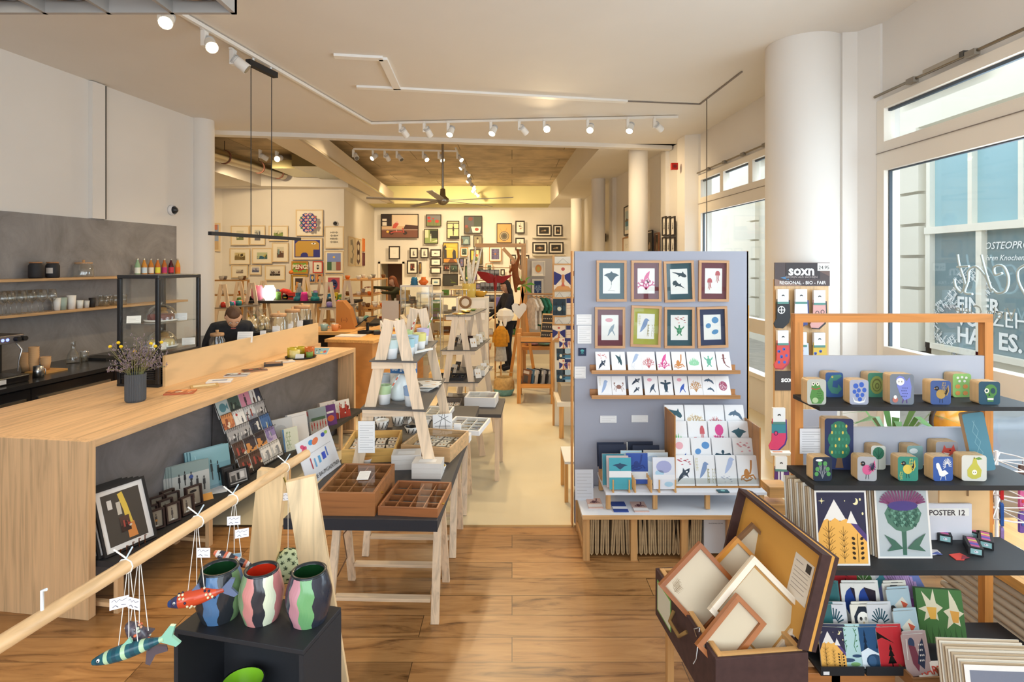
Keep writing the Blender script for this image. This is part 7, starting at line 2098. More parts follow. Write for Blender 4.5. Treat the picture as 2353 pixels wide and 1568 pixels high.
# print packs on the third shelf
for s_, (px0, px1, ytop, n, art, name, Y) in enumerate([(1880, 2000, 1133, 15, 'u night 0 0 1 1', 'night mountain', 2.47), (2018, 2143, 1110, 10, 'u thistle 0 0 1 1', 'thistle', 2.53)]):
 w = (px1 - px0) * Y / F
 for k in range(n - 1, -1, -1):
  h = .315 + (.004 * ((k * 3) % 4) if k else 0)
  x = (UX(px0, Y) + UX(px1, Y)) / 2 - .0042 * k
  card('art_print', 'sleeved %s print, %s' % (name, 'front of its pack on the black shelf') if k == 0 else '%s sleeve behind the %s print, only its edge showing' % (LW[k], name), 'art print', w, h, (x, Y + .011 * k - .0, z3 + .001), 'r %s 0 0 1 1' % ('cbb592', 'b39a76', 'd6cfc0')[k % 3] if k else art,
    (math.radians(-6), 0, 0), .006, 'ece9e2', 'print pack of the ' + name, m=.035 if k == 0 else 0, edge=('b59a78', 'a58a68', 'd9d4c8')[k % 3], k='Q' if k == 0 else 'P', eps=.00015)
card('art_print', 'second thistle print half hidden between the packs', 'art print', .12, .31, (UX(2000, 2.68), 2.69, z3 + .001), 'u thistle 0 0 1.6 1', (math.radians(-4), 0, 0), .004, 'dcdcd6', m=.03, eps=.00015)
b = B().box(-.12, 0, 0, .12, .012, .17, 'd#d6d6dc').box(-.11, -.002, .115, .105, 0, .15, 'd#ebe9e2')
b.text('POSTER 12', .0, .118, .036, -.0035, 'd#3a2e34', bold=.015)
b.build('poster_sign', None, (UX(2175, 2.7), 2.7, z3 + .001), (0, 0, 0), 'white board with handwritten POSTER 12 strip behind the thistle prints', 'sign')
B().box(-.1, 0, 0, .14, .01, .3, 'ply#dcb887').box(.03, -.004, .2, .038, 0, .28, 'd#8a6a44').build('plywood_panel', None, (UX(2200, 2.74), 2.722, z3 + .001), (0, 0, 0), 'thin plywood panel at the back of the third shelf', 'panel')
for i, (px, py, a) in enumerate([(2172, 1248, -.5), (2232, 1240, -.7), (2243, 1278, -.5), (2266, 1262, -.65)]):
 p = P(px, py, GY(py, z3))
 t = thing('soap_box', 'long black box with bright end pictures, %s on the third shelf' % ('beside the thistle prints', 'furthest back', 'nearest the shelf edge', 'rightmost')[i], 'box', (p.x, p.y, z3 + .0005), a, 'long black boxes')
 B().box(-.028, -.0, 0, .028, .12, .036, 'd#17171b').build('carton', t, bevel=.001)
 b = B().box(-.02, -.0006, .006, .02, 0, .03, 'P#8fc4c4').art('e e8e8f0 .5 .5 .25 .3;e 222 .4 .5 .06 .1', -.016, .008, .032, .02, -.001)
 b.build('end_picture', t)
 b = B().box(-.016, .01, .0361, .016, .11, .0366, 'P#c8508a').box(-.016, .03, .0367, .016, .05, .037, 'P#5a4ab8').box(-.016, .07, .0367, .016, .085, .037, 'P#e0c84a')
 b.build('top_picture', t)
for i, (px, py, c, n) in enumerate([(2132, 1268, 'd8d6dc', 'white and violet'), (2195, 1280, 'e0483c', 'bright red')]):
 p = P(px, py, GY(py, z3))
 b = B().slab([(-.03, -.02), (.0, -.035), (.045, -.02), (.05, .01), (-.01, .02)], 0, .003, 'd#' + c).slab([(-.01, -.03), (.04, -.035), (.035, -.01)], .003, .005, 'd#' + ('5a6ab0', '8a2a3a')[i])
 b.build('luggage_tag', None, (p.x, p.y, z3 + .0005), (0, 0, i * .4), n + ' paper tag lying on the third shelf', 'tag')

# bottom level: card boxes
tiers = [[(1918, 1530, 'night', 'night mountain'), (1962, 1528, 'water', 'green water plants'), (2012, 1528, 'forest', 'blue forest lake'), (2053, 1524, 'redtree', 'red sky and black firs'), (2114, 1526, 'pigeon', 'grey pigeon')],
   [(1922, 1450, 'tail', 'blue fan tail'), (1893, 1452, 'leafcard', 'teal leaves'), (1992, 1450, 'owl2', 'black owl'), (2030, 1448, 'tail', 'olive egg shape'), (2092, 1470, 'toucan', 'toucan')],
   [(1905, 1400, 'leafcard', 'yellow leaves on teal'), (1968, 1398, 'bluebird', 'blue bird'), (2000, 1396, 'bluebird', 'dark blue wing'), (2066, 1440, 'owl2', 'grey sleepy owl'), (2075, 1425, 'toucan', 'pink wheels')],
   [(1948, 1356, 'redtree', 'red berry'), (1990, 1356, 'leaf', 'green leaf')]]
for k, row in enumerate(tiers):
 for j, (px, py, a, n) in enumerate(row):
  Y = 2.40 + .075 * k - (.03 if j == 4 else 0)
  z = z0 + .014 + .052 * k + (0 if j < 4 else -.01)
  for q in (1, 0):
   card('postcard', '%spostcard with %s, %s tier of the low card boxes' % ('' if q == 0 else 'rear ', n, LW[k]), 'postcard', .105, .155, (UX(px, Y) + .012 * q, Y + .012 * q, z + .006 * q), 'u leaf:4a7a34 0 0 1 1' if a == 'leaf' else 'u %s 0 0 1 1' % a, (math.radians(-14), 0, (-.05, .0, .02, .04, .1)[j]), .006, 'e4e2da', 'postcards in the low boxes', rr=.008, eps=.0002, k='Q' if q == 0 else 'P')
for i, (x0, x1, c) in enumerate([(1885, 1985, 'd#1b1c20'), (1990, 2080, 'd#1b1c20')]):
 X0, X1 = UX(x0, 2.38), UX(x1, 2.38)
 t = thing('card_box', ('left', 'right')[i] + ' stepped black card box at the bottom of the shelf unit', 'card box', ((X0 + X1) / 2, 2.375, z0 + .0005), group='black stepped card boxes')
 hw = (X1 - X0) / 2
 B().box(-hw, 0, 0, hw, .32, .01, c).box(-hw, 0, .01, hw, .006, .035, c).build('tray', t)
 for k in range(1, 4):
  B().box(-hw, .05 + .075 * k, .01, hw, .056 + .075 * k, .01 + .05 * k, c).build('step', t)
 if i == 0:
  B().box(-hw + .01, -.001, .005, -hw + .035, 0, .018, 'd#e8e8e8').build('price_label', t)
t = thing('wooden_tray', 'open brown wooden tray holding the pigeon card', 'tray', (UX(2125, 2.36), 2.33, z0 - .02), .06)
B().box(-.075, 0, 0, .075, .008, .045, 'wx#9a6a40').box(-.075, .2, 0, .075, .208, .05, 'wx#9a6a40').box(-.075, .008, 0, -.067, .2, .05, 'wy#9a6a40').box(.067, .008, 0, .075, .2, .05, 'wy#9a6a40').box(-.067, .008, 0, .067, .2, .006, 'wy#9a6a40').build('box_body', t)
card('canvas', 'small canvas painted with two white and yellow daffodils', 'painting', .19, .22, (UX(2162, 2.52), 2.50, z0 + .05), 'u daff 0 0 1 1', (math.radians(-12), 0, -.12), .022, '3f7a33', eps=.0002)
b = B().box(-.13, 0, 0, .13, .04, .34, 'P#8a6ac8')
b.art('r 7f8fd8 0 0 1 1;p 3fa8b8 0 .6 .5 .8 1 .7 1 1 0 1;p b04ab8 0 .2 .6 .35 1 .2 1 .5 .4 .55 0 .4;u tuft:d8a8e8 .3 .3 .9 .9;e e8e4f0 .2 .85 .15 .06;p 4a3ab0 0 0 1 0 1 .18 .4 .1', -.13, 0, .26, .34, -.0003)
b.build('picture_album', None, (UX(2085, 2.66), 2.55, z0 + .03), (math.radians(-32), math.radians(-14), .1), 'violet and blue picture pack leaning behind the low postcards', 'picture pack')
block('wooden_support', 'low pine board under the black card boxes', 'board', UX(1855, 2.36), 2.42, .2, UX(2080, 2.36), 2.46, .254, 'wx#b97a44')
# low pack of prints at the picture's corner
for k in range(9, -1, -1):
 card('art_print', 'large sleeved print with a yellow flower on grey, lower right corner' if k == 0 else '%s sleeve behind the yellow flower print' % LW[k], 'art print', .3, .4, (UX(2278, 2.0) - .0045 * k + .11, 2.0 + .009 * k, .14 + .005 * k), 'r 7c8496 0 0 1 1;e e0d25a .85 .55 .14 .22;e+ e0d25a .7 .3 .12 .2;e d8b03a .8 .4 .1 .1;u weeds:5a6a4a .5 0 1 .3' if k == 0 else 'r %s 0 0 1 1' % ('c9b494', 'b59c78', 'd8cdb8')[k % 3],
   (math.radians(-10), 0, -.05), .005, 'efeeea', 'print pack in the lower right corner', m=.06 if k == 0 else 0, edge=('b59a78', 'd4cbbb')[k % 2], k='Q' if k == 0 else 'P')
block('low_crate', 'dark low crate carrying the print pack in the right corner', 'crate', UX(2200, 2.05) - .05, 1.98, 0, UX(2353, 2.05) + .15, 2.35, .135, 'd#3a302a')
b = B().box(-.08, 0, 0, .1, .003, .055, 'd#e8dfd2').text('KARTEN', -.07, .01, .04, -.0015, 'd#c8402c', 'LEFT', bold=.02)
b.build('price_sign', None, (UX(2160, 2.36), 2.37, z0 + .0), (math.radians(-30), 0, .05), 'cream sign with red hand lettering at the lowest shelf', 'sign')

# ---------------------------------------------------------------- sock display on the round column
SYY = 5.28
t = thing('sock_display', 'tall narrow sock display board standing against the round column', 'display stand', (UX(1842, SYY), SYY, 0))
B().box(-.25, 0, 0, .25, .03, 1.85, 'wz#cfa878').build('board', t)
b = B().box(-.255, -.012, 1.79, .255, 0, 2.005, 'P#4a3b3a')
b.art('p 8a6a5a 0 .3 .5 0 0 0;p 6a5048 .5 1 1 1 1 .4;e d8702c .6 .85 .12 .08;p 3f7fb0 .1 .35 .3 .45 .25 .25;r 33292a .2 .3 .82 .98', -.255, 1.79, .51, .215, -.0125, eps=.0004)
b.text('soxn', -.01, 1.89, .125, -.018, 'P#f4f2f0', bold=.03).text('SOCKEN AUS SACHSEN', -.01, 1.862, .028, -.018, 'P#b8a8a4').text('REGIONAL - BIO - FAIR', .0, 1.805, .042, -.018, 'P#f4f2f0', bold=.01)
b.build('header_sign', t)
b = B().box(.14, -.016, 1.93, .256, -.0125, 2.0, 'P#f2efe8').text('24.95', .198, 1.945, .045, -.019, 'P#333')
b.build('price_label', t)
b = B().box(-.25, -.012, .82, -.02, 0, 1.0, 'P#3a3434').text('soxn', -.13, .9, .07, -.016, 'P#f4f2f0', bold=.03)
b.build('lower_sign', t)

def socks(label, px, py, c, pat, Y=SYY - .06, s=1.0, tip=None, toe=0):
 p = P(px, py, Y)
 t = thing('sock_pair', label, 'socks', (p.x, p.y, p.z - .33 * s), R.uniform(-.1, .1), 'sock pairs on the display')
 b = B()
 for q in (1, 0):
  pts = [(-.055, .24), (.055, .24), (.06, .08), (.045, .03), (-.01, -.02), (-.075, -.015), (-.085, .015), (-.06, .06)]
  pts = [(x * s + .018 * q, z * s - .012 * q) for x, z in pts]
  b.prism(pts, .012 * q, .012 * q + .011, 'P#' + (c if q == 0 or not tip else tip))
 b.art(pat, -.062 * s, -.0, .12 * s, .2 * s, -.0004, eps=.0003)
 b.build('sock', t)
 b = B().box(-.052 * s, -.004, .2 * s, .052 * s, .026, .33 * s, 'P#ecedee').box(-.053 * s, -.005, .195 * s, .053 * s, .027, .215 * s, 'P#4f8a80')
 b.art('e 222 .5 .5 .14 .1;e ecedee .5 .44 .1 .06', -.05 * s, .215 * s, .1 * s, .11 * s, -.0045)
 b.build('paper_band', t)

lp = 'e 2c5ac0 .2 .7 .12 .07;e+ 2c5ac0 .6 .8 .12 .07;e+ 2c5ac0 .8 .5 .1 .07;e+ 2c5ac0 .4 .45 .12 .08;e+ 2c5ac0 .2 .2 .1 .07;e+ 2c5ac0 .65 .2 .12 .07;e 1c1c2a .22 .68 .05 .03;e+ 1c1c2a .62 .78 .05 .03;e+ 1c1c2a .42 .43 .05 .03'
socks('black socks with white wheel on the sock display, top left', 1799, 665, '1e1e22', 'e e8e8e8 .4 .7 .3 .18;e 1e1e22 .4 .7 .23 .14;l e8e8e8 .06 .15 .7 .65 .7;l+ e8e8e8 .06 .4 .55 .4 .85')
socks('white and blue socks on the sock display, top middle', 1841, 665, 'dfe3ee', 'r 3a4a8a .0 .0 1 .15;r 3a4a8a 0 .3 1 .34', tip='2c3a7a')
socks('pink bicycle socks on the sock display, top right', 1883, 667, 'd49a94', 'e 2a2a2a .35 .6 .15 .1;e d49a94 .35 .6 .1 .07;e 2a2a2a .75 .65 .15 .1;e d49a94 .75 .65 .1 .07', tip='3a3436')
socks('red leopard socks on the sock display, second row left', 1799, 760, 'd43a30', lp, tip='b02a4a')
socks('blue and white leopard socks on the sock display, second row middle', 1840, 764, 'c9d4ee', lp)
socks('yellow leopard socks on the sock display, second row right', 1883, 765, 'd8b42c', lp)
socks('pink and teal bicycle socks on the sock display, fourth row', 1790, 938, 'e02a6a', 'r 2c8a9a 0 .6 1 1;e 3a1a5a .3 .6 .15 .1;e e02a6a .3 .6 .1 .07', s=1.1, tip='4a2a8c')
socks('purple striped socks on the sock display, low down', 1795, 1050, '5a2a7a', 'r e8e8f0 .3 0 .7 1;r 5a2a7a .4 0 .5 1', s=1.0)
socks('teal topped violet socks on the sock display, lowest', 1796, 1108, '4a2470', 'r 7a4ab0 0 .3 1 .36;r 7a4ab0 0 .5 1 .56', s=1.1)
card('leaflet', 'small orange and white brochure on the ledge under the pink socks', 'leaflet', .17, .03, P(1795, 1042, 4.9), 'r e07a3a .1 .3 .6 .7', (math.radians(-60), 0, 0), .03, 'ece8e2')
for i, (px, py) in enumerate([(1790, 1120), (1790, 1160), (1790, 1200)]):
 block('wooden_bin', '%s small pine bin low beside the sock display' % LW[i], 'bin', UX(1768, 4.2), 4.2, P(px, py, 4.2).z - .08, UX(1815, 4.2), 4.35, P(px, py, 4.2).z, 'wx#d9a86a', 'small pine bins')
# wire stand of key rings and small textiles at the right edge
t = thing('wire_stand', 'white wire stand hung with colourful key pouches at the right edge', 'display stand', (2.53, 2.97, .501))
b = B().tube([(0, 0, 0), (0, 0, .52)], .008, 'g#f0f0f0', 10).lathe([(.001, 0), (.12, 0), (.12, .012), (.001, .014)], 'g#f0f0f0', 24)
for z in (.22, .34, .47):
 b.tube([(.17 * math.cos(a * .4), .17 * math.sin(a * .4), z) for a in range(17)], .004, 'g#f0f0f0', 6)
 for a in range(8):
  b.tube([(0, 0, z), (.17 * math.cos(a * .785), .17 * math.sin(a * .785), z)], .003, 'g#f0f0f0', 5)
b.build('wire_frame', t)
CN8 = ['violet', 'red', 'dark grey', 'blue patterned', 'green', 'lilac', 'brown striped', 'black', 'pink', 'navy']
CC8 = ['6a4a9a', 'c8282c', '3a3438', '2c5aa8', '2f9a4a', '9a86c8', '5a4038', '1e1c22', 'c85a8a', '26305a']
for i in range(24):
 a = i * .785 + .2
 z = (.22, .34, .47)[i // 8]
 rr_ = .17
 b = B()
 b.T = Matrix.Rotation(a, 4, 'Z')
 b.tube([(0, 0, 0), (0, 0, -.03)], .003, 'm#c8c8c8', 5).rrect(-.024, -.14, .024, -.03, .01, -.006, .006, 'fab#' + CC8[i % 10]).box(-.014, -.008, -.1, .014, -.006, -.085, 'd#' + CC8[(i + 3) % 10])
 b.build('key_pouch', None, (2.53 + rr_ * math.cos(a), 2.97 + rr_ * math.sin(a), .501 + z - .004), (0, 0, 0), '%s key pouch on the %s ring of the white wire stand%s' % (CN8[i % 10], ('lowest', 'middle', 'top')[i // 8], ', side away' if i % 8 < 4 else ', near side'), 'key pouch', 'key pouches on the wire stand')
# plant and amber disc on the window seat
t = thing('potted_plant', 'green long leaved plant seen between the grey boards of the shelf unit', 'plant', (2.5, 3.72, .0))
B().cup(.07, .1, .8, .006, 'd#b8b4ac', 'd#3a2a20').build('pot', t)
b = B()
for k in range(12):
 a = k * 2.4
 L_ = .26 + .06 * (k % 3)
 pts = [(0, 0, .78), (L_ * .5 * math.cos(a), L_ * .5 * math.sin(a), .78 + L_ * .7), (L_ * math.cos(a), L_ * math.sin(a), .78 + L_ * .55)]
 n_ = Vector((-math.sin(a), math.cos(a), 0)) * .022
 c0, c1, c2 = [Vector(p) for p in pts]
 b.add([c0 - n_ * .3, c0 + n_ * .3, c1 + n_, c1 - n_, c2], [(0, 1, 2, 3), (3, 2, 4)], 'g#5a8a4a')
b.build('leaves', t)
t = thing('round_sign', 'amber round disc with dark rim seen through the gap of the shelf unit', 'disc', (2.78, 3.6, .0))
b = B()
b.T = Matrix.Translation((0, 0, 1.0)) @ Matrix.Rotation(math.pi / 2, 4, 'X')
b.lathe([(.12, -.01), (.135, -.01), (.135, .01), (.12, .01)], 'd#4a3a30', 32).lathe([(.001, 0), (.12, 0), (.12, .004), (.001, .004)], 'g#d8922c', 32)
b.build('disc', t)
B().tube([(0, 0, 0), (0, 0, .87)], .006, 'd#4a3a30', 6).build('pole', t)

# ================================================================ suitcase of old frames
SR = .1
SO = Vector((.745, 2.08, .33))
t = thing('suitcase', 'open dark brown old suitcase full of picture frames, lid leaning to the right', 'suitcase', SO, SR)
w_, l_, h_ = .36, .63, .22
b = B()
D_ = 'fab#4a3330'
b.box(0, 0, 0, w_, .014, h_, D_).box(0, l_ - .014, 0, w_, l_, h_, D_).box(0, .014, 0, .014, l_ - .014, h_, D_).box(w_ - .014, .014, 0, w_, l_ - .014, h_, D_).box(.014, .014, 0, w_ - .014, l_ - .014, .01, D_)
b.build('shell', t, bevel=.003)
b = B()
Wd = 'wy#d9a86a'
b.box(.015, .015, .19, .035, l_ - .015, h_ + .004, Wd).box(w_ - .035, .015, .19, w_ - .015, l_ - .015, h_ + .004, Wd).box(.035, .015, .19, w_ - .035, .035, h_ + .004, 'wx#d9a86a').box(.035, l_ - .035, .19, w_ - .035, l_ - .015, h_ + .004, 'wx#d9a86a')
b.build('wooden_rim', t)
b = B()
b.T = Matrix.Translation((w_, 0, h_ + .006)) @ Matrix.Rotation(math.radians(15), 4, 'Y')
b.box(0, 0, 0, .012, l_, .36, 'd#d89f4a')
b.box(-.04, 0, 0, 0, .013, .36, D_).box(-.04, l_ - .013, 0, 0, l_, .36, D_).box(-.04, .013, .347, 0, l_ - .013, .36, D_).box(.0125, 0, 0, .03, l_, .36, D_)
lid = b.build('lid', t)
b = B()
b.T = Matrix.Translation((w_, 0, h_ + .006)) @ Matrix.Rotation(math.radians(15), 4, 'Y') @ Matrix.Translation((-.002, .13, .12)) @ Matrix.Rotation(-math.pi / 2, 4, 'Z')
b.box(-.06, 0, 0, .06, .0015, .16, 'P#e6dccb')
b.art('l 8a8078 .02 .1 .85 .5 .85;l+ 8a8078 .015 .1 .7 .9 .7;l+ 8a8078 .015 .1 .6 .85 .6;l+ 8a8078 .015 .1 .5 .9 .5;l+ 8a8078 .015 .1 .4 .9 .4;l+ 8a8078 .015 .1 .3 .8 .3;l+ 8a8078 .015 .1 .2 .85 .2;r+ 3a3634 .65 .75 .9 .95', -.06, 0, .12, .16, -.0003)
b.build('info_sheet', lid)
b = B()
b.T = Matrix.Rotation(-math.pi / 2, 4, 'Z') @ Matrix.Translation((-.6, -.002, .04))
b.box(0, 0, 0, .17, .0015, .14, 'P#6fae4a').box(.008, -.001, .008, .162, 0, .132, 'P#d9dcc8')
b.build('green_label', t)
B().tube([(-.004, .25, .16), (-.03, .27, .13), (-.03, .37, .13), (-.004, .39, .16)], .008, 'fab#8a6a3a', 8).build('handle', t)
B().tube([(-.002, .16, .2), (-.012, .16, .23), (.01, .16, .235), (-.008, .15, .12), (-.02, .15, .1)], .003, 'm#c8c8c8', 6).build('wire_hook', t)
t = thing('luggage_stool', 'thin legged wooden stand under the suitcase', 'stand', SO + Vector((0, 0, -.33)), SR)
for x in (.03, w_ - .06):
 for y in (.05, l_ - .08):
  B().box(x, y, 0, x + .03, y + .03, .3, 'wz#c99a62').build('leg', t)
B().box(.02, .04, .3, w_ - .02, l_ - .04, .3295, 'wy#c99a62').build('top', t)

def corner_frame(label, px, py, Y, w, h, tilt, lean, spec, fw=.018, yaw=0.0, art='r d9c9a8 0 0 1 1', depth=.03, inner=None):
 r = Matrix.Rotation(yaw, 4, 'Z') @ Matrix.Rotation(math.radians(-lean), 4, 'X') @ Matrix.Rotation(math.radians(tilt), 4, 'Y')
 loc = P(px, py, Y) - r @ Vector((-w / 2, 0, h))
 o = framed(label, w, h, loc, art, spec, fw, inner or 'd8c6a4', .002, rot=(math.radians(-lean), 0, yaw), depth=depth, name='empty_picture', cat='picture frame', tilt=math.radians(tilt), group='empty frames in the suitcase')
 return o

corner_frame('thin dark carved wooden frame at the back of the suitcase', 1727, 1200, 2.60, .24, .26, 46, 10, 'wz#7a5224', .014, -.1)
corner_frame('honey brown wooden frame with cream backing behind the dried flower frame', 1690, 1232, 2.52, .25, .25, 46, 12, 'wz#c8862c', .016, -.05)
corner_frame('reddish brown frame with dried flowers, leftmost in the suitcase', 1605, 1243, 2.44, .25, .25, 48, 14, 'wz#9a5a2c', .018, 0, 'r d9c8a8 0 0 1 1;u stalk:8a6a3a .05 .1 .2 .3;u stalk:8a6a3a .12 .05 .3 .25')
corner_frame('large white and gold frame at the front right of the suitcase', 1727, 1275, 2.32, .29, .28, 46, 16, 'wz#efe2cc', .022, .0, inner='c9923a', art='r dccba8 .03 .03 .97 .97')
corner_frame('small reddish brown frame low at the front of the suitcase', 1690, 1362, 2.24, .14, .25, 46, 18, 'wz#a8642c', .018, .0)
# ================================================================ rear room: pictures
def wallpic(q, Y, fr, mount, art, label, mw=.0, fw=.02, rz=0.0, off=(850, 460), sc=4.902, cat='framed picture', group=None):
 x0, y0, x1, y1 = [v / sc for v in q]
 a, b = P(off[0] + x0, off[1] + y1, Y), P(off[0] + x1, off[1] + y0, Y)
 w, h = b.x - a.x, b.z - a.z
 return framed(label, w, h, ((a.x + b.x) / 2, Y, a.z), art, fr, fw, mount, mw * w, mw * w * .9, rot=(0, 0, rz), group=group, depth=.03, cat=cat, eps=.0025, name='wall_picture')

K = 'd#2a211c'
G1, G2 = 'pictures on the back wall', 'pictures on the left rear wall'
for q, fr, mw, art, n in [
 ((125, 157, 548, 430), K, 0, 'moped', 'large painting of a person in orange riding a scooter'), ((632, 162, 805, 298), K, 0, 'poppies', 'painting of red poppies'),
 ((611, 325, 770, 494), K, 0, 'walker', 'green painting of a pale figure in a doorway'), ((867, 235, 1007, 437), K, 0, 'crossing', 'painting of a person on a street crossing'),
 ((1060, 177, 1265, 380), K, 0, 'kitchen', 'dark still life with a white bowl'), ((1028, 403, 1131, 508), K, 0, 'nude', 'small blue grey figure painting'),
 ((1165, 398, 1268, 532), K, 0, 'nude2', 'small ochre painting of a pale figure'), ((823, 477, 997, 712), K, 0, 'trees', 'bright yellow painting of an avenue of trees'),
 ((1020, 533, 1107, 634), 'd#b5803a', .1, 'photo2', 'small green picture in a gold frame'), ((1128, 555, 1270, 728), K, 0, 'flask', 'yellow and green still life with flowers'),
 ((1005, 655, 1061, 755), K, 0, 'purplew', 'narrow violet picture'), ((1080, 665, 1112, 717), K, .1, 'seapic', 'tiny blue picture'), ((828, 728, 896, 800), K, 0, 'photo10', 'small brown still life'),
 ((905, 728, 992, 812), K, 0, 'photo2', 'small green still life'), ((1002, 770, 1049, 803), K, 0, 'sage', 'tiny plain green picture'), ((1070, 740, 1207, 915), K, 0, 'lemons', 'picture of lemons on green and violet'),
 ((1217, 745, 1275, 800), K, 0, 'moon dark', 'small dark picture right of the lemons'), ((820, 832, 993, 970), K, 0, 'moon dark', 'dark chalk board like picture'), ((1012, 858, 1062, 910), K, .15, 'scene2', 'tiny framed print left of the feathers'),
 ((1183, 937, 1248, 1005), K, 0, 'purplew', 'dark violet picture low on the wall'), ((1427, 262, 1600, 485), K, 0, 'dishp', 'orange print of a round dish'), ((1638, 233, 1744, 377), K, .08, 'moth', 'upper insect print'),
 ((1638, 425, 1744, 568), K, .08, 'moth', 'lower insect print'), ((1343, 525, 1482, 692), 'd#a87a4a', .12, 'purplew', 'violet crowd print in a wood frame'), ((1303, 714, 1389, 820), 'd#a87a4a', .15, 'photo2', 'dark photo in a wood frame'),
 ((1580, 615, 1645, 720), K, .1, 'faint', 'narrow print behind the hanging ape'), ((1690, 620, 1795, 752), K, .1, 'moth', 'botanical print right of the hanging ape'), ((1613, 760, 1670, 823), K, .1, 'moth', 'small print under the hanging ape'),
 ((1470, 778, 1520, 850), K, .1, 'faint', 'pale print behind the red wings'), ((213, 518, 340, 668), K, .12, 'faint', 'black framed pale sheet left of the row'), ((448, 538, 542, 655), K, .22, 'bw', 'first narrow black framed print of the upper row'),
 ((570, 538, 662, 655), K, .22, 'bw', 'second narrow black framed print of the upper row'), ((682, 555, 803, 645), K, .24, 'bw', 'wide black framed print, top of the column'), ((418, 680, 540, 830), K, .2, 'photo10', 'black framed sepia photo above the doorway edge'),
 ((552, 700, 582, 830), K, 0, 'elephant', 'yellow strip picture beside the sepia photo'), ((682, 655, 803, 742), K, .22, 'seapic', 'wide black framed blue print, middle of the column'), ((682, 756, 803, 830), K, .22, 'photo1', 'wide black framed print, bottom of the column'),
 ((688, 877, 798, 970), K, .18, 'seapic', 'blue print above the glass cabinet'), ((1876, 278, 2046, 407), K, .1, 'dark', 'wide dark photo, top shelf left'), ((2065, 280, 2169, 407), K, .14, 'dark2', 'narrow dark photo, top shelf right'),
 ((1830, 474, 1997, 602), K, .1, 'dark2', 'wide dark photo, lower shelf left'), ((2013, 474, 2180, 604), K, .1, 'dark', 'wide dark photo, lower shelf right')]:
 ARTS['dishp'] = 'r e0a050 0 0 1 1;u dish .05 0 .95 .95'
 wallpic(q, 22.3, fr, 'efe8dc', [('u', art, [0, 0, 1, 1])], n + ' on the back wall', mw, .045 if fr == K and mw else .03, group=G1)
for y, n in ((412, 'upper'), (610, 'lower')):
 a, b_ = P(850 + 1832 / 4.902, 460 + y / 4.902, 22.3), P(850 + 2205 / 4.902, 0, 22.3)
 B().box(0, -.12, -.05, b_.x - a.x, .18, -.012, 'd#efe8dc').build('picture_ledge', None, a + Vector((0, 0, 0)), (0, 0, 0), n + ' white ledge carrying dark photos on the back wall', 'shelf')
WD_ = 'd#e0c8a0'
for q, fr, mw, art, n in [
 ((228, 817, 385, 985), WD_, .26, 'scenery', 'light framed town print behind the pendant bar'), ((390, 815, 522, 982), WD_, .26, 'scene2', 'second light framed print behind the pendant bar'), ((552, 817, 718, 948), WD_, .22, 'scene3', 'light framed print of a green valley'),
 ((785, 680, 1017, 905), WD_, .06, 'rings', 'print with a violet pattern of rings and stars'), ((1030, 822, 1195, 1013), WD_, .2, 'fishbones', 'print of four black fish bones'), ((752, 922, 1012, 1108), WD_, .05, 'elephant', 'blue print of a blocky yellow elephant'),
 ((582, 962, 722, 1128), WD_, .24, 'scene9', 'upright framed town print left of the elephant'), ((218, 1010, 393, 1150), WD_, .2, 'scene4', 'framed yellow landscape print, second row left'), ((410, 1008, 582, 1142), WD_, .2, 'scene5', 'framed blue and green landscape print, second row'),
 ((232, 1155, 375, 1263), WD_, .24, 'scene6', 'framed grey print, lowest row left'), ((388, 1155, 490, 1237), WD_, .14, 'scene7', 'small framed violet and yellow print, lowest row'), ((520, 1155, 693, 1285), WD_, .2, 'scene8', 'framed dark roofscape print, lowest row right'),
 ((1030, 1032, 1193, 1222), WD_, .1, 'suns', 'print of a sun over three colour fields'), ((748, 1122, 890, 1230), 'd#c08a2c', .0, 'peng', 'green print with a red star burst'), ((930, 1122, 1015, 1222), 'd#c8402c', .18, 'head', 'red framed print of a bearded head'),
 ((898, 1228, 955, 1305), 'd#d8a878', .0, 'portrait2', 'small blue portrait of a man in a tie'), ((958, 1228, 1017, 1305), 'd#d8a878', .0, 'portraito', 'small orange portrait of a man in a tie'), ((1030, 1235, 1190, 1420), WD_, .14, 'bluehead', 'print of a blue round head on red'),
 ((748, 1238, 885, 1400), 'd#b58a2c', .12, 'photo11', 'thick gold frame low on the left rear wall')]:
 wallpic(q, 16.75, fr, 'efe6d2', [('u', art, [0, 0, 1, 1])], n, mw, .05 if 'gold' in n or 'red star' in n else .025, off=(470, 300), sc=3.7326, group=G2)
a = P(470 + 822 / 3.7326, 300 + 1187 / 3.7326, 16.69)
B().text('PENG!', 0, 0, .17, 0, 'd#f4efdc', bold=.03).build('comic_lettering', None, a, (0, 0, 0), 'cream lettering PENG! over the red star burst print', 'lettering')
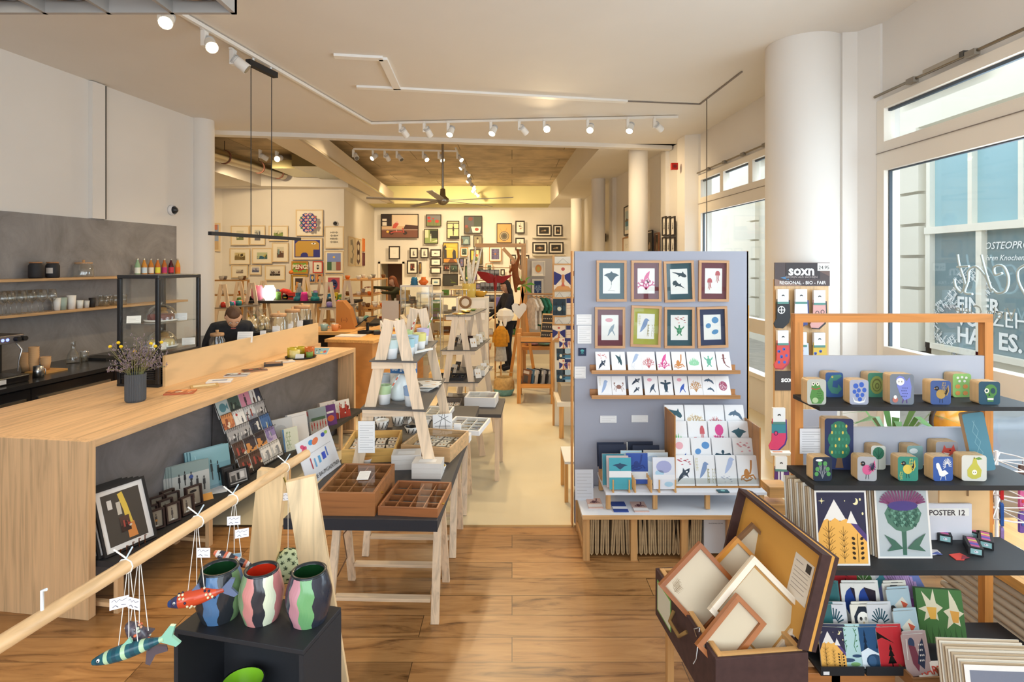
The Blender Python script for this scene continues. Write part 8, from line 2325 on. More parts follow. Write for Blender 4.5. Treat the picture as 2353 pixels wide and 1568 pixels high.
for px0, px1, y0, y1, art, n, fr in [(799, 814, 543, 612, 'r d8c8a8 0 0 1 1;l 8a8270 .2 .3 .8 .6 .85 .8 .6 .6 .5 .8 .4 .6 .15 .3 .2', 'tall print with a grey figure three', WD_), (815, 829, 547, 612, 'r d8c8a8 0 0 1 1;l 5a3a34 .16 .5 .9 .25 .8 .3 .55 .7 .45 .75 .2 .5 .1 .25 .2 .3 .45 .7 .55 .75 .8 .5 .9', 'tall print with a brown figure eight', WD_),
         (832, 837, 548, 578, 'r e07a1c 0 0 1 1', 'narrow orange canvas', 'd#e07a1c'), (832, 837, 581, 611, 'r 6a2a34 0 0 1 1', 'narrow dark red canvas', 'd#6a2a34')]:
 ys = [3.545 / (-(p_ - CX) / F - .0842) for p_ in (px0, px1)]
 ym = sum(ys) / 2
 xm = -4.96 - .0842 * (ym - 16.8)
 zt, zb = CH + (HZ - y0) * ys[0] / F, CH + (HZ - y1) * ys[0] / F
 framed(n + ' on the wall running to the back', ys[1] - ys[0] - .06, zt - zb, (xm + .005, ym, zb), art, fr, .02, 'e0d2b4', .0, rot=(0, 0, math.radians(94.8)), depth=.03, name='wall_picture', eps=.002, group='pictures on the receding wall')
framed('light framed portrait of a woman in blue and sand tones, far left', .36, .83, (-8.72, 16.62, CH + (HZ - 578) * 16.6 / F), 'r 8fa4c8 0 0 1 1;r c8a878 0 0 1 .35;u person:3a3028 .15 .3 .85 .95;e 9a8a6c .5 .6 .2 .1;r c8704a .6 .8 .9 1', WD_, .03, 'e6d2a8', .02, rot=(0, 0, math.radians(24)), eps=.002, name='wall_picture')

# right wall pictures (facing the room)
for Y0, Y1, y0, y1, art, n, fr, mw in [(13.0, 13.8, 473, 540, 'seapic', 'colourful landscape in a black frame', K, .12), (13.1, 13.9, 545, 590, 'faint', 'pale print in a wood frame', 'd#a8743a', .1), (15.4, 15.9, 538, 556, 'dark', 'tiny dark picture', K, .1),
          (11.55, 12.1, 530, 600, 'dark', 'tall black framed night photo', K, .05), (11.2, 11.5, 535, 600, 'dark2', 'dark brown picture with a flame', 'd#7a4a2c', .05)] + \
          [(10.72 - .29 * i, 10.99 - .29 * i, 498 + 47 * j, 542 + 47 * j, 'faint', '%s black framed plant print, %s row' % (('left', 'middle', 'right')[i], ('upper', 'lower')[j]), K, .16) for i in range(3) for j in range(2)]:
 xm = 2.92 if Y0 < 11 else 2.99 - .0831 * ((Y0 + Y1) / 2 - 10.85) - .04
 ym = (Y0 + Y1) / 2
 zt, zb = CH + (HZ - y0) * ym / F, CH + (HZ - y1) * ym / F
 framed(n + ' on the right wall', Y1 - Y0, zt - zb, (xm, ym, zb), [('u', art, [0, 0, 1, 1])] + ([('u', 'fir:2a2a2a', [.2, .1, .8, .9])] if 'plant' in n else []), fr, .022, 'efe8dc', mw * (Y1 - Y0), rot=(0, 0, math.radians(-90)), depth=.03, name='wall_picture', eps=.002, group='pictures on the right wall')

# ================================================================ rear room: furniture and goods
BK = 'd#2b2725'
HW = 'wz#d8a05c'

def stand_table(name, label, x, y, w, d, h, top=BK, leg=HW, rz=0.0, th=.05, low=None):
 t = thing(name, label, 'table', (x, y, 0), rz)
 B().box(-w / 2, 0, h - th, w / 2, d, h, top).build('tabletop', t)
 for sx in (-w / 2 + .03, w / 2 - .08):
  for yy in (.03, d - .08):
   B().box(sx, yy, 0, sx + .05, yy + .05, h - th, leg).build('leg', t)
 if low:
  B().box(-w / 2 + .02, .02, low - .03, w / 2 - .02, d - .02, low, leg.replace('wz', 'wx')).build('lower_shelf', t)
 return t

def XP(px, Y):
 return (px - CX) * Y / F

stand_table('high_table', 'long high table with black top carrying lamps and vases', XP(652, 11), 11, 1.42, .7, 1.27)
stand_table('high_table', 'shorter black topped table behind the honey rear counter', XP(772, 11.75), 11.75, .8, .6, 1.22, low=.8)
stand_table('open_shelf', 'black low shelf with grey mugs right of the long high table', XP(838, 10.2), 10.2, .5, .9, .92)
ITC = {'coral red': 'c8382c', 'teal': '2f7a8a', 'pink': 'e8389a', 'petrol': '2a8a8a', 'orange': 'e8742c', 'blue': '2f7aa0', 'green': '6a9a4a', 'white': 'ece6da', 'grey': '8a8a88', 'black': '1e1c1c', 'brown': '7a5230', 'yellow': 'e0c030', 'cream': 'e2d6bc', 'mint': '8ac8b0', 'gold': 'c8962c', 'lilac': '9a8ac8'}

def vase(col, shape, where, px, Y, z, r, h, nm='vase', cat='vase'):
 pr = {'cyl': [(.8, 0), (1, .05), (1, .9), (.85, 1), (.7, 1)], 'belly': [(.5, 0), (1, .35), (1, .5), (.45, .75), (.5, 1), (.4, 1)], 'cone': [(1, 0), (.85, .3), (.95, .35), (.75, .6), (.85, .65), (.6, 1), (.5, 1)], 'step': [(1, 0), (1, .45), (.6, .55), (.6, .9), (.7, 1), (.5, 1)], 'bowl': [(.5, 0), (1, .8), (1, 1), (.9, 1), (.4, .15)]}[shape]
 return B().lathe([(.001, 0)] + [(a * r, b * h) for a, b in pr], 'g#' + ITC[col], 20).build(nm, None, (XP(px, Y), Y, z), (0, 0, 0), col + ' ' + where, cat, 'ceramics in the rear room')

t = thing('lantern_lamp', 'glowing white ribbed lantern lamp on the long high table', 'lamp', (XP(619, 11.2), 11.2, 1.2705))
pr = [(.001, 0), (.075, .0), (.08, .02), (.115, .06), (.115, .22), (.085, .27), (.085, .29), (.001, .29)]
B().lathe(pr, 'e#fff3dc:2.6', 24).build('shade', t)
t = thing('lantern_lamp', 'pink ribbed lantern lamp left of the glowing one', 'lamp', (XP(592, 11.2), 11.2, 1.2705))
B().lathe(pr, 'g#e88aa8', 24).build('shade', t)
for a in [('teal', 'step', 'stepped vase on the long high table', 685, 11.1, 1.2705, .085, .15), ('pink', 'cone', 'spiral vase on the long high table', 699, 11.05, 1.2705, .08, .17), ('petrol', 'step', 'stepped vase at the end of the long high table', 724, 11.1, 1.2705, .085, .15),
   ('green', 'cyl', 'tall tin on the long high table', 640, 11.3, 1.2705, .05, .16), ('grey', 'belly', 'grey blue bird figure vase on the long high table', 688, 11.5, 1.2705, .07, .33), ('blue', 'cone', 'ribbed vase on the glass cabinet', 952, 9.8, 1.621, .07, .14), ('orange', 'belly', 'round shouldered vase on the glass cabinet', 973, 9.8, 1.621, .085, .14),
   ('gold', 'bowl', 'wide bowl on the jewellery table', 1103, 9.1, 1.4595, .12, .09), ('cream', 'cyl', 'mug on the low black shelf', 830, 10.4, .9205, .05, .1), ('grey', 'cyl', 'mug left on the low black shelf', 820, 10.4, .9205, .05, .1), ('mint', 'cyl', 'mug right on the low black shelf', 842, 10.4, .9205, .045, .12)]:
 vase(*a)
for i, (px, c, w, h) in enumerate([(608, 'white', .16, .2), (628, 'grey', .14, .18), (668, 'coral red', .2, .14), (655, 'black', .12, .1), (744, 'white', .14, .1), (758, 'blue', .1, .14), (770, 'yellow', .08, .16), (782, 'green', .1, .12), (795, 'cream', .12, .08)]):
 Y = 11.4 if i < 4 else 11.95
 b = B().rrect(-w / 2, 0, w / 2, h, .03, 0, .1, 'fab#' + ITC[c]).box(-w / 4, -.002, h * .3, w / 4, 0, h * .5, 'd#' + ITC[('brown', 'white', 'black', 'yellow')[i % 4]])
 b.build('gift_article', None, (XP(px, Y), Y, 1.2705 if i < 4 else 1.2205), (0, 0, 0), '%s gift article with a patch, %s along the high black tables' % (c, LW[i]), 'gift article', 'gift articles on the high black tables')
t = thing('toy_animal', 'red and blue stuffed animal on the long high table', 'soft toy', (XP(655, 11.6), 11.6, 1.2705))
t.scale = (.7, .7, .7)
B().tube([(-.18, 0, .2), (-.05, 0, .24), (.1, 0, .2), (.22, 0, .1)], [.04, .07, .08, .05], 'fab#c8382c', 12).build('body', t)
B().ball((-.2, -.02, .23), .07, .06, .05, 'fab#2a4a8a').build('head', t)
for sx in (-.08, .15):
 B().tube([(sx, -.02, .18), (sx + .02, -.05, .0)], [.035, .025], 'fab#c8382c', 8).build('leg', t)
t = thing('pompom_bird', 'orange round pompom on a wire leg before the left rear wall', 'ornament', (XP(669, 12.4), 12.4, 1.6))
B().ball((0, 0, .2), .05, .05, .045, 'fab#e07a2c').build('pompom', t)
B().tube([(0, 0, .16), (-.01, 0, -.1), (-.06, 0, -.35)], .006, 'd#5a4a3a', 5).build('wire', t)

# back-left ladders and shelves
n_ = 0
for px, Y, h, sh, n in [(512, 10.2, 1.62, (1.2, .8), 'leftmost pine ladder rack behind the bar'), (549, 11.6, 1.62, (1.2, .8), 'second pine ladder rack behind the bar'), (703, 13, 1.68, (1.25,), 'pine ladder rack behind the teal vase'), (756, 10.3, 1.66, (1.2, .75), 'pine ladder rack behind the cardboard display')]:
 x = XP(px, Y)
 ladder(n, [(x, Y), (x + (.15 if px < 600 else .1), Y + .8)], 0, .3, h, [(z, .08) for z in sh], 0)
 for k, z in enumerate(sh):
  for j in range(5):
   c = list(ITC)[(n_ * 3 + j) % len(ITC)]
   B().lathe([(.001, 0), (.05, 0), (.06, .05), (.05, .09), (.001, .1)], 'g#' + ITC[c], 10).build('ceramic_animal', None, (x + .05 * (j % 2) - .02, Y + .08 + .15 * j, z + .0005), (0, 0, 0), '%s small ceramic on the %s board of the %s' % (c, ('upper', 'lower')[k], n.replace('pine ', '')), 'ceramic', 'small ceramics on the rear racks')
  n_ += 1
for x, y, w, d, h, n, lv in [(XP(505, 13.5), 13.5, 1.1, .35, 1.6, 'far left pine shelf', (.5, .9, 1.25)), (XP(830, 13.5), 13.2, .7, 1.6, 1.62, 'deep pine crockery shelf', (.55, .9, 1.25)), (XP(860, 12.2), 12.2, .5, .8, 1.05, 'low pine bowl shelf', (.35, .7))]:
 t = thing('pine_shelf', n + ' with pottery before the rear wall', 'shelf', (x, y, 0))
 for k, sx in enumerate((-w / 2, w / 2 - .04)):
  for yy in (0, d - .05):
   B().box(sx, yy, 0, sx + .04, yy + .05, h - .03, HW).build('post', t)
 for z in lv + (h,):
  B().box(-w / 2 + (.041 if z < h else 0), 0, z - .03, w / 2 - (.041 if z < h else 0), d, z, 'wx#d8a05c').build('shelf_board', t)
 for k, z in enumerate(lv + (h,)):
  for j in range(6):
   c = ('white', 'cream', 'white', 'grey', 'brown', 'white', 'orange')[(j + 2 * k) % 7]
   B().lathe([(.001, 0), (.035, 0), (.06, .06), (.058, .09), (.03, .03), (.001, .01)], 'g#' + ITC[c], 12).build('bowl', None, (x - w / 2 + .09 + (w - .18) * (j % 3) / 2, y + .08 + (d - .2) * (j // 3), z + .0005), (0, 0, 0), '%s bowl, %s %s on the %s board of the %s' % (c, ('left', 'middle', 'right')[j % 3], ('front', 'back')[j // 3], ('lowest', 'second', 'third', 'top')[k], n), 'bowl', 'bowls on the pine shelves')

# glass cabinets in the middle
for i, (px, Y, w, h, n) in enumerate([(953, 9.75, .5, 1.62, 'tall glass cabinet with white top past the cash desk'), (985, 10.6, .45, 1.45, 'second glass cabinet behind the tall one')]):
 t = thing('glass_cabinet', n, 'display cabinet', (XP(px, Y), Y, 0))
 B().box(-w / 2, 0, h - .03, w / 2, .45, h, 'd#ece8e0').build('cabinet_top', t)
 B().box(-w / 2, 0, 0, w / 2, .45, .25, 'd#e0d8c8').build('cabinet_base', t)
 g = B()
 for (x0, y0, x1, y1) in ((-w / 2, .002, w / 2, .002), (w / 2 - .002, 0, w / 2 - .002, .45), (-w / 2 + .002, 0, -w / 2 + .002, .45), (-w / 2, .448, w / 2, .448)):
  g.add([(x0, y0, .25), (x1, y1, .25), (x1, y1, h - .03), (x0, y0, h - .03)], [(0, 1, 2, 3)], 'glass')
 g.build('glass_pane', t)
 for z in (.6, .95, 1.25):
  B().box(-w / 2 + .01, .01, z, w / 2 - .01, .44, z + .008, 'glass').build('glass_shelf', t)
 for k in range(4):
  B().box(-w / 2 + (w - .012) * (k % 2), .44 * (k // 2), .25, -w / 2 + (w - .012) * (k % 2) + .012, .44 * (k // 2) + .01, h - .03, 'm#b8b4a8').build('edge_profile', t)
 note('white notice on the front of the ' + n.split(' past')[0].split(' behind')[0], .12, .17, Vector((XP(px, Y) - .08, Y - .006, .95)))
 for k in range(6):
  B().tube([(0, 0, 0), (0, 0, .01), (0, 0, .1)], [.03, .012, .02], ('m#d8b06a', 'm#c8c8c8')[k % 2], 10).build('jewellery_holder', None, (XP(px, Y) - .15 + .15 * (k % 3), Y + .2, (.6085, .9585)[k // 3]), (0, 0, 0), '%s jewellery holder inside the %s' % (LW[k], n), 'jewellery holder', 'jewellery holders in glass cabinets')
block('cardboard_carton', 'brown carton with yellow sheet beside the glass cabinet', 'box', XP(985, 8.6), 8.6, 0, XP(1018, 8.6), 8.95, .33, 'd#d8ae6a')
card('yellow_folder', 'bright yellow folder leaning on the brown carton', 'folder', .13, .2, (XP(998, 8.5), 8.62, .331), 'r e6cf2c 0 0 1 1', (math.radians(-8), 0, 0), .01, 'e0c82c')

# middle rear tables
for i, (px, Y, w, h, n) in enumerate([(1000, 12.3, 1.0, .95, 'grey topped table behind the glass cabinets'), (925, 12.6, .5, 1.15, 'ladder like shelf table by the doorway'), (1150, 11.6, 1.0, 1.05, 'black shelf table under the red flying creature'), (1050, 14, 1.4, 1.2, 'long shelf table under the feathers')]):
 stand_table('display_table', n, XP(px, Y), Y, w, .6, h, ('d#8a8478', BK, BK, 'd#b0a898')[i], low=h * .5)
 for k in range(10):
  c = ('white', 'cream', 'grey', 'black', 'brown', 'white', 'green', 'gold', 'lilac', 'cream')[(k * 3 + i) % 10]
  s_ = .05 + .03 * (k % 3)
  x = XP(px, Y) - w / 2 + .08 + (w - .16) * (k % 5) / 4
  z = h if k < 5 else h * .5
  b = B().rrect(-s_, 0, s_, s_ * (1.2 + .5 * (k % 4)), .015, 0, .12, 'd#' + ITC[c])
  b.box(-s_ * .6, -.002, s_ * .3, s_ * .6, 0, s_ * .6, 'd#' + ITC[('white', 'brown', 'grey')[k % 3]])
  b.build('boxed_gift', None, (x, Y + .15, z + .0005), (0, 0, R.uniform(-.3, .3)), '%s boxed gift, %s on the %s' % (c, LW[k], n), 'boxed gift', 'boxed gifts on the rear tables')
for k in range(14):
 x, z = XP(1108 + 11 * (k % 5), 12.0), 1.12 + .27 * (k // 5)
 b = B().box(-.055, 0, 0, .055, .01, .2, 'P#8a8680')
 b.art('r c8c4bc .1 .6 .9 .9;e 5a4a40 .5 .35 .3 .15', -.055, 0, .11, .2, -.001, eps=.001)
 b.build('hanging_card', None, (x, 12.255, z), (0, 0, 0), 'small grey hanging card, column %s row %s behind the red creature' % (LW[k % 5], LW[k // 5]), 'card', 'grey cards behind the red creature')
t = thing('card_grid', 'pine grid panel holding small grey cards behind the red creature', 'display panel', (XP(1130, 12.27), 12.27, 0))
for sx in (-.4, .38):
 B().box(sx, 0, 0, sx + .03, .03, 1.95, HW).build('post', t)
for z in (1.08, 1.35, 1.62, 1.89):
 B().box(-.37, 0, z, .38, .02, z + .02, 'wx#d8a05c').build('rail', t)

t = thing('feather_vase', 'gold glass vase with tall white feather plumes', 'vase', (XP(1078, 9.0), 9.0, 1.46))
B().lathe([(.001, 0), (.1, 0), (.11, .1), (.11, .22), (.1, .22)], 'g#d0b45a', 20).build('gold_vase', t)
for k, (dx, dz) in enumerate([(-.2, .42), (-.02, .46), (.1, .6), (.2, .58), (.02, .35)]):
 B().tube([(dx * .2, 0, .15), (dx * .6, 0, .2 + dz * .45), (dx, .02, .2 + dz)], [.008, .026, .008], 'fab#f2ead8', 8).build('plume', t)
t = thing('jewellery_plinth', 'white pedestal under the gold vase with drawing sheet', 'pedestal', (XP(1085, 9.0), 9.0, 0))
B().box(-.24, -.15, 0, .26, .25, 1.4595, 'wall#efe8da').build('body', t)
card('drawing', 'white sheet with fine line drawing on the pedestal', 'drawing', .22, .3, (XP(1098, 8.8), 8.82, 1.12), 'l c8b8a0 .01 .2 .3 .5 .6 .8 .7 .6 .4 .3 .5', (0, 0, 0), .004, 'f4eee4')
t = thing('brass_ring_stand', 'brass stand with a round wreath on the pedestal edge', 'ornament', (XP(1069, 8.7), 8.72, 1.2))
B().tube([(.08 * math.cos(a * .42), 0, .2 + .08 * math.sin(a * .42)) for a in range(16)], .02, 'fab#8a6a4a', 8).build('wreath', t)
B().tube([(0, 0, -1.2), (0, 0, .12)], .008, 'm#d8b06a', 6).build('pole', t)

t = thing('paper_bird', 'red faceted paper creature with spread wings', 'ornament', (XP(1138, 9.8), 9.8, 1.51))
t.scale = (.62, .62, .78)
RD = 'd#9a1a18'
for s in (-1, 1):
 b = B()
 tip = (-.56, .05, .46) if s < 0 else (.5, .05, .38)
 b.add([(s * .03, 0, .36), (s * .2, -.04, .42 if s < 0 else .34), tip, (s * .38, .03, .28 if s < 0 else .3), (s * .2, .03, .18), (s * .04, 0, .2), (s * .2, .06, .3)], [(0, 1, 6), (1, 2, 6), (2, 3, 6), (3, 4, 6), (4, 5, 6), (5, 0, 6), (0, 5, 1), (1, 5, 4), (1, 4, 3), (1, 3, 2)], RD)
 b.build('wing', t)
b = B().add([(0, -.1, .34), (-.06, 0, .26), (.06, 0, .26), (0, .05, .38), (-.03, 0, .0), (.03, 0, .0), (0, -.06, .12), (0, .06, .1)], [(0, 1, 6), (0, 6, 2), (1, 4, 6), (6, 5, 2), (0, 3, 1), (0, 2, 3), (3, 7, 1), (3, 2, 7), (1, 7, 4), (2, 5, 7), (4, 5, 6), (4, 7, 5)], RD)
b.build('body', t)
B().tube([(0, 0, .1), (0, 0, -1.93)], .02, HW, 8).build('perch', t)
b = B()
for k in range(7):
 a = k * .9
 b.add([(0, 0, 0), (.12 * math.cos(a) - .03, 0, .12 * math.sin(a)), (.2 * math.cos(a), .02, .2 * math.sin(a)), (.12 * math.cos(a + .4), -.02, .12 * math.sin(a + .4))], [(0, 1, 2, 3)], 'd#6ab03a')
b.build('paper_plant', None, (XP(1205, 9.9), 9.9, 1.62), (0, 0, 0), 'bright green paper creature beside the shop assistant with dark hair', 'ornament')
t = thing('wooden_gallows', 'pine post with crossbar from which a plush ape hangs', 'stand', (XP(1203, 10.0), 10.0, 0))
B().box(-.04, -.04, 0, .04, .04, 2.28, HW).build('post', t)
B().box(-.85, -.04, 2.2801, .04, .04, 2.345, 'wx#d8a05c').build('crossbar', t)
B().bar((-.36, 0, 2.26), (-.03, 0, 1.9), .06, .05, HW, up=(0, 1, 0)).build('brace', t)
t = thing('plush_ape', 'brown plush ape hanging by one arm from the pine brace', 'soft toy', (XP(1186, 9.9), 9.9, 1.65))
J = {'hip': ((0, 0, .05), None), 'chest': ((-.03, 0, .25), 'hip'), 'head0': ((-.05, -.02, .36), 'chest'), 'sh': ((.0, 0, .3), 'chest'), 'el': ((.05, 0, .45), 'sh'), 'ha': ((.02, 0, .6), 'el'),
  's2': ((-.06, 0, .27), 'chest'), 'e2': ((-.12, -.03, .18), 's2'), 'k1': ((.1, -.03, .0), 'hip'), 'f1': ((.16, 0, .04), 'k1'), 'k2': ((-.01, -.03, -.08), 'hip'), 'f2': ((.0, -.04, -.16), 'k2')}
person_body('plush_body', t, J, {'hip': .06, 'chest': .065, 'head0': .05, 'sh': .035, 'el': .025, 'ha': .022, 's2': .03, 'e2': .022, 'k1': .03, 'f1': .022, 'k2': .03, 'f2': .022}, 'fab#8a4a1c')
B().ball((-.06, -.05, .36), .035, .02, .035, 'fab#c8906a', 10, 6).build('face', t)

# clothes rack, mannequin, basket, cube table
t = thing('clothes_rack', 'pine clothes rack with a white heart sign', 'clothes rack', (XP(1212, 9.2), 9.2, 0))
for x, l in ((-.14, -.1), (-.02, .1)):
 B().bar((x + l * 1.6, 0, 0), (-.08 - l * .2, 0, 1.62), .05, .06, 'wz#d8903c', up=(0, 1, 0)).build('leg', t)
B().bar((.75, 0, 0), (.72, 0, 1.6), .05, .05, 'wz#d8903c', up=(0, 1, 0)).build('leg', t)
B().tube([(-.08, 0, 1.5), (.74, 0, 1.5)], .015, 'wx#b98a5a', 8).build('rail', t)
b = B().prism([(0, -.15), (.11, 0), (.12, .07), (.08, .11), (.03, .1), (0, .06), (-.03, .1), (-.08, .11), (-.12, .07), (-.11, 0)], 0, .015, 'd#f0e8dc')
b.build('heart_sign', None, (XP(1193, 9.1), 9.12, 1.25), (0, 0, 0), 'white heart shaped sign hung on the clothes rack leg', 'sign')
for k in range(9):
 c, n = [('e0d4c4', 'cream'), ('d8ccb8', 'sand'), ('1f6a52', 'dark green'), ('2a7a5e', 'green'), ('d8b8b0', 'pale pink'), ('c8a8a0', 'dusty pink'), ('cfc4b4', 'beige'), ('b8b8c0', 'grey'), ('b06a3a', 'rust')][k]
 x = .08 + .07 * k
 t2 = thing('hanging_garment', '%s child garment on the clothes rack, %s from the heart' % (n, LW[k]), 'garment', (XP(1212, 9.2) + x, 9.2, 0), math.radians(-62), 'child garments on the rack')
 b = B()
 L_ = .5 - .08 * (k % 3) + (.12 if k in (2, 3) else 0)
 pts = [(0, 1.44), (.1, 1.42), (.2, 1.3), (.16, 1.24), (.12, 1.3), (.13, 1.44 - L_), (-.13, 1.44 - L_), (-.12, 1.3), (-.16, 1.24), (-.2, 1.3), (-.1, 1.42)]
 b.prism(pts, -.02, .02, 'fab#' + c)
 b.build('cloth', t2)
 B().tube([(-.1, 0, 1.44), (0, 0, 1.47), (.1, 0, 1.44)], .006, HW, 6).tube([(0, 0, 1.47), (0, 0, 1.5), (.015, 0, 1.52)], .003, 'm#b8b8b8', 5).build('hanger', t2)
t = thing('child_mannequin', 'small mannequin in mustard top and grey trousers', 'mannequin', (XP(1151, 8.9), 8.9, 0))
B().lathe([(.105, .70), (.11, .72), (.1, .85), (.085, .96), (.04, 1.02), (.03, 1.02)], 'fab#c8861c', 20, sy=.7).build('top', t)
B().lathe([(.03, 1.0), (.026, 1.05), (.018, 1.06), (.014, 1.1), (.001, 1.11)], 'd#efe2c8', 16).build('neck_cap', t)
B().lathe([(.09, .47), (.095, .49), (.07, .72), (.06, .74)], 'fab#b9b4a8', 20, sy=.7).build('skirt', t)
for sx in (-1, 1):
 B().tube([(sx * .075, 0, .95), (sx * .105, -.01, .85), (sx * .11, -.02, .76)], [.026, .028, .026], 'fab#c8861c', 10).build('sleeve', t)
B().tube([(0, 0, 0), (0, 0, .5)], .012, HW, 8).lathe([(.001, 0), (.12, 0), (.12, .02), (.001, .02)], HW, 20).build('stand', t)
t = thing('woven_basket', 'woven seagrass basket with blue bottom on the floor', 'basket', (XP(1158, 8.65), 8.65, 0))
B().lathe([(.001, 0), (.12, 0), (.155, .07), (.16, .1)], 'fab#7ab0b4', 24).lathe([(.16, .1), (.155, .2), (.12, .27), (.11, .27), (.13, .18)], 'fab#c9a468', 24).build('weave', t)
for s in (-1, 1):
 B().tube([(s * .12, 0, .24), (s * .14, 0, .33), (s * .05, .02, .34)], .009, 'fab#c9a468', 6).build('handle', t)
t = thing('faceted_head', 'white faceted paper animal head beside the rack', 'ornament', (XP(1160, 9.0), 9.05, 1.05))
B().ball((0, 0, .12), .15, .12, .12, 'd#ece0cc', 7, 4).tube([(0, -.05, .08), (0, -.08, -.05)], [.05, .02], 'd#ece0cc', 5).build('body', t)
for p_ in t.children:
 for f_ in p_.data.polygons:
  f_.use_smooth = False
t = thing('cube_table', 'square pine table with magazines below and jewellery trays on top', 'table', (.07, 8.09, 0), -.04)
HO = 'wz#d8964a'
for x in (0, .48):
 for y in (0, .58):
  B().box(x, y, 0, x + .055, y + .055, 1.0, HO).build('leg', t)
for z in (.88, .22):
 for y in (0, .60):
  B().box(.056, y + .005, z, .479, y + .03, z + .06, 'wx#d8964a').build('rail', t)
 for x in (.005, .5):
  B().box(x, .056, z, x + .03, .579, z + .06, 'wy#d8964a').build('rail', t)
B().box(.056, .036, .86, .479, .6, .879, 'd#5a5048').box(.056, .036, .24, .479, .6, .26, 'd#4a4440').build('boards', t)
for k in range(7):
 c, n = [('8a5a3a', 'brown'), ('4a7a9a', 'blue'), ('c8c4bc', 'pale'), ('1e1c1c', 'black'), ('a8a8a8', 'light grey'), ('3a3a3c', 'dark grey'), ('9a9a9c', 'mid grey')][k]
 card('magazine', n + ' magazine standing in the bottom of the pine cube table', 'magazine', .16, .21, (.19 + .05 * k, 8.18 + .03 * (k % 2), .2605), 'r e8e4dc .1 .7 .9 .9;r 5a5a5a .2 .1 .8 .6', (math.radians(-8), 0, math.radians(-52)), .03, c, 'magazines in the pine cube table')
tray('jewellery_tray', 'light wooden earring tray on the pine cube table', Vector((.3, 8.14, .8795)), .36, .26, .04, 'wx#d8b078', -.04, 'd#3a3430', glass=False, div=(5, 2), wall=.008)
b = B().box(-.1, 0, 0, .1, .015, .4, 'wx#d8b078')
for k in range(3):
 b.box(-.09, -.003, .02 + .125 * k, .09, 0, .125 + .125 * k, 'd#2e2a28')
 for j in range(6):
  b.ball((-.07 + .028 * j, -.005, .07 + .125 * k), .006, .004, .012, 'd#c8b8a0', 6, 4)
b.build('earring_board', None, (.50, 8.3, .8795), (math.radians(-22), 0, -.35), 'black and pine earring board leaning on the pine cube table', 'display board')
for k, (c, n, dx, dy) in enumerate([('d8a8a8', 'pink', -.2, 0), ('8ab8a0', 'mint', .0, -.02), ('5a7a6a', 'dark green', .12, .02), ('c87a3a', 'orange', .3, 0), ('e0d8c8', 'cream', .14, .2)]):
 b = B().ball((0, 0, .05), .15, .13, .05, 'fab#' + c, 12, 6).ball((.04, -.04, .09), .08, .07, .03, 'fab#' + c, 10, 5)
 b.build('folded_cloth', None, (.55 + dx, 9.58 + dy, .62), (0, 0, k), n + ' folded cloth on the low table behind the pine cube table', 'cloth', 'folded cloths')
stand_table('low_table', 'low pine table with folded cloths behind the cube table', .6, 9.36, 1.0, .55, .62, 'wx#c8843c')
stand_table('low_table', 'pine table with toys left of the mannequin', XP(1098, 9.4), 9.4, .42, .4, .62, 'wx#c8843c')
block('toy_bag', 'purple fabric bag on the toy table', 'bag', XP(1090, 9.45), 9.45, .62, XP(1110, 9.45), 9.6, .76, 'fab#7a5ab8', bevel=.02)

# poster board at the left of the partition
t = thing('poster_board', 'tall white board in a pine frame with hanging posters', 'display board', (.50, 7.0, 0))
B().box(.025, .0, .0, .6, .02, 2.08, 'd#f2ead8').build('panel', t)
B().box(0, -.005, 0, .024, .03, 2.1, HW).build('post', t)
for k, (q, a, n) in enumerate([((2072, 715, 2278, 1030), 'road', 'large poster of an orange mountain road'), ((2062, 1095, 2205, 1318), 'bridge', 'dark poster of a bridge at night'), ((2215, 1090, 2330, 1310), 'redtown', 'poster with a red figure in a town'), ((2056, 1395, 2200, 1600), 'road', 'smaller poster of the orange mountain road'), ((2212, 1395, 2330, 1600), 'redtown', 'second smaller red town poster')]):
 x0, y0, x1, y1 = q[0] / 4.902, q[1] / 4.902, q[2] / 4.902, q[3] / 4.902
 a0, b0 = P(850 + x0, 460 + y1, 6.98), P(850 + x1, 460 + y0, 6.98)
 w, h = b0.x - a0.x, b0.z - a0.z
 t = thing('hanging_poster', n + ' on the tall white board', 'poster', ((a0.x + b0.x) / 2, 6.985, a0.z), group='posters on the white board')
 b = B().box(-w / 2, -.006, 0, w / 2, -.003, h, 'P#f2e0c0')
 b.art([('u', a, [0, 0, 1, 1])], -w / 2, .02, w, h - .04, -.0065, eps=.0008)
 b.build('print', t)
 for z in (0, h - .018):
  B().box(-w / 2 - .005, -.014, z, w / 2 + .005, -.0095, z + .018, 'wx#d8a05c').build('bar', t)
 B().tube([(-w * .3, -.005, h), (0, -.004, h + .06), (w * .3, -.005, h)], .0018, 'd#5a4a3a', 4).build('cord', t)
for i in range(8):
 px, z, Y = 1289 + 13 * (i % 2) + 6 * (i // 2 % 2), .62 + .13 * (i // 2) * .9, 6.6 + .05 * (i // 2)
 card('postcard', '%s tier %s postcard in the low rack before the poster board' % (LW[i // 2], ('left', 'right')[i % 2]), 'postcard', .1, .14, (XP(px, Y), Y, z), [('u', ('bridge', 'redtown', 'road', 'seapic')[(i * 3) % 4], [0, 0, 1, 1])], (math.radians(-18), 0, 0), .008, 'e9e0cc', 'postcards before the poster board')
t = stand_table('bench_table', 'pine bench with white top before the poster board', .66, 6.45, .3, .75, .42, 'd#ece2d0')
block('paper_crate', 'low grey paper crate on the pine bench', 'crate', .56, 6.5, .42, .8, 7.0, .6, 'd#a89880')
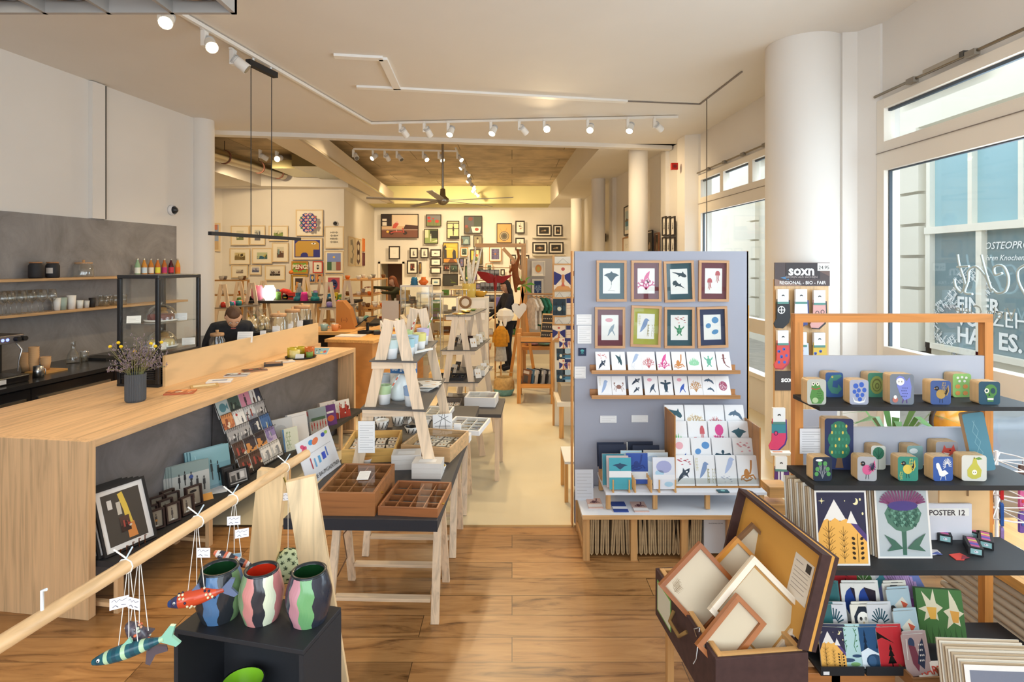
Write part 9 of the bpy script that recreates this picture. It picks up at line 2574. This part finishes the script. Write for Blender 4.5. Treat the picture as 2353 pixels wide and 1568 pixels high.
# grey side board with two prints, behind the clothes rack
t = thing('side_board', 'pale grey board with orange and blue prints behind the clothes rack', 'partition', (XP(1240, 12.5), 12.5, 0))
B().box(-.27, 0, 0, .45, .04, 2.1, 'd#b9b2ac').build('panel', t)
B().box(-.31, -.01, 0, -.271, .05, 2.12, HW).build('post', t)
wallpic((1822, 687, 1973, 857), 12.48, 'd#efe8da', 'f0e8da', 'u sun 0 0 1 1', 'white framed print of an orange round fruit shape', .15)
wallpic((1828, 890, 1953, 1085), 12.48, 'd#efe8da', 'e8e0d0', 'u cyan 0 0 1 1', 'white framed dark blue plant print', .1)
t = thing('cork_rack', 'honey coloured wooden cabinet seen right of the partition', 'cabinet', (1.84, 4.75, 0))
B().box(0, 0, 0, .14, .4, 1.65, 'wz#d8a04c').build('body', t)
B().box(.01, -.012, 1.3, .13, 0, 1.62, 'wx#c8903c').build('drawer_front', t)
B().box(.1, .05, 1.651, .15, .2, 1.78, 'd#c8602c').build('orange_block', t)

# ---------------------------------------------------------------- people in the rear room
SK = 'd#d8a888'

def standing(label, loc, rz, top, legs, hair, hl, arms, lean=0.0, s=.97):
 t = thing('person', label, 'person', loc, rz)
 L_, R_ = arms
 J = {'pelvis': ((0, 0, .92), None), 'belly': ((0, -lean * .3, 1.08), 'pelvis'), 'chest': ((0, -lean * .7, 1.3), 'belly'), 'neck': ((0, -lean, 1.44), 'chest'),
   'shl': ((.17, -lean * .8, 1.38), 'chest'), 'ell': (L_[0], 'shl'), 'wrl': (L_[1], 'ell'), 'shr': ((-.17, -lean * .8, 1.38), 'chest'), 'elr': (R_[0], 'shr'), 'wrr': (R_[1], 'elr')}
 person_body('torso', t, J, rd, top)
 J2 = {'pelvis': ((0, 0, .93), None), 'hl': ((.09, 0, .86), 'pelvis'), 'kl': ((.1, -.02, .48), 'hl'), 'al': ((.1, .03, .08), 'kl'), 'fl': ((.1, -.14, .04), 'al'),
   'hr': ((-.09, 0, .86), 'pelvis'), 'kr': ((-.1, -.02, .48), 'hr'), 'ar': ((-.1, .03, .08), 'kr'), 'fr': ((-.1, -.14, .04), 'ar')}
 person_body('trousers', t, J2, dict(rd, pelvis=(.14, .11)), legs)
 head(t, (0, -lean, 1.44), (math.radians(18), 0, 0), SK, hair, hl)
 for (e, w), sx in ((L_, 1), (R_, -1)):
  d = (Vector(w) - Vector(e)).normalized()
  hand(t, w, d.to_track_quat('-Z', 'Y').to_euler(), SK)
 return t

standing('person with dark hair tied back in a dark apron beside the pine posts', (XP(1166, 10.6), 10.6, 0), math.radians(-70), 'fab#26262e', 'fab#1e1e26', 'd#1e1614', 'long', (((.22, -.12, 1.12), (.14, -.34, 1.0)), ((-.22, -.12, 1.12), (-.14, -.34, 1.0))))
standing('person with reddish hair in orange top and olive jacket reaching for the crockery', (XP(912, 13.6), 13.6, 0), math.radians(-60), 'fab#3a3a20', 'fab#2a2a26', 'd#8a4a24', 'long', (((.28, -.2, 1.3), (.2, -.45, 1.32)), ((-.36, -.22, 1.4), (-.44, -.5, 1.42))), .06)
# ================================================================ foreground: rail with hanging ceramic fish, striped pots
RA, RB = Vector((-.957, .50, 1.35)), Vector((-.700, 1.94, 1.35))

def rail_at(px):
 k = (px - CX) / F
 d = (RB - RA) / (RB.y - RA.y)
 y = (k * 0 - (RA.x - d.x * RA.y)) / (d.x - k)
 return Vector((RA.x + d.x * (y - RA.y), y, 1.35))

t = thing('wooden_rail_stand', 'pale wooden rail on A shaped board legs crossing the foreground', 'display rail', (0, 0, 0))
B().tube([RA, RB], .0145, 'wy#e6be8c', 20).build('rail', t)
B().bar((-.91, 1.86, 0), (-.757, 1.80, 1.345), .03, .085, 'wz#e8c898', up=(1, 0, 0)).build('leg', t)
B().bar((-.415, 1.70, 0), (-.653, 1.76, 1.335), .03, .085, 'wz#ecd0a4', up=(1, .2, 0)).build('leg', t)
B().bar((-1.2, .55, 0), (-1.0, .55, 1.33), .03, .085, 'wz#e8c898', up=(1, 0, 0)).build('leg', t)
B().bar((-.72, .55, 0), (-.92, .55, 1.33), .03, .085, 'wz#e8c898', up=(1, 0, 0)).build('leg', t)
B().tube([(-.745, 1.80, 1.28), (-.72, 1.79, 1.33), (-.69, 1.77, 1.28)], .0035, 'm#c8c07a', 6).build('chain', t)
for px in (290, 455, 535, 655):
 p = rail_at(px)
 b = B().tube([(p.x + .016 * math.cos(a * .7), p.y - .003, 1.35 + .016 * math.sin(a * .7)) for a in range(10)], .0016, 'd#f2efe6', 5)
 b.tube([p + Vector((0, 0, .016)), p + Vector((-.02, -.01, .04))], .0018, 'd#f2efe6', 5).tube([p + Vector((0, 0, .016)), p + Vector((.02, -.01, .045))], .0018, 'd#cfe0ea', 5)
 b.build('string_knot', t)
p = rail_at(97)
B().tube([p + Vector((0, 0, .01)), p + Vector((0, 0, .05)), p + Vector((.008, 0, .052))], .003, 'd#e8eef2', 6).build('string_knot', t)

def fish(label, px, py, L_, r, cols, tail, rot, Y=None, dots=None, flip=1):
 q = rail_at(px)
 z = CH - (py - HZ) * q.y / F
 t = thing('ceramic_fish', label, 'ceramic fish', (q.x, q.y, z), group='ceramic fish on strings', rot=rot)
 b = B()
 n = 16
 f = lambda u: r * (math.sin(math.pi * min(1, u * .93 + .05)) ** .6) * (1 - .25 * u)
 for i in range(n):
  u0, u1 = i / n, (i + 1) / n
  b.tube([(-L_ / 2 + L_ * u0, 0, 0), (-L_ / 2 + L_ * u1, 0, 0)], [max(f(u0), .003), max(f(u1), .006 if i == n - 1 else .003)], 'g#' + cols[i % len(cols)], 14, i in (0, n - 1))
 if dots:
  for k in range(36):
   u = .08 + .84 * ((k * 7) % 36) / 36
   a = k * 2.4
   rr_ = f(u)
   b.ball((-L_ / 2 + L_ * u, rr_ * math.cos(a), rr_ * math.sin(a)), .0035, .0035, .0035, 'g#' + dots[k % len(dots)], 6, 4)
 b.build('fish_body', t)
 e = L_ / 2
 B().prism([(e - .012, .0), (e + .02, .024), (e + .03, .02), (e + .018, 0), (e + .03, -.02), (e + .02, -.024)], -.004, .004, 'g#' + tail).build('tail', t)
 B().prism([(-.01, r * .8), (.012, r * .8), (.01, r * 1.5)], -.003, .003, 'g#' + tail).build('fin', t)
 B().ball((-e + .018, -f(.12) * .9, .004), .004, .003, .004, 'g#f2f2ee', 8, 5).ball((-e + .018, -f(.12) * 1.05, .004), .002, .002, .002, 'g#111', 6, 4).build('eye', t)
 b = B()
 for dx in (-.022, .0, .02):
  b.tube([(q.x + dx, q.y, z + r * .6), (q.x + dx * .15, q.y, 1.337)], .0009, 'd#f4f2ea', 5, False)
 b.build('hanging_string', None, (0, 0, 0), (0, 0, 0), 'white strings holding the ' + label.split(' hanging')[0], 'string')
 return q, z

def tagcard(label, px, py, Y, a, r=0):
 b = B().box(-.017, 0, -.012, .017, .0008, .012, 'P#f0eff2')
 b.art('l 55556a .04 .1 .7 .25 .85 .35 .6 .5 .8 .65 .65 .9 .8;l 55556a .05 .15 .2 .3 .35 .45 .15;l 55556a .04 .6 .3 .85 .25', -.017, -.012, .034, .024, -.0001)
 b.build('price_tag', None, P(px, py, Y), (0, r, a), label, 'price tag', 'handwritten price tags on the fish')

fish('teal and cream striped ceramic fish hanging lowest at the left', 296, 1495, .15, .018, ['1f5a66', '1c4a5a', '1f5a66', 'b8d8b0'], '8fc8b0', (0, math.radians(-16), math.radians(6)))
fish('dark dotted small ceramic fish hanging beside the teal striped one', 320, 1462, .08, .019, ['5a5058', '4a4450'], '5a5058', (0, math.radians(58), .5), dots=['d8a080', 'c8d0c0', 'e0704a'])
fish('orange ceramic fish with pale dots and blue head hanging before the first pot', 452, 1372, .13, .022, ['2c4a86', '3a3a5a', '34406a', 'd8502c', 'd8502c', 'd8502c', 'd8502c', 'd8502c', 'd8502c', 'd8502c', 'd8502c', 'd8502c', 'd8502c', 'd8502c', 'b84a34', 'b84a34'], '6a7a9a', (0, math.radians(-10), .2), dots=['f0e8c0', 'f0e8c0', '2a2a4a'])
fish('orange, black and white striped ceramic fish with blue tail hanging behind the pots', 538, 1287, .115, .016, ['e0785a', 'e8e0dc', '3a3a44', '3a3a44'], '9ac0dc', (0, math.radians(24), .1))
for a in [('price tag on the left of the teal striped fish', 274, 1386, 1.2, .5), ('price tag right of the teal striped fish', 307, 1388, 1.2, -.3), ('price tag above the orange dotted fish', 467, 1271, 1.42, 0), ('upper price tag of the striped fish with blue tail', 537, 1197, 1.56, .2),
   ('lower price tag of the striped fish with blue tail', 556, 1226, 1.56, .4), ('blank price tag by the egg ornament', 656, 1142, 1.8, .2)]:
 tagcard(*a)
q = rail_at(662)
z = CH - (1300 - HZ) * q.y / F
t = thing('egg_ornament', 'pale green egg ornament with dark leaf pattern hanging between the board legs', 'ornament', (q.x, q.y, z))
b = B().ball((0, 0, 0), .042, .042, .053, 'd#c9d8ae', 24, 16)
for k in range(60):
 th, a = math.acos(1 - 2 * (k + .5) / 60), k * 2.4
 n0 = Vector((math.sin(th) * math.cos(a) * .0425, math.sin(th) * math.sin(a) * .0425, math.cos(th) * .0535))
 u = n0.orthogonal().normalized()
 v = n0.cross(u).normalized()
 for j in range(3):
  d = (u * math.cos(j * 1.0 + k) + v * math.sin(j * 1.0 + k)) * .008
  b.tube([n0 - d * .6, n0 + n0.normalized() * .0004, n0 + d], .0011, 'd#2c4426', 4)
b.build('egg', t)
B().tube([(0, 0, .053), (0, 0, 1.335 - z)], .001, 'd#f4f2ea', 5, False).build('string', t)

BX, BY, BA = -.85, 1.43, -math.atan2(.08, .355)
t = thing('black_box_shelf', 'black open fronted box carrying three striped pots', 'display box', (BX, BY, .80), BA)
w, d, h, q_ = .364, .175, .28, .012
C = 'd#1f2126'
B().box(0, 0, h - q_, w, d, h, C).build('top', t, bevel=.0015)
B().box(0, 0, 0, w, d, q_, C).box(0, .0, q_, q_, d, h - q_, C).box(w - q_, 0, q_, w, d, h - q_, C).box(q_, d - q_, q_, w - q_, d, h - q_, C).build('shell', t)
t = thing('plinth', 'black plinth under the open fronted box', 'plinth', (BX, BY, 0), BA)
B().box(-.02, -.02, 0, w + .08, d + .02, .799, C).build('body', t)

def pot(label, px, py, stripes, inner, r=.052, h=.125, ph=0.0):
 p = P(px, py, GY(py, 1.08))
 p.z = 1.0805
 p.y += .04
 t = thing('striped_pot', label, 'pot', p, group='striped pots on the black box')
 n, m = 48, 12
 b = B()
 prof = []
 for i in range(m + 1):
  u = i / m
  rr_ = r * (.66 + .46 * math.sin(math.pi * (.12 + .72 * u)) - .06 * u)
  prof.append((rr_, h * u))
 for j in range(n):
  def pt(i, jj):
   a = 2 * math.pi * jj / n + .06 * math.sin(i * 1.3 + jj * .4)
   rr_, z = prof[i]
   rr_ *= 1 + .022 * math.sin(6 * a + i * .9) * math.sin(math.pi * i / m)
   return (rr_ * math.cos(a), rr_ * math.sin(a), z)
  k = int((j + ph) / n * len(stripes)) % len(stripes)
  vs = [pt(i, j) for i in range(m + 1)] + [pt(i, j + 1) for i in range(m + 1)]
  b.add(vs, [(i, m + 1 + i, m + 2 + i, i + 1) for i in range(m)], 'Q#' + stripes[k], True)
 b.lathe([(.001, .001), (prof[0][0], .001)], 'd#2a2a2c', 24)
 b.build('wall', t)
 rt = prof[-1][0]
 B().lathe([(rt - .006, h - .002), (rt * .96, h * .5), (rt * .6, .012), (.001, .01)], 'g#' + inner, 32).build('glazed_inside', t)
 B().lathe([(rt + .001, h - .004), (rt + .0015, h + .002), (rt - .004, h + .003), (rt - .0065, h - .003)], 'g#20262a', 32).build('rim', t)
 return t

pot('pot striped in blue, green and black with dark green inside, left on the box', 487, 1438, ['4a78a8', '2a2e34', '6a8a5a', '2a2e34', '8ab0c8', '5a7a4a', '2c3036', '4a78a8', '2a2e34', '6a8a5a'], '1a4224', .054)
pot('pot striped in pink, cream green and black with red inside, in the middle', 585, 1443, ['d88a84', '34343a', 'c8dcae', 'd4e0c0', 'c87a78', '34343a', 'c8dcae', '8aa87a', 'd88a84', '34343a', 'dce4c4', 'c87a78'], 'c8321a', .05)
pot('pot striped in navy, pink and green with dark green inside, right', 697, 1447, ['2c303c', 'c88a94', 'd8a0a4', '2c303c', '5a9a5a', '2c303c', '34384a', 'c88a94', '6aa868', '2c303c', '2c303c'], '184020', .052)
p = P(545, 1562, 1.45)
B().cup(.035, .055, .1, .005, 'g#2a2e34', 'g#8ac82c', 28).build('lime_bowl', None, (p.x, p.y + .03, .8125), (0, 0, 0), 'black rimmed bowl glazed lime green inside, in the black box', 'bowl')
